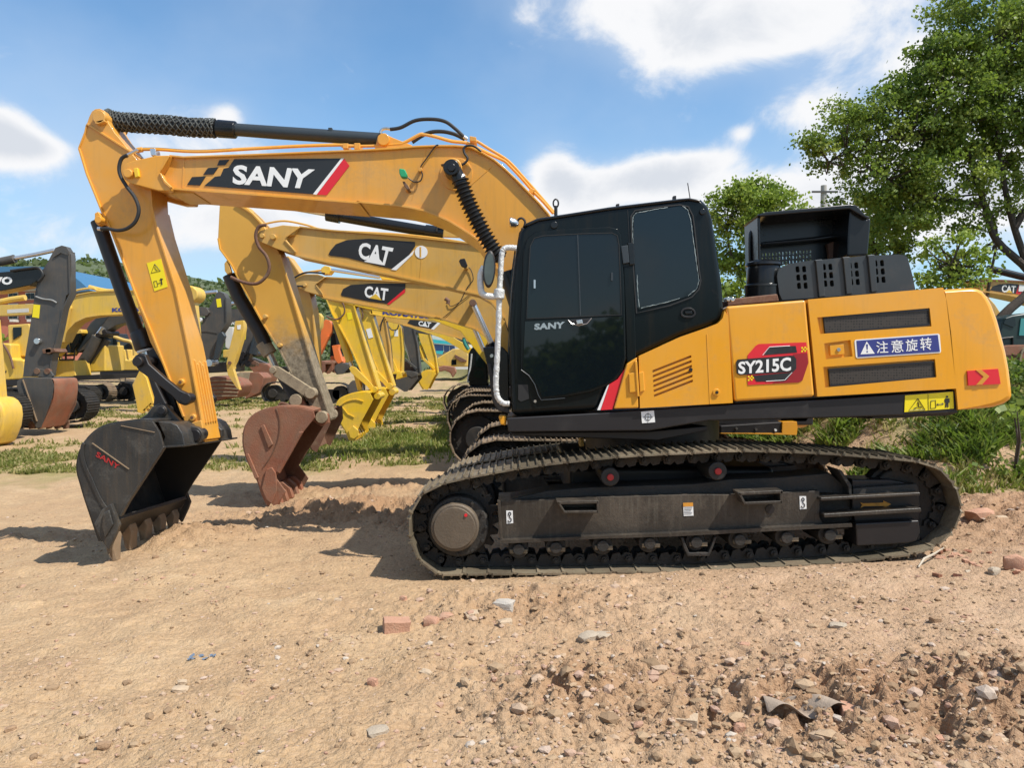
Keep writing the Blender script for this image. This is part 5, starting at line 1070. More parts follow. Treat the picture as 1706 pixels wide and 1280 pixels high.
E = root('excavator', 870, 660, Y7, 'yellow excavator whose narrow stick stands just left of the dark stick in the row')
s7 = S3(E, 'stick', 'C', '575,230 640,240 680,300 690,470 685,660 655,685 625,640 605,520', Y7 - .2, Y7 + .2, BRIGHT); RB(s7, 'edge_flange', 'C', '676,300 688,470 682,650', 1.4, Y7 - .23, Y7 + .23, BRIGHT)
S3(s7, 'white_sticker', 'C', '625,322 655,318 655,368 625,368', Y7 - .206, Y7 - .2, WHITE, 0); TB(E, 'hose_loop', 'C', '580,290 610,320 645,315 660,280', Y7 - .28, .02, RUBBER)
S3(E, 'rocker_link', 'C', '590,540 610,530 660,640 640,660', Y7 - .3, Y7 - .22, BRIGHT); bucket(E, 'C', '680,650 640,640 610,655 600,690', '615,705 690,680', Y7 - .55, Y7 + .55, BRIGHT); body(E, .3, 3.7, Y7, 1.07, BRIGHT); S3(E, 'boom', 'C', '590,235 700,240 1000,330 1250,480 1220,520 980,380 700,285', Y7 - .2, Y7 + .2, BRIGHT)
simple_track(E, -.5, 3.6, Y7 - 1.4, .6, .02, .9, SHOED, close_up=False)
Y8 = 27.5
E = root('excavator', 900, 660, Y8, 'excavator with charcoal stick and charcoal bucket resting in the far grass')
s8 = S3(E, 'stick', 'C', '685,290 700,278 765,280 785,310 800,430 820,640 790,670 740,520 700,400', Y8 - .22, Y8 + .22, CHAR); RB(s8, 'edge_flange', 'C', '770,300 800,430 820,640', 1.5, Y8 - .25, Y8 + .25, CHAR)
S3(E, 'bucket_cylinder', 'C', '690,400 705,395 745,540 770,600 750,600', Y8 - .15, Y8 + .05, CHROME); S3(E, 'rocker_link', 'C', '695,540 710,535 800,610 790,625', Y8 - .3, Y8 - .22, CHAR)
b8 = bucket(E, 'C', '800,660 760,645 700,640 665,660 640,700 640,750', '700,790 725,788 808,690', Y8 - .6, Y8 + .6, CHAR); RB(b8, 'side_ridge', 'C', '700,645 760,680 800,665', 1, Y8 - .63, Y8 - .6, CHAR)
S3(E, 'rust_plate', 'C', '700,560 800,545 820,600 800,640 700,640 685,600', Y8 + .3, Y8 + .8, RUSTD); body(E, 1.2, 4.4, Y8, 1.07, CHAR)
S3(E, 'boom', 'C', '700,285 1000,330 1350,430 1340,470 1000,370 720,330', Y8 - .2, Y8 + .2, CHAR)
simple_track(E, .3, 4.3, Y8 - 1.4, .6, .02, .9, SHOED, close_up=False)
Y9 = 30.5
E = root('excavator', 900, 650, Y9, 'yellow excavator whose narrow yellow stick and bucket are rightmost in the far row')
s9 = S3(E, 'stick', 'C', '800,300 880,300 900,380 940,520 958,650 930,665 905,620 870,520 820,400', Y9 - .22, Y9 + .22, BRIGHT); RB(s9, 'edge_flange', 'C', '893,340 940,520 956,645', 1.3, Y9 - .25, Y9 + .25, BRIGHT)
TB(E, 'bucket_cylinder', 'C', '815,440 850,540', Y9 - .1, .09, BRIGHT, False); S3(E, 'rocker_link', 'C', '838,545 855,535 935,605 925,620', Y9 - .32, Y9 - .24, BRIGHT)
b9 = bucket(E, 'C', '930,640 880,630 840,650 815,690 825,730 850,770', '880,775 920,690 940,660', Y9 - .55, Y9 + .55, BRIGHT)
S3(E, 'boom', 'C', '800,290 900,300 1200,400 1190,440 900,345', Y9 - .2, Y9 + .2, BRIGHT); body(E, 2.6, 5.6, Y9, 1.07, BRIGHT)
simple_track(E, 2.0, 5.6, Y9 - 1.4, .6, .02, .9, SHOED, close_up=False)
# small machine with a black cab, its track end showing left of the stack of tracks
Ys = 20.8
E = root('excavator', 800, 690, Ys - 1.2, 'small excavator with black cab and yellow mark on the end of its dark track')
cb = S3(E, 'cab', 'C', '1180,700 1190,500 1215,455 1300,448 1325,470 1340,755 1200,745', 19.0, 20.0, CABB, .03)
for s in ('1250,480 1310,478 1312,610 1245,600', '1238,625 1305,630 1308,690 1232,680'): S3(cb, 'cab_window', 'C', s, 18.985, 19.0, GLASSR, 0)
TB(cb, 'handrail', 'C', '1215,500 1205,600 1185,700 1195,720', 18.95, .02, WRAP); S3(E, 'beacon', 'C', '1140,380 1160,375 1200,460 1175,465', 18.9, 19.1, mat('dark_green_paint', (.02, .07, .05), .5)); TB(E, 'blue_hose', 'C', '1150,390 1165,430 1190,470', 18.85, .04, mat('teal_hose', (.02, .2, .17), .5))
T_ = simple_track(E, -1.62, 1.4, 18.9, .5, .08, .56, INNER, close_up=False); S3(T_, 'yellow_mark', 'C', '1095,872 1150,868 1150,884 1095,884', 18.84, 18.88, YELV, 0)
S3(E, 'chassis', 'C', '1190,750 1400,745 1400,790 1180,785', 18.9, 20.6, RAIL)

# --- left side of the yard ---
Y = 18.0
E = root('excavator', 30, 690, Y + .6, 'dark grey excavator at left with white letters on its black boom and dark bucket')
s1 = S3(E, 'stick', 8, '310,110 345,97 372,104 385,125 400,150 402,240 392,365 370,380 352,450 330,560 305,650 290,730 275,832 128,835 140,720 160,600 180,470 195,370 205,320 235,240 262,200 285,155', Y, Y + .18, CHAR)
RB(s1, 'edge_flange', 8, '385,130 392,370 352,450 330,560 290,730 275,830', 2, Y - .03, Y + .21, CHAR); RB(s1, 'head_rib', 8, '300,160 340,135 385,150', 2, Y - .03, Y, CHAR); TB(s1, 'grey_strap', 8, '195,382 240,398 290,405 318,420', Y - .02, .018, GREYS0)
ws = S3(s1, 'warning_sticker', 8, '188,428 225,432 218,506 180,500', Y - .008, Y - .002, YELV, 0)
b1_ = S3(E, 'boom', 8, '-120,250 0,248 90,240 165,222 215,228 240,262 215,290 170,318 90,335 0,352 -120,360', Y - .1, Y + .35, BLACK); S3(b1_, 'boom_underside', 8, '-120,355 0,346 90,330 165,316 150,330 60,350 0,362 -120,372', Y - .05, Y + .3, CATY)
lettering('VOLVO', [(-52, 463), (20.5, 461), (20.5, 474), (-52, 476)], Y - .108, WHITE, b1_, .05)
TB(E, 'stick_cylinder', 8, '-100,200 0,190 60,178 82,172', Y + .15, .10, CHAR, False, 14); TB(E, 'cylinder_rod', 8, '80,170 200,148 305,125', Y + .15, .05, CHROME, False); TB(E, 'hose_loop', 8, '60,240 150,228 215,225 240,265 215,300', Y - .15, .03, RUBBER)
for Yk in (Y - .08, Y + .36): S3(E, 'rocker_link', 8, '180,800 195,785 280,800 300,830 285,845 190,830', Yk, Yk + .06, CHAR)
for s_ in ('205,805', '262,805', '205,635', '270,690'): PIN(E, 'linkage_pin', 8, s_, Y - .10, Y, 5 if s_[0:3] != '205' or True else 4, RUSTD if s_ != '205,635' else CHROME)
S3(E, 'rust_bracket', 8, '235,680 300,675 312,695 240,705', Y - .1, Y + .4, RUSTD)
# bucket seen from its curved back
prof = sm2(q(8, '125,842 95,862 105,930 150,1020 185,1090 205,1125'), 2); side1 = prof + q(8, '230,1120 292,955 300,880 285,845')
bk1 = part('bucket', Mesh().slab(side1, Y - .35, Y - .32), CHAR, E, .006, label='dark bucket with rusty back')
def world_shell(par, outline, Y0, Y1, m, nm='back_shell'):
    w = [at(x, y, Y0) for x, y in outline]; d = Vector((0, Y1 - Y0, 0)); n = len(w); vs = w + [p + d for p in w] + [p + Vector((-.03, 0, -.02)) for p in w] + [p + d + Vector((-.03, 0, -.02)) for p in w]; fs = []
    for i in range(n - 1): fs += [(i, i + 1, n + i + 1, n + i), (2 * n + i, 3 * n + i, 3 * n + i + 1, 2 * n + i + 1)]
    return part(nm, Mesh().add(vs, fs), m, par, smooth=50)
world_shell(bk1, sm2(q(8, '285,845 302,860 303,930 288,990 262,1050 230,1122'), 3), Y - .34, Y + .62, RUST)
S3(bk1, 'back_shell_top', 8, '130,838 285,843 300,860 110,862', Y - .33, Y + .62, CHAR); S3(bk1, 'side_plate', 8, '300,842 420,862 435,900 425,990 372,1095 345,1100 330,1000', Y + .60, Y + .63, RUSTD); RB(bk1, 'side_ridge', 8, '125,850 205,1085', 1.4, Y - .38, Y - .35, TOOTH)
for i in range(5):
    x = 150 + i * 48; S3(bk1, 'tooth', 8, f'{x},1075 {x+34},1085 {x+30},1125 {x+12},1130', Y - .25 + i * .24, Y - .12 + i * .24, RUSTD)
for Yk in (16.9, 19.3): simple_track(E, -14.2, -10.9 + (Yk - 17) * .1, Yk, .6, .0, .9, INNER, close_up=False, flip=True)

Yq = 16.0
E = root('excavator', 5, 735, Yq, 'excavator at the left edge with only its ribbed yellow bucket showing')
bkq = part('bucket', Mesh().slab(q(8, '-190,960 -80,950 -35,957 -8,975 14,1010 20,1060 12,1120 -6,1170 -24,1210 -70,1235 -130,1240'), Yq - .3, Yq + .4, 0), YEL2, E, .10, 4)
for i, s_ in enumerate(('-72,958 -35,975 -12,1040 -22,1130 -52,1200', '-40,960 -4,1005 0,1090 -18,1160')): RB(bkq, 'wear_rib', 8, s_, 2.2, Yq - .34, Yq - .28, DULLY, smooth_=3, bevel=.01)
S3(E, 'stick', 8, '-150,500 -60,510 -20,960 -90,970', Yq - .1, Yq + .25, YEL2)

Yk_ = 23.0
E = root('excavator', 60, 668, Yk_, 'yellow excavator with long curved boom and blue lettering at left')
bk_ = S3(E, 'boom', 8, '300,720 318,640 330,560 345,480 368,425 400,388 440,372 520,358 670,350 800,352 960,345 1045,318 1078,330 1096,375 1085,420 1060,440 800,470 690,482 560,488 480,500 420,528 380,570 345,640 320,700', Yk_ - .2, Yk_ + .25, YEL2)
RB(bk_, 'top_flange', 8, '330,560 345,480 368,425 400,388 440,372 520,358 670,350 800,352', 1.6, Yk_ - .24, Yk_ + .29, DULLY); RB(bk_, 'bottom_flange', 8, '800,470 690,482 560,488 480,500 420,528 380,570 345,640', 1.6, Yk_ - .24, Yk_ + .29, DULLY)
lettering('KOMATSU', q(8, '628,448 870,440 870,462 628,472'), Yk_ - .208, BLUEV, bk_, .05); PIN(bk_, 'lift_pin', 8, '378,448', Yk_ - .3, Yk_ + .35, 5, YEL2); PIN(bk_, 'pivot_boss', 8, '1062,370', Yk_ - .3, Yk_ + .35, 14, YEL2, .05)
TB(bk_, 'hydraulic_pipe', 8, '400,360 450,345 520,338 560,352 680,345', Yk_, .03, DULLY); TB(E, 'stick_cylinder', 8, '500,330 600,352 690,350', Yk_ + .1, .06, DULLY)
S3(E, 'lift_cylinder', 8, '370,455 385,450 345,640 325,640', Yk_ - .4, Yk_ - .25, DULLY)
cb = S3(E, 'cab', 8, '42,545 160,537 168,560 162,640 150,720 60,720 45,620', Yk_ - .9, Yk_ + .1, YEL2, .03)
S3(cb, 'cab_window', 8, '72,558 118,556 118,600 74,628', Yk_ - .93, Yk_ - .9, GLASS, 0); S3(E, 'stick', 8, '1045,420 1090,400 1110,640 1100,760 1075,700', Yk_ - .15, Yk_ + .15, YEL2)
hs = S3(E, 'engine_cover', 8, '-40,655 0,645 60,650 65,735 135,740 135,800 118,850 0,858 -40,858', Yk_ - 1.3, Yk_ + 1.2, YEL2, .05); lettering('KEN', q(8, '-18,796 36,798 36,812 -18,811'), Yk_ - 1.31, BLKV, hs, .04)
S3(E, 'boom_foot', 8, '65,700 130,640 180,545 200,560 160,740 90,745', Yk_ - .2, Yk_ + .2, YEL2); TB(E, 'hose', 8, '0,640 30,670 60,730 75,790', Yk_ - 1.35, .03, RUSTD)
S3(E, 'chassis', 8, '-60,855 120,850 120,880 -60,885', Yk_ - 1.3, Yk_ + 1.2, RAIL)
simple_track(E, -16.6, -12.9, Yk_ - 1.4, .6, .02, .8, INNER, close_up=False, flip=True)
Yc = 26.0
E = root('excavator', 50, 655, Yc, 'yellow excavator beyond, only its straight boom crossing in front of the brick building')
b_ = S3(E, 'boom', 8, '-200,440 0,432 120,428 200,425 200,480 100,488 0,492 -200,500', Yc - .2, Yc + .2, DULLY); S3(b_, 'white_letter_strip', 8, '40,458 160,450 162,472 40,478', Yc - .206, Yc - .2, CREAM, 0); TB(b_, 'stick_cylinder', 8, '-100,425 0,415 70,400 142,390', Yc, .10, DULLY, False)

Yg = 24.5
E = root('excavator', 170, 665, Yg, 'grey boomed excavator with yellow railed deck at left')
bg_ = S3(E, 'boom', 8, '400,690 430,640 470,590 510,530 550,497 620,488 720,488 760,490 760,520 720,528 650,545 600,575 560,620 500,670 430,700', Yg - .25, Yg + .25, CHAR); S3(bg_, 'boom_side_sheet', 8, '402,688 470,592 520,530 548,500 612,492 560,560 500,620 440,690', Yg - .262, Yg - .25, GREY, 0)  # thin sheet of a second grey laid over the boom side
TB(E, 'lift_cylinder', 8, '440,790 500,700 545,610', Yg - .4, .16, CHAR, False, 14); TB(E, 'lift_cylinder', 8, '470,800 540,700 600,620', Yg - .1, .15, CHAR, False, 14); TB(E, 'cylinder_rod', 8, '540,615 580,560', Yg - .4, .08, CHROME, False)
for s_ in ('548,602', '585,588', '430,800'): PIN(E, 'cylinder_pin', 8, s_, Yg - .5, Yg + .3, 4, RAIL)
dk = S3(E, 'deck', 8, '275,750 325,745 412,742 425,830 405,838 278,838', Yg - 1.2, Yg - .3, YEL2, .03)
for s_ in ('330,690 335,740 415,738 420,690 340,688', '330,715 418,714', '368,690 370,740'): TB(dk, 'deck_rail', 8, s_, Yg - 1.2, .03, RAIL, False, 6)
cb = S3(E, 'cab', 8, '358,575 455,568 460,590 440,600 385,610 395,700 380,720 366,660', Yg - .6, Yg - .1, YEL2, .03); TB(cb, 'mirror_post', 8, '365,575 372,640 385,700', Yg - 1.3, .06, RAIL, False); S3(cb, 'cab_window', 8, '385,600 450,590 440,640 400,700', Yg - .62, Yg - .5, GLASS, 0)
S3(E, 'engine_cover', 8, '505,660 590,655 590,805 500,810', Yg - .2, Yg + 1, YEL2, .04)
simple_track(E, -17.6, -14.3, 26.2, .6, .0, .74, INNER, close_up=False, flip=True); simple_track(E, -18.4, -14.9, 28.4, .6, .0, .8, SHOED, close_up=False, flip=True)
S3(E, 'chassis', 8, '270,838 560,822 560,850 270,862', Yg - 1.2, Yg + 1.2, RAIL)
Yy = 28.0
E = root('excavator', 200, 655, Yy, 'yellow excavator with glazed black cab and yellow handrail beside the big arm')
cb = S3(E, 'cab', 8, '585,600 600,592 636,590 655,640 655,822 585,822', Yy - 1.2, Yy - .2, CABB, .03); S3(cb, 'cab_window', 8, '598,615 632,612 640,700 642,790 598,790', Yy - 1.22, Yy - 1.2, GLASSR, 0)
S3(E, 'engine_cover', 8, '648,690 700,680 705,740 770,745 775,800 650,800', Yy - 1.3, Yy + 1.2, YEL2, .04); TB(E, 'handrail', 8, '640,610 690,628 735,640 752,670 755,715', Yy - 1.3, .06, DULLY); TB(E, 'handrail', 8, '665,640 670,700', Yy - 1.3, .05, DULLY, False)
S3(E, 'seat', 8, '708,660 722,645 742,650 750,700 742,735 710,738', Yy - .4, Yy, RAIL, .03)
S3(E, 'chassis', 8, '560,800 775,800 775,840 560,838', Yy - 1.3, Yy + 1.2, RAIL); simple_track(E, -18.4, -15.3, Yy + 3, .6, .0, .85, SHOED, close_up=False, flip=True); simple_track(E, -17.4, -14.4, Yy + 1.2, .6, .0, .8, INNER, close_up=False, flip=True)
E = root('excavator', 250, 680, 19.5, 'excavator hidden behind the orange arm except for its bright yellow bucket side')
bb = S3(E, 'bucket', 8, '742,880 785,795 820,840 862,985 835,1000 800,1042 772,1035 765,985', 19.5, 19.6, YEL2, .01); S3(bb, 'side_plate', 8, '785,795 870,820 900,960 862,985 820,850', 19.55, 20.4, YEL2, .01)
for i in range(3): S3(bb, 'tooth', 8, f'{800+i*16},{1025-i*15} {815+i*16},{1010-i*15} {825+i*16},{1030-i*15}', 19.5, 19.65, YEL2, 0)
S3(E, 'stick', 8, '800,560 850,560 880,830 830,830', 19.8, 20.1, YEL2)
# --- between the two big arms ---
Yv = 26.5
E = root('excavator', 350, 665, Yv, 'grey excavator with yellow label on its folded arm, standing between the two nearest arms')
s_ = S3(E, 'stick', 'B', '320,262 345,240 390,262 408,300 412,520 350,620 300,760 250,905 225,900 190,700 160,600 210,500 240,420 290,330', Yv, Yv + .4, CHAR); S3(s_, 'warning_sticker', 'B', '320,312 360,305 368,380 330,386', Yv - .01, Yv, YELV, 0)
RB(s_, 'edge_flange', 'B', '405,300 410,520 350,610', 1.8, Yv - .04, Yv + .44, CHAR); TB(E, 'cylinder_rod', 'B', '130,270 230,256 330,246', Yv + .2, .07, CHROME, False); RB(s_, 'weld_line', 'B', '165,600 240,598 330,615', 1.2, Yv - .02, Yv, CHAR)
S3(E, 'boom', 'B', '-20,370 100,375 230,385 260,430 240,460 100,455 -20,450', Yv - .1, Yv + .4, CHAR); S3(E, 'bucket_cylinder', 'B', '335,620 370,600 400,640 330,850 290,860', Yv - .2, Yv - .02, GREY, .03)
PIN(E, 'linkage_pin', 'B', '255,880', Yv - .1, Yv + .5, 6, CHROME); PIN(E, 'pivot_pin', 'B', '175,493', Yv - .1, Yv + .5, 3.5, WHITE)
bv = S3(E, 'bucket', 'B', '245,1010 300,998 430,1010 500,1030 545,1080 520,1150 490,1190 400,1200 310,1222 280,1180 255,1100', Yv - .8, Yv + .4, RUST, .06)
for i in range(5): RB(bv, 'wear_rib', 'B', f'{262+i*4},{1040+i*34} 400,{1036+i*34} {535-i*8},{1052+i*30}', 1.4, Yv - .84, Yv - .78, DUSTY, smooth_=3)
simple_track(E, -9.0, -5.8, Yv + 1.0, .6, .0, .8, INNER, close_up=False); S3(E, 'chassis', 'B', '240,880 430,870 430,960 240,970', Yv + .8, Yv + 2.5, RAIL, .03)
Yw = 28.5
E = root('excavator', 410, 662, Yw, 'dark grey excavator with white lettering and red brown bucket between the two nearest arms')
s_ = S3(E, 'stick', 'B', '560,500 620,520 700,600 720,640 640,760 600,860 560,905 500,925 470,900 500,800 540,640', Yw, Yw + .4, CHAR); S3(s_, 'warning_sticker', 'B', '548,600 588,605 582,672 540,668', Yw - .01, Yw, YELV, 0)
TB(E, 'cylinder_rod', 'B', '425,358 540,338', Yw + .1, .08, CHROME, False); S3(E, 'boom', 'B', '410,400 540,400 600,430 600,520 410,520', Yw + .1, Yw + .5, CHAR); lettering('VOLVO', q('B', '370,520 500,516 500,540 370,544'), Yw + .09, WHITE, E, .05)
TB(E, 'bucket_cylinder', 'B', '690,640 650,800', Yw - .1, .16, GREY, False); S3(E, 'rocker_link', 'B', '590,870 620,840 700,880 690,910', Yw - .1, Yw, RUSTD)
for s2, r in (('560,800', 4), ('545,835', 4), ('660,800', 4), ('600,890', 5)): PIN(E, 'linkage_pin', 'B', s2, Yw - .15, Yw + .5, r, RAIL)
bw = S3(E, 'bucket', 'B', '490,985 530,960 610,962 700,965 740,1000 735,1060 700,1150 580,1202 560,1130', Yw - .8, Yw - .75, RUST, .02, label='red brown bucket'); S3(bw, 'side_plate', 'B', '490,985 530,965 620,965 590,1120 578,1198 540,1120', Yw - .86, Yw - .8, DUSTY, .01); S3(bw, 'back_shell', 'B', '620,965 700,968 742,1010 705,1150 590,1195', Yw - .75, Yw + .3, RUST, .05)
E = root('excavator', 395, 662, 25.0, 'excavator showing only a slim yellow stick between the two nearest arms')
s_ = S3(E, 'stick', 'B', '490,508 560,500 568,560 555,640 520,760 490,860 468,905 470,935 415,935 412,880 430,800 450,700 475,600', 25, 25.3, YEL2); PIN(s_, 'stick_pin', 'B', '438,880', 24.95, 25.35, 3, RUSTD)
S3(E, 'bucket_link', 'B', '415,935 470,935 478,960 510,1060 530,1120 500,1100 440,1010 425,985', 25, 25.2, DULLY); S3(s_, 'white_mark', 'B', '505,545 540,540 535,580 510,582', 24.99, 25.0, WHITE, 0)
E = root('excavator', 430, 655, 31.0, 'excavator whose open red bucket shows behind the red brown one')
bw = bucket(E, 'B', '610,910 680,892 760,900 790,930 785,1000 760,1070', '720,1060 650,960', 30.4, 31.5, RUST); S3(E, 'stick', 'B', '640,830 760,880 800,905 620,905', 30.8, 31.1, CHAR)
S3(E, 'engine_cover', 'B', '380,765 450,760 450,830 380,830', 32, 33.5, YEL2, .03); S3(E, 'cab', 'B', '400,560 470,560 470,690 430,760 400,740', 32, 33, CREAM, .03)
# --- orange machines ---
Yo = 32.0
E = root('excavator', 540, 645, Yo, 'red orange excavator with raised arm left of the bright yellow pair')
s_ = S3(E, 'stick', 'B', '1262,530 1290,492 1325,500 1348,535 1345,600 1300,680 1250,790 1215,840 1198,790 1240,690', Yo, Yo + .4, FAROR, .01); S3(E, 'bucket_cylinder', 'B', '1300,640 1325,640 1230,835 1210,825', Yo - .2, Yo, FAROR, .01); S3(E, 'boom', 'B', '1345,520 1420,600 1450,800 1400,800 1380,640', Yo + .1, Yo + .5, RAIL, .01)
S3(E, 'engine_cover', 'B', '1335,820 1400,812 1405,880 1338,890', Yo + .5, Yo + 2, FAROR, .03); bucket(E, 'B', '1350,870 1290,868 1280,900 1290,960', '1330,975 1370,930 1372,880', Yo - .6, Yo + .4, RUST)
S3(E, 'cab', 'B', '1340,610 1420,620 1420,820 1330,830', Yo + .8, Yo + 1.8, CABB, .03)
E = root('excavator', 525, 645, 29.0, 'excavator with rounded tan yellow stick head standing before the red orange one')
S3(E, 'stick', 'B', '1175,470 1200,440 1235,435 1258,470 1252,560 1225,600 1195,640 1195,760 1175,760 1165,600', 29, 29.4, DULLY, .02); TB(E, 'cylinder_rod', 'B', '1130,425 1200,440', 29.2, .06, CHROME, False)
bucket(E, 'B', '1290,880 1240,870 1215,895 1215,960', '1250,985 1290,950', 28.5, 29.6, RUST); S3(E, 'bucket_link', 'B', '1195,750 1230,840 1240,880 1200,880', 29, 29.3, DULLY)
E = root('excavator', 565, 640, 27.5, 'excavator seen as a dark bucket and thin red arm under the yellow sticks')
bucket(E, 'C', '270,590 230,580 190,590 178,620 195,655', '240,650 280,610', 27, 28, CHAR); S3(E, 'stick', 'C', '150,440 205,430 200,470 230,560 200,580 170,540', 27.4, 27.7, FAROR, .01)
E = root('excavator', 590, 665, 22.6, 'excavator showing only a round dark bucket behind the yellow bucket')
bucket(E, 'C', '335,715 310,712 285,740 278,780 290,815 320,822', '350,815 350,730', 22.3, 23.4, CHAR, None, None, t_=3); S3(E, 'stick', 'C', '340,600 380,600 375,735 345,735', 22.7, 23.0, CHAR)
# far yellow machine with brown blade
Yd = 38
E = root('bulldozer', 760, 630, Yd, 'far yellow bulldozer with brown blade in the gap beside the black cab', 'bulldozer', None)
S3(E, 'hood', 'C', '945,540 1010,500 1070,465 1130,458 1180,480 1190,520 1185,600 960,600', Yd, Yd + 2, DULLY, .06); S3(E, 'window', 'C', '1062,548 1098,545 1098,585 1062,588', Yd - .02, Yd, GLASS, 0); S3(E, 'brown_patch', 'C', '1085,505 1175,550 1175,562 1130,565 1090,535', Yd - .1, Yd, RUSTD, .02)
S3(E, 'blade', 'C', '955,605 1000,590 1085,600 1100,640 1070,685 1050,645 1010,630 960,640', Yd - 1.5, Yd - 1.2, RUST, .05); simple_track(E, 6.7, 10.6, Yd - .8, .5, .0, 1.0, SHOED, close_up=False)
# right edge: another cat machine
Yr = 14.0
E = root('excavator', 1690, 660, Yr + 1, 'brown yellow excavator at the right edge with dark green cab and rusty drum like bucket')
br = S3(E, 'boom', 'D', '300,210 340,206 500,214 700,225 900,235 900,420 700,360 540,325 400,305 330,295 320,260', Yr + 1, Yr + 1.45, CATY); RB(br, 'top_flange', 'D', '300,210 500,214 700,225 900,235', 2, Yr + .96, Yr + 1.5, RUST); RB(br, 'bottom_flange', 'D', '330,295 400,305 540,325 700,360 900,420', 2, Yr + .96, Yr + 1.5, CATY)
decal(br, 'D', '408,290 430,262 480,245 560,240 625,245 628,318 540,312', Yr + 1, 'CAT', '500,248 606,256 602,312 496,306', '628,250 700,262 700,330 605,318', RED, '556,286 530,308 580,312', BRIGHT); S3(br, 'decal_end', 'D', '632,248 740,262 740,300 625,300', Yr + .985, Yr + .99, WHITE, 0)
TB(E, 'stick_cylinder', 'D', '390,125 520,155 640,185 800,215', Yr + 1.2, .07, BLACK, False, 12)
S3(E, 'boom_base', 'D', '330,300 400,345 450,400 500,480 490,560 470,600 420,500 380,400 340,340', Yr + .8, Yr + 1.3, CATY, .02)
cb = S3(E, 'cab', 'D', '455,660 480,640 500,540 520,500 580,480 700,462 820,470 820,760 480,760', Yr - .6, Yr + .4, mat('dark_green_black_paint', (.012, .028, .024), .4), .04)
S3(cb, 'cab_window', 'D', '512,545 530,505 600,500 605,560 585,572', Yr - .62, Yr - .6, GLASSR, 0); S3(cb, 'cab_window', 'D', '645,505 760,500 760,640 630,635', Yr - .62, Yr - .6, mat('teal_reflecting_glass', (.05, .25, .25), .1), 0); TB(cb, 'cab_rail', 'D', '460,665 580,650 582,720', Yr - .62, .02, RAIL, False, 6)
S3(E, 'rusty_link', 'D', '420,520 440,520 470,600 490,760 470,760 440,640', Yr + .2, Yr + .6, RUST, .01)
bu = bucket(E, 'D', '820,715 700,712 560,715 510,725 485,760 480,850 490,950 500,1040', '600,1060 820,1060', Yr - .8, Yr - .76, RUST, t_=3)
sh = [at(x, y, Yr - .8) for x, y in q('D', '560,715 510,725 485,760 478,850 488,950 505,1045')]; part('back_shell', Mesh().loft([[Vector((p.x + .55 * (1 - math.cos(u)), Yr - .8 - 0 + 1.0 * u / 1.5, p.z)) for p in sh + [s + Vector((.05, 0, 0)) for s in sh[::-1]]] for u in (0, .5, 1.0, 1.5)]), RUST, bu, smooth=50)
for i in range(4): RB(bu, 'wear_rib', 'D', f'490,{790+i*70} 560,{785+i*70} 640,{782+i*70}', 2, Yr - .83, Yr - .79, RUSTD)
pm2 = RB(bu, 'side_edge', 'D', '700,720 655,760 640,860 660,960', 3, Yr - .86, Yr - .8, DUSTY, smooth_=4)

# ================= buildings far off =================
Yf = 62.0
Bd = root('brick_building', 20, 640, Yf, 'red brick building with pale window bands behind the left machines', 'building', None)
wl = S3(Bd, 'wall', 8, '-160,300 0,300 200,300 400,300 400,800 -160,800', Yf, Yf + 12, BRICKW, 0)
for (x0, x1) in ((-60, -15), (45, 98), (142, 194), (230, 280)):
    for (y0, y1) in ((362, 402), (425, 455), (478, 512)):
        f_ = S3(Bd, 'window', 8, f'{x0},{y0} {x1},{y0-2} {x1},{y1} {x0},{y1}', Yf - .15, Yf - .02, CREAM, 0)
        S3(f_, 'pane', 8, f'{x0+4},{y0+5} {(x0+x1)/2-2},{y0+4} {(x0+x1)/2-2},{y1-4} {x0+4},{y1-4}', Yf - .2, Yf - .15, GLASSR, 0); S3(f_, 'pane', 8, f'{(x0+x1)/2+2},{y0+4} {x1-4},{y0+4} {x1-4},{y1-4} {(x0+x1)/2+2},{y1-4}', Yf - .2, Yf - .15, GLASSR, 0)
        if y0 == 478: S3(f_, 'air_conditioner', 8, f'{x0+8},{y1+1} {x0+30},{y1+1} {x0+30},{y1+14} {x0+8},{y1+14}', Yf - .8, Yf - .05, CREAM, 0)
S3(Bd, 'band', 8, '-160,342 400,338 400,352 -160,356', Yf - .3, Yf - .02, CREAM, 0)
S3(Bd, 'roof', 8, '-160,215 0,217 180,215 330,225 400,262 450,300 505,350 400,362 100,330 -160,345', Yf - 1, Yf + 13, BLUEROOF, 0)
Bt = root('shop_building', 740, 620, 58, 'low building with teal sign board under the booms', 'building', None)
S3(Bt, 'wall', 'C', '900,350 1180,330 1180,620 900,620', 58, 66, CREAM, 0); S3(Bt, 'sign_board', 'C', '900,388 1085,412 1088,432 905,418', 57.6, 57.9, TEAL, 0); lg = S3(Bt, 'window_band', 'C', '920,425 1085,440 1090,492 940,480', 57.8, 58, mat('blue_window_band', (.05, .09, .22), .3), 0); S3(Bt, 'awning', 'C', '940,478 1000,480 990,505 945,500', 57.5, 57.95, TEAL, 0)
lettering('HUAYU', q('C', '955,398 1040,408 1040,420 955,411'), 57.59, WHITE, Bt, .03) if False else None
for s_ in ('1000,440 1002,486', '1045,443 1047,490'): RB(Bt, 'mullion', 'C', s_, .8, 57.75, 57.8, CREAM)
pole = at(1372, 345, 30); zb = gzs(pole.x, 30)
pm_ = Mesh().tube([(pole.x, 30, zb - .5), (pole.x, 30, at(1372, 309, 30).z)], [.16, .11], 12); pl_ = single('utility_pole', pm_, WOODP, 'pale concrete utility pole rising behind the raised engine hood', 'pole', loc=(pole.x, 30, zb))
part('cross_arm', Mesh().box(pole.x - .5, pole.x + .5, 29.86, 29.92, at(1372, 322, 30).z, at(1372, 319, 30).z), CHAR, pl_)
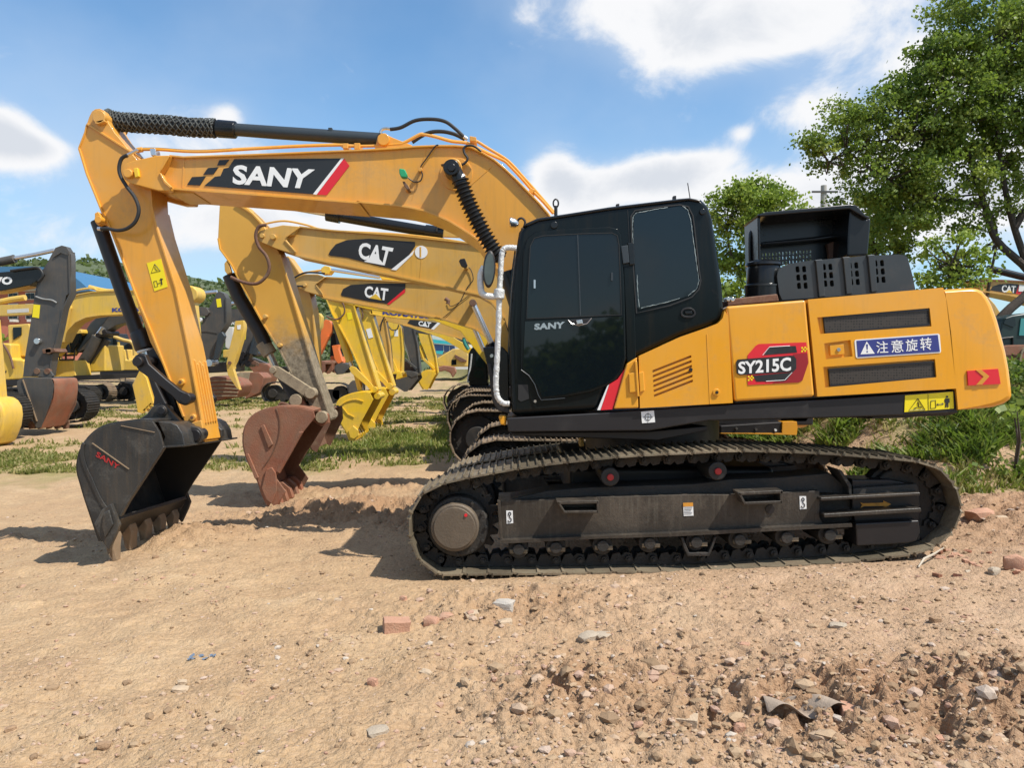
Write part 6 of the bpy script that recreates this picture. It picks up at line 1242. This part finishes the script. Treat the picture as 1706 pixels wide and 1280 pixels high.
# ================= trees and plants =================
def leaf_mat(name, a, b, c, sc_=1.3):
    m = bpy.data.materials.new(name); m.use_nodes = True; t = NT(m.node_tree); t.n.clear()
    pos = t.N('ShaderNodeNewGeometry').outputs['Position']
    r = t.N('ShaderNodeAttribute', attribute_name='tint').outputs['Fac']
    f = t.M('ADD', t.M('MULTIPLY', t.noise(pos, sc_, 4, .6), .7), t.M('MULTIPLY', r, .5))
    col = t.ramp(f, [(.3, a), (.58, b), (.85, c)])
    d = t.N('ShaderNodeBsdfPrincipled', i_Roughness=.5); t.l.new(col, d.inputs['Base Color']); d.inputs['Specular IOR Level'].default_value = .35
    tr = t.N('ShaderNodeBsdfTranslucent'); t.l.new(t.mix(.5, col, (.16, .24, .02)), tr.inputs[0])
    mx = t.N('ShaderNodeMixShader', i_0=.48); t.l.new(d.outputs[0], mx.inputs[1]); t.l.new(tr.outputs[0], mx.inputs[2])
    o = t.N('ShaderNodeOutputMaterial'); t.l.new(mx.outputs[0], o.inputs[0]); return m
LEAF = leaf_mat('broad_leaf_green', (.09, .15, .025), (.19, .27, .045), (.36, .42, .09))
LEAF2 = leaf_mat('bright_leaf_green', (.13, .20, .028), (.24, .33, .05), (.38, .44, .09))
LEAFD = leaf_mat('distant_wood_green', (.065, .09, .045), (.11, .14, .062), (.17, .20, .09), .25)
WEED = leaf_mat('weed_green', (.06, .11, .02), (.13, .20, .035), (.28, .30, .08), 1.5)
GRASS = leaf_mat('dry_and_green_grass', (.12, .16, .025), (.26, .26, .07), (.46, .38, .17), .9)
GRASSG = leaf_mat('fresh_grass', (.13, .19, .03), (.25, .29, .06), (.42, .38, .14), 1.2)
BARK = mat('dark_tree_bark', (.06, .046, .036), .9, var=.3, vscale=9, bump=.8, bscale=30)
def leaves(name, pts, size, m, parent=None, org=None, tint=None, droop=.35, aspect=.42):
    """many small pointed leaves, each two triangles folded on the midrib"""
    n = len(pts); d = rng.normal(size=(n, 3)); d[:, 2] -= droop * 1.2; d /= np.linalg.norm(d, axis=1)[:, None]
    u = np.cross(d, rng.normal(size=(n, 3))); u /= np.linalg.norm(u, axis=1)[:, None] + 1e-9
    s = (size * rng.uniform(.6, 1.25, n))[:, None]; w = s * aspect
    a = pts; b = pts + d * s * .5 + u * w; c = pts + d * s; e = pts + d * s * .5 - u * w
    o = np.array(org if org is not None else (0, 0, 0)); V = np.stack([a, b, c, e], 1).reshape(-1, 3) - o
    fidx = (np.arange(n) * 4)[:, None] + np.array([[0, 1, 2, 3]])
    tt = np.repeat(rng.random(n) if tint is None else tint, 4)
    me = npmesh(name, V, fidx, m, {'tint': tt}); ob = bpy.data.objects.new(name, me); C.objects.link(ob)
    if parent is not None: ob.parent = parent
    return ob
def crown_points(blobs, per_m3, clump=.30, leafs=34, spread=1.0):
    out = []; tint = []; cen = []
    for c, r in blobs:
        c = np.array(c); r = np.array(r); k = max(3, int(per_m3 * r[0] * r[1] * r[2] * 4))
        v = rng.normal(size=(k, 3)); v /= np.linalg.norm(v, axis=1)[:, None]; rad = rng.uniform(.35, 1.05, k) ** .55
        cc = c + v * rad[:, None] * r; cen.append(cc)
        for q_ in cc:
            n = int(leafs * rng.uniform(.5, 1.4)); g = rng.normal(size=(n, 3)) * clump * rng.uniform(.5, 1.1) * np.array([1, 1, .62]) * spread
            out.append(q_ + g); tint.append(np.clip(rng.normal(.5, .22) + rng.normal(0, .12, n), 0, 1))
    return np.concatenate(out), np.concatenate(tint), np.concatenate(cen)
def tree(name, base, trunks, blobs, label, m=LEAF, leaf=.11, per=3.0, clump=.28, leafs=34, group='trees behind the raised hood', cat='tree', nbranch=60, r0=.13):
    base = Vector(base); T = thing(name, base, label, cat, group)
    tr = Mesh(); tips = []
    for i, (pts, ra) in enumerate(trunks):
        p = bez(pts, 5); rr = [ra * (1 - .72 * j / (len(p) - 1)) for j in range(len(p))]
        ms = Mesh().tube(p, rr, 9); part('trunk' if i == 0 else 'limb', ms, BARK, T); tips += p[len(p) // 3:]
    P, tint, cen = crown_points(blobs, per, clump, leafs)
    br = Mesh(); sel = rng.choice(len(cen), min(nbranch, len(cen)), replace=False)
    for j in sel:
        c = Vector(cen[j]); s = min(tips, key=lambda t_: (t_ - c).length + max(0, t_.z - c.z) * .8); mid = s.lerp(c, .5) + Vector(rng.normal(size=3) * .12) - Vector((0, 0, .06))
        br.tube(bez([s, mid, c], 3), [.022, .019, .016, .013, .010, .007, .005][:7], 5)
    part('branches', br, BARK, T, kind='stuff')
    o = leaves('crown', P, leaf, m, T, base, tint); return T
def ell(px, py, Y, rx, ry, depth=None):
    p = at(px, py, Y); s = Y / F; return (tuple(p), (rx * s, depth if depth else max(rx, ry) * s * .9, ry * s))
Yt = 14.0; P_ = lambda x, y, Y=Yt: at(x, y, Y)
tree('tree', P_(1690, 640), [([P_(1690, 640), P_(1660, 545), P_(1722, 470), P_(1660, 400), P_(1640, 340), P_(1610, 250), P_(1580, 160)], .10), ([P_(1722, 470), P_(1690, 380), P_(1672, 300), P_(1660, 200), P_(1650, 110)], .07),
     ([P_(1640, 340), P_(1560, 330), P_(1480, 300), P_(1410, 250)], .05), ([P_(1610, 260), P_(1530, 230), P_(1450, 240), P_(1380, 270)], .05), ([P_(1690, 380), P_(1760, 250), P_(1790, 120)], .07)],
     [ell(1585, 150, Yt, 85, 100), ell(1650, 70, Yt, 100, 85), ell(1520, 210, Yt, 90, 85), ell(1445, 200, Yt, 75, 48), ell(1400, 235, Yt, 62, 50), ell(1372, 262, Yt, 34, 36), ell(1480, 290, Yt, 85, 50), ell(1560, 300, Yt, 90, 55), ell(1500, 350, Yt, 75, 40),
      ell(1690, 190, Yt, 80, 75), ell(1760, 130, Yt, 100, 130), ell(1650, 270, Yt, 60, 42), ell(1740, 280, Yt, 70, 60), ell(1620, 365, Yt, 55, 28), ell(1430, 320, Yt, 42, 30), ell(1540, 120, Yt, 50, 50), ell(1640, 10, Yt, 90, 60), ell(1480, 385, Yt, 46, 26), ell(1560, 365, Yt, 46, 24), ell(1700, 350, Yt, 50, 26), ell(1620, 220, Yt, 80, 50), ell(1400, 190, Yt, 40, 24)],
     'large leafy tree filling the upper right corner with dark crooked trunk', LEAF, .064, 30, .12, 76, nbranch=240)
tree('tree', P_(1560, 620, 16), [([P_(1480, 660, 16), P_(1486, 540, 16), P_(1492, 420, 16), P_(1500, 330, 16)], .09), ([P_(1486, 540, 16), P_(1470, 460, 16), P_(1450, 380, 16)], .05), ([P_(1492, 430, 16), P_(1520, 370, 16), P_(1550, 330, 16)], .04)],
     [ell(1480, 400, 16, 50, 50), ell(1500, 355, 16, 62, 45), ell(1460, 350, 16, 45, 40), ell(1475, 440, 16, 36, 30)], 'slim dark tree with thin stems right behind the raised hood', LEAF, .075, 30, .13, 60, nbranch=90)
tree('tree', P_(1580, 630, 13), [([P_(1575, 650, 13), P_(1578, 540, 13), P_(1582, 440, 13)], .05)], [ell(1580, 415, 13, 42, 36), ell(1560, 450, 13, 40, 34), ell(1612, 435, 13, 36, 26), ell(1590, 470, 13, 50, 28)],
     'low bright green young tree above the rear of the orange body', LEAF2, .07, 50, .12, 60, nbranch=50)
tree('tree', P_(1640, 660, 15), [([P_(1628, 680, 15), P_(1640, 540, 15), P_(1648, 470, 15), P_(1660, 380, 15), P_(1620, 300, 15)], .045)], [ell(1640, 400, 15, 30, 22), ell(1600, 330, 15, 40, 22)], 'thin bare stemmed sapling leaning at the right', LEAF2, .09, 4, .18, 14, nbranch=40)
Yu = 24.0
tree('tree', P_(1250, 640, Yu), [([P_(1250, 660, Yu), P_(1252, 520, Yu), P_(1255, 400, Yu)], .14), ([P_(1252, 520, Yu), P_(1280, 430, Yu), P_(1300, 380, Yu)], .07), ([P_(1252, 500, Yu), P_(1220, 430, Yu), P_(1210, 380, Yu)], .07)],
     [ell(1250, 350, Yu, 55, 50), ell(1210, 352, Yu, 34, 34), ell(1295, 345, Yu, 38, 42), ell(1230, 410, Yu, 50, 45), ell(1290, 410, Yu, 40, 45), ell(1225, 465, Yu, 34, 40), ell(1215, 490, Yu, 26, 22), ell(1196, 350, Yu, 24, 26), ell(1265, 322, Yu, 40, 24), ell(1310, 385, Yu, 24, 30)],
     'rounded light green tree between the cab and the raised hood', LEAF2, .11, 13, .19, 80, nbranch=80)
tree('tree', P_(1380, 640, 26), [([P_(1400, 650, 26), P_(1398, 480, 26), P_(1402, 400, 26)], .10)], [ell(1400, 390, 26, 40, 34), ell(1365, 420, 26, 40, 34), ell(1430, 430, 26, 38, 30)], 'smaller tree mostly hidden by the raised hood', LEAF, .11, 10, .20, 60, nbranch=40)
# sprig shooting out of the far hill
# wooded hill at the left, one mass
Yh = 150.0; XS = np.linspace(-260, 60, 61); YS_ = np.array([110, 125, 140, 160, 200.]); prof = lambda x: np.interp(853 + x / Yh * F, [-1300, -200, 50, 150, 230, 330, 400, 480, 560, 620, 760, 1400], [430, 440, 428, 424, 442, 462, 474, 482, 495, 505, 520, 540])
hv = []
for yy, k in zip(YS_, (0, .45, .85, 1.0, .9)):
    for x in XS: hv.append((x, yy, CAMZ + (600 - prof(x)) / F * Yh * k - .9 * (1 - k) * 2))
nx = len(XS); hf = np.array([[i * nx + j, i * nx + j + 1, (i + 1) * nx + j + 1, (i + 1) * nx + j] for i in range(4) for j in range(nx - 1)])
ho = bpy.data.objects.new('hill', npmesh('hill', np.array(hv), hf, mat('hill_undergrowth', (.075, .095, .045), .9, var=.5, vscale=.4), None, True)); C.objects.link(ho); tag(ho, 'low wooded hill on the horizon at left', kind='structure')
pts = []; tt = []
for i in range(3800):
    x = rng.uniform(-250, 55); k = rng.uniform(.0, 1.0); yy = np.interp(k, [0, .45, .85, 1], [110, 125, 140, 160]); z = CAMZ + (600 - prof(x)) / F * Yh * k - 1.8 * (1 - k)
    r = rng.uniform(1.3, 2.6); n = 55; v = rng.normal(size=(n, 3)); v /= np.linalg.norm(v, axis=1)[:, None]; pts.append(np.array([x, yy, z - 1.1]) + v * np.array([r, r, r * .95]) * rng.uniform(.55, 1.05, (n, 1))); tt.append(np.full(n, rng.random()) * .7 + rng.random(n) * .3)
w_ = leaves('distant_wood', np.concatenate(pts), 1.0, LEAFD, tint=np.concatenate(tt), aspect=.5); tag(w_, 'dense far wood covering the hill at left', kind='stuff')
# trees behind the viewer, seen mirrored in the cab glass
bp = []
for i in range(60):
    c_ = np.array([rng.uniform(-16, 14), rng.uniform(-17, -13), 0]); c_[2] = rng.uniform(.4, 3.2) * (1.25 if c_[0] < -3 else .8); v = rng.normal(size=(260, 3)); v /= np.linalg.norm(v, axis=1)[:, None]; bp.append(c_ + v * np.array([1.5, 1, 1.2]) * rng.uniform(.5, 1.05, (260, 1)))
tag(leaves('distant_wood', np.concatenate(bp), .42, LEAF, aspect=.5), 'line of trees behind the viewer, mirrored in the dark cab glass', kind='stuff')
# shrubs behind the left machines and far right bank
def shrub(px, py, Y, rx, ry, label, m=LEAF, leaf=.12, per=5, group='shrubs round the yard', clump=.16):
    c, r = ell(px, py, Y, rx, ry); b = Vector((c[0], Y, gzs(c[0], Y))); T = thing('shrub', b, label, 'shrub', group)
    P, tint, cen = crown_points([(c, r)], per, clump, 26); st = Mesh()
    for k in cen[:10]: st.tube([b, b.lerp(Vector(k), .5) + Vector((.05, 0, .05)), Vector(k)], [.02, .015, .006], 5)
    part('stem', st, BARK, T); leaves('foliage', P, leaf, m, T, b, tint)
shrub(205, 555, 30, 22, 34, 'dark green shrub behind the grey boom at left', LEAF2, .2, 3); shrub(5, 555, 30, 14, 22, 'green shrub at the left edge below the brick building', LEAF2, .2, 3)
shrub(1690, 745, 8.6, 36, 75, 'tall dark weedy shrub on the bank at the right edge', LEAF, .09, 26, clump=.12)
shrub(1480, 712, 12.5, 55, 24, 'leafy green shrub under the rear of the black chassis', WEED, .12, 14, clump=.13); shrub(1375, 722, 12.2, 50, 20, 'pale green weeds growing under the chassis, left clump', WEED, .11, 14, clump=.12)
shrub(1445, 716, 11.6, 34, 17, 'leafy weeds under the chassis, next to the pale green clump', WEED, .09, 40, clump=.1); shrub(1545, 706, 11.4, 40, 16, 'yellow green weed clump right behind the counterweight underside', GRASSG, .09, 34, clump=.1); shrub(1610, 700, 10.6, 30, 14, 'small weed clump below the tail corner of the orange body', GRASSG, .08, 40, clump=.09)
shrub(1690, 850, 7.9, 60, 26, 'low spreading weeds at the foot of the bank, right edge', GRASSG, .10, 30, clump=.1)
shrub(1210, 500, 18, 30, 26, 'dark bush just behind the cab rear corner', LEAF, .13, 8)
# ---------- grass ----------
def grass(name, n, xr, yr, dens, h, m, label, lean=.35, wid=.006):
    x = rng.uniform(*xr, n); y = rng.uniform(*yr, n) if not callable(yr) else yr(n); k = rng.random(n) < dens(x, y); x, y = x[k], y[k]; n = len(x)
    z = gz(x, y, False) - .01; hh = h * rng.uniform(.4, 1.3, n) * (.6 + .8 * np.clip(fbm(x * 1.3, y * 1.3, 3, 5) + .4, 0, 1)); a = rng.uniform(0, 2 * np.pi, n); ln = rng.normal(0, lean, (n, 2)) * hh[:, None]; w = wid * rng.uniform(.7, 1.6, n) * (1 + y / 9)
    b0 = np.stack([x - np.cos(a) * w, y - np.sin(a) * w, z], 1); b1 = np.stack([x + np.cos(a) * w, y + np.sin(a) * w, z], 1)
    m0 = np.stack([x + ln[:, 0] * .4 + np.cos(a) * w * .7, y + ln[:, 1] * .4 + np.sin(a) * w * .7, z + hh * .6], 1); m1 = m0 - np.stack([np.cos(a) * w * 1.4, np.sin(a) * w * 1.4, 0 * w], 1); tp = np.stack([x + ln[:, 0], y + ln[:, 1], z + hh], 1)
    V = np.stack([b0, b1, m0, m1, tp], 1).reshape(-1, 3); i = (np.arange(n) * 5)[:, None]; Fq = np.concatenate([i + np.array([[0, 1, 2]]), i + np.array([[0, 2, 3]]), i + np.array([[3, 2, 4]])])
    o = bpy.data.objects.new(name, npmesh(name, V, Fq, m, {'tint': np.repeat(rng.random(n), 5)})); C.objects.link(o); tag(o, label, kind='stuff'); return o
grass('grass', 230000, (-13, 3.5), lambda n: 13.0 + 19 * rng.random(n) ** 1.4, lambda x, y: np.clip(veg_mask(x, y) * 1.5 - .22, 0, 1) ** 1.3, .085, GRASS, 'patchy green and dry grass between the rows of machines', .5)
grass('grass', 60000, (-6, 1.5), (12.5, 18.5), lambda x, y: np.clip(1.2 * bump(x, y, -1.4, 15.6, 1.7, 1.3), 0, 1) * (fbm(x * 2, y * 2, 3, 41) > -.12), .13, GRASSG, 'fresh green grass beside the yellow buckets', .35)
grass('grass', 120000, (3.4, 12), (7.6, 17), lambda x, y: np.clip(veg_mask(x, y) * 1.2 - .1, 0, 1) * (fbm(x * 1.1, y * 1.1, 3, 66) > -.05), .14, GRASS, 'long dry grass on the bank at right', .45, .007)
grass('weeds', 60000, (3.6, 9), (8.2, 14), lambda x, y: (fbm(x * .9, y * .9, 3, 90) > .12) * .8 * (x + .2 * (y - 9) > 4.4), .19, WEED, 'leafy green weeds on the bank at right', .7, .008)
# ================= stones =================
ico = bmesh.new(); bmesh.ops.create_icosphere(ico, subdivisions=1, radius=1); IV = np.array([v.co[:] for v in ico.verts]); IF = np.array([[v.index for v in f.verts] for f in ico.faces]); ico.free()
def stone_mat():
    m = bpy.data.materials.new('field_stone'); m.use_nodes = True; t = NT(m.node_tree); t.n.clear(); pos = t.N('ShaderNodeNewGeometry').outputs['Position']; r = t.N('ShaderNodeAttribute', attribute_name='tint').outputs['Fac']
    c = t.ramp(r, [(0, (.23, .15, .09)), (.3, (.36, .25, .15)), (.55, (.43, .31, .20)), (.78, (.49, .36, .27)), (.9, (.42, .24, .17)), (1, (.52, .47, .40))]); c = t.mix(t.M('MULTIPLY', t.noise(pos, 60, 5, .7), .45), c, (.26, .17, .10))
    b = t.N('ShaderNodeBsdfPrincipled', i_Roughness=.9); t.l.new(c, b.inputs['Base Color']); b.inputs['Specular IOR Level'].default_value = .2
    bn = t.N('ShaderNodeBump', i_Strength=.6, i_Distance=.008); t.l.new(t.noise(pos, 90, 5, .7), bn.inputs['Height']); t.l.new(bn.outputs[0], b.inputs['Normal'])
    o = t.N('ShaderNodeOutputMaterial'); t.l.new(b.outputs[0], o.inputs[0]); return m
STONE = stone_mat()
def scatter(name, x, y, s, label, sink=.25):
    n = len(x); z = gz(x, y); V = np.repeat(IV[None], n, 0) * (1 + rng.normal(0, .16, (n, 12, 1))); V = V * (s[:, None] * np.stack([rng.uniform(.8, 1.5, n), rng.uniform(.7, 1.2, n), rng.uniform(.4, .85, n)], 1))[:, None, :]
    a = rng.uniform(0, 2 * np.pi, n); ca, sa = np.cos(a)[:, None], np.sin(a)[:, None]; X = V[..., 0] * ca - V[..., 1] * sa; Y = V[..., 0] * sa + V[..., 1] * ca
    V = np.stack([X + x[:, None], Y + y[:, None], V[..., 2] + (z + s * (.5 - sink) * .6)[:, None]], -1).reshape(-1, 3); Fc = (IF[None] + (np.arange(n) * 12)[:, None, None]).reshape(-1, 3)
    o = bpy.data.objects.new(name, npmesh(name, V, Fc, STONE, {'tint': np.repeat(rng.random(n), 12)})); C.objects.link(o); tag(o, label, kind='stuff')
def spots(n, y0, y1, f):
    y = 1 / rng.uniform(1 / y1, 1 / y0, n); x = rng.uniform(-1, 1, n) * (y * .8 + .3); k = rng.random(n) < f(x, y); return x[k], y[k]
def dens(x, y): return np.clip(.12 + .55 * np.clip(fbm(x * 1.1, y * 1.1, 3, 301) + .15, 0, 1) + rough_mask(x, y) * 1.1 + .25 * ss(-.5, 1.5, x), 0, 1) * (1 - .9 * bump(x, y, 1.3, 6.4, 2.4, .35))
x, y = spots(30000, 2.6, 10, dens); s = .0035 + .0055 * rng.random(len(x)) ** 3 * (1 + y / 6); scatter('gravel', x, y, s, 'fine gravel strewn over the clay')
x, y = spots(9500, 2.6, 12, lambda x, y: dens(x, y) * .8); s = .009 + .016 * rng.random(len(x)) ** 3; scatter('small_stones', x, y, s, 'small stones and clods strewn over the clay')
x, y = spots(6000, 2.7, 10.5, lambda x, y: np.clip(rough_mask(x, y) - .15, 0, 1)); s = .011 + .034 * rng.random(len(x)) ** 3.2; scatter('rubble', x, y, s, 'loose rubble and clods in the churned places')
def pix_ground(px, py):
    Y = 6.0
    for _ in range(30):
        p = at(px, py, Y); x_, y_, z_ = ray(px, py); h_ = gzs(p.x, Y); Y = Y * .5 + .5 * (CAMZ - h_) / (-z_ / y_)
    p = at(px, py, Y); return Vector((p.x, Y, gzs(p.x, Y)))
def stone_obj(name, px, py, wpx, hpx, m, label, cat, group, blocky=False, seed=0):
    p = pix_ground(px, py); s = p.y / F; r = random.Random(seed + int(px)); bm = bmesh.new()
    if blocky: bmesh.ops.create_cube(bm, size=2); bmesh.ops.subdivide_edges(bm, edges=bm.edges, cuts=2, use_grid_fill=True)
    else: bmesh.ops.create_icosphere(bm, subdivisions=2, radius=1)
    rot = Matrix.Rotation(r.uniform(-.5, .5), 3, 'Z') @ Matrix.Rotation(r.uniform(-.12, .12), 3, 'Y')
    vs = []
    for v in bm.verts:
        c_ = v.co.copy(); k = 1 + r.uniform(-.10, .10) * (.5 if blocky else 1.3)
        if not blocky:
            for ax in range(3): c_[ax] = max(-.82, min(.82, c_[ax] * 1.15))
        vs.append(rot @ Vector((c_.x * wpx / 2 * s * k, c_.y * wpx / 2 * s * .75 * k, c_.z * hpx / 2 * s * k)) + p + Vector((0, wpx * s * .25, hpx / 2 * s * .5)))
    fs = [tuple(v.index for v in f.verts) for f in bm.faces]; bm.free()
    return single(name, Mesh().add(vs, fs), m, label, cat, group, loc=p, smooth=28, bevel=.003 if blocky else 0)
PINK = mat('pinkish_brick', (.44, .24, .155), .9, var=.2, vscale=20, bump=.7, bscale=90, dirt=.35, dirtcol=(.42, .31, .21), dscale=9)
PALE = mat('pale_stone', (.45, .34, .23), .9, var=.2, vscale=20, bump=.7, bscale=80)
GREYS = mat('grey_stone', (.40, .36, .31), .9, var=.2, vscale=20, bump=.7, bscale=80); BROWNS = mat('brown_clod', (.30, .19, .11), .95, var=.25, vscale=20, bump=.9, bscale=60)
CONC = mat('concrete_lump', (.38, .31, .23), .9, var=.12, vscale=25, bump=.6, bscale=90)
gS = 'larger stones lying on the clay'
for (px, py, w, h, m, lab, bl) in [
    (659, 1054, 44, 24, PINK, 'squared pink stone left of the row in the middle foreground', True), (718, 1046, 30, 24, PINK, 'upright pink stone second in the row of the middle foreground', False), (744, 1040, 32, 22, PINK, 'rounded pink stone touching the upright one', False),
    (786, 1032, 28, 17, PALE, 'pale flat topped stone right of the rounded pink one', False), (840, 1020, 40, 26, GREYS, 'largest grey brown stone below the drive hub', False), (842, 1046, 28, 18, PALE, 'pale stone just below the largest grey brown stone', False),
    (672, 1003, 14, 13, PINK, 'small red stone above the squared pink one', False), (562, 1005, 16, 10, PALE, 'small pale stone lying left of the squared pink stone', False), (981, 1072, 40, 20, CONC, 'whitish concrete lump below the front of the track', False), (1010, 1066, 40, 12, CONC, 'flat greyish chip touching the concrete lump', False),
    (1288, 1096, 34, 16, BROWNS, 'brown green clod in the centre right foreground', False), (1242, 1082, 20, 14, PINK, 'small reddish stone left of the brown green clod', False), (1275, 1040, 18, 14, BROWNS, 'dark clod above the centre right foreground', False), (1328, 1082, 20, 14, GREYS, 'grey stone right of the brown green clod', False),
    (1160, 1087, 16, 16, BROWNS, 'dark upright pebble between lump and clod', False), (1561, 1040, 20, 16, BROWNS, 'dark round clod near the right side', False), (1400, 1048, 34, 10, CONC, 'pale flat chips near the right middle ground', False), (1437, 1205, 56, 24, PINK, 'broken red brick in the rubble at lower right', True),
    (1145, 1214, 40, 22, PALE, 'tan block at the left side of the lower right rubble', True), (1398, 1252, 32, 30, PINK, 'rounded orange stone in the lower right rubble', False), (1368, 1246, 34, 22, PINK, 'orange wedge left of the rounded orange stone', False), (1573, 1243, 26, 20, PINK, 'pink cobble right of the rubble hollow', False),
    (1665, 1252, 44, 32, PALE, 'large pale stone at the lower right corner', False), (1695, 1198, 50, 26, PALE, 'pale boulder cut by the right edge', False), (1636, 1215, 36, 18, BROWNS, 'brown stone left of the boulder at the right edge', False), (1233, 1225, 22, 26, PINK, 'upright pink shard left of the torn cloth', False),
    (1628, 1160, 48, 22, BROWNS, 'brown earthy lump above the lower right rubble', False), (1695, 950, 36, 34, PINK, 'pale pink rock at the right edge beyond the track', False), (1660, 958, 22, 16, CONC, 'small white rock left of the pink rock', False), (1640, 868, 46, 26, PINK, 'reddish boulder on the bank right of the track', False), (1672, 872, 26, 16, PALE, 'pale boulder beside the reddish boulder', False),
    (628, 1229, 44, 16, CONC, 'grey flat stone half buried in the lower middle', False), (297, 1155, 30, 10, PALE, 'flat ochre stone in the left foreground', False), (302, 1142, 18, 10, PALE, 'small ochre stone above the flat one', False), (15, 1222, 20, 14, BROWNS, 'dark stone at the lower left corner', False), (170, 1250, 26, 16, BROWNS, 'brown clod near the bottom left', False),
    (258, 934, 12, 11, BROWNS, 'dark clod right of the bucket teeth', False), (456, 1170, 24, 9, PINK, 'reddish chip in the left foreground', False), (1480, 790, 0, 0, None, '', False), (1610, 757, 22, 10, CONC, 'white stone on the grassy bank', False), (620, 1143, 22, 16, PINK, 'orange pebble in the middle foreground', False), (708, 1130, 26, 16, PALE, 'cracked tan stone in the middle foreground', False)]:
    if m is None: continue
    nm = 'brick' if 'brick' in lab else ('clod' if 'clod' in lab else 'stone'); stone_obj(nm, px, py, w, h, m, lab, nm, gS, bl)
rb = random.Random(11); n_b = 0
for i in range(26):                                        # broken red tile heap right of the track
    px = rb.uniform(1555, 1700); py = rb.uniform(918, 962); 
    p = pix_ground(px, py); s = p.y / F; w = rb.uniform(5, 13); sh = Mesh().box(-w * s / 2, w * s / 2, -w * s * .35, w * s * .35, 0, w * s * .4)
    Rm = Matrix.Rotation(rb.uniform(0, 3), 3, 'Z') @ Matrix.Rotation(rb.uniform(-.6, .6), 3, 'X'); sh.v = [Rm @ v + p for v in sh.v]
    if i == 0: heap = thing('rubble_heap', pix_ground(1630, 945), 'scatter of broken red brick and tile bits right of the track', 'rubble')
    part('brick_fragment', sh, (PINK, CONC, PINK, RUST)[i % 4], heap, smooth=0)
# litter
p = pix_ground(1290, 1215); ms = Mesh(); nn = 12; cl = []
for i in range(nn + 1):
    for j in range(7):
        u, v = i / nn, j / 6; cl.append(p + Vector((-.02 + u * .34, .02 + v * .15, .015 + .055 * abs(math.sin(u * 5 + v * 1.7)) * (1 - abs(v - .5)) + .03 * math.sin(v * 4 + u * 9) + .03 * (1 - v))))
fs = [(i * 7 + j, i * 7 + j + 1, (i + 1) * 7 + j + 1, (i + 1) * 7 + j) for i in range(nn) for j in range(6)]
cl_ = single('torn_cloth', ms.add(cl, fs), mat('dusty_grey_cloth', (.31, .24, .18), .95, var=.25, vscale=15, bump=.5), 'crumpled dusty grey cloth half buried in the rubble', 'cloth', smooth=80, loc=p); cl_.modifiers.new('thickness', 'SOLIDIFY').thickness = .006; sd_ = cl_.modifiers.new('smooth', 'SUBSURF'); sd_.levels = sd_.render_levels = 2
p = pix_ground(335, 1100); ms = Mesh()
for i in range(12):
    a = Vector((rb.uniform(-.07, .07), rb.uniform(-.03, .03), .004)) + p; ms.add([a, a + Vector((rb.uniform(.01, .03), 0, .012)), a + Vector((.01, .02, rb.uniform(0, .02))), a + Vector((-.01, .01, .006))], [(0, 1, 2), (0, 2, 3)])
single('litter', ms, mat('bluish_foil', (.25, .30, .36), .3, .5), 'scrap of crumpled bluish foil on bare clay at left', 'litter', smooth=0, loc=p)
a, b_ = pix_ground(1530, 948), pix_ground(1572, 926)
single('plastic_strip', Mesh().tube([a + Vector((0, 0, .01)), a.lerp(b_, .2) + Vector((0, 0, .05)), a.lerp(b_, .6) + Vector((0, 0, .05)), b_ + Vector((0, 0, .06))], [.006, .010, .008, .004], 5), mat('grubby_white_plastic', (.42, .36, .28), .6), 'grubby white plastic strip by the track rear end', 'litter', loc=a)
wp_ = [pix_ground(x, y) + Vector((0, 0, .012)) for x, y in ((1010, 985), (1040, 1030), (1062, 1085), (1100, 1115), (1150, 1134), (1210, 1140), (1290, 1133), (1335, 1135), (1352, 1150))]
single('wire', Mesh().tube(bez(wp_, 6), .0022, 5), BROWNS, 'thin rusty wire curving across the right foreground', 'wire', loc=wp_[0])
# low broad-leaved weeds mixed into the bank
n_ = 5200; x = rng.uniform(3.8, 10, n_); y = rng.uniform(8.3, 14, n_); k = (rng.random(n_) < np.clip(veg_mask(x, y) * 1.3 - .25, 0, 1)) & (fbm(x * 1.5, y * 1.5, 3, 131) > -.05); x, y = x[k], y[k]
z = gz(x, y, False); m_ = 14; hh_ = rng.uniform(.05, .22, len(x)); g_ = rng.normal(size=(len(x), m_, 3)) * np.array([.055, .055, .05]); Pw = np.stack([x, y, z + hh_], 1)[:, None, :] + g_
o = leaves('ground_cover', Pw.reshape(-1, 3), .06, WEED, tint=np.repeat(rng.random(len(x)), m_), aspect=.5); tag(o, 'low broad leaved weeds spread over the bank at right', kind='stuff')
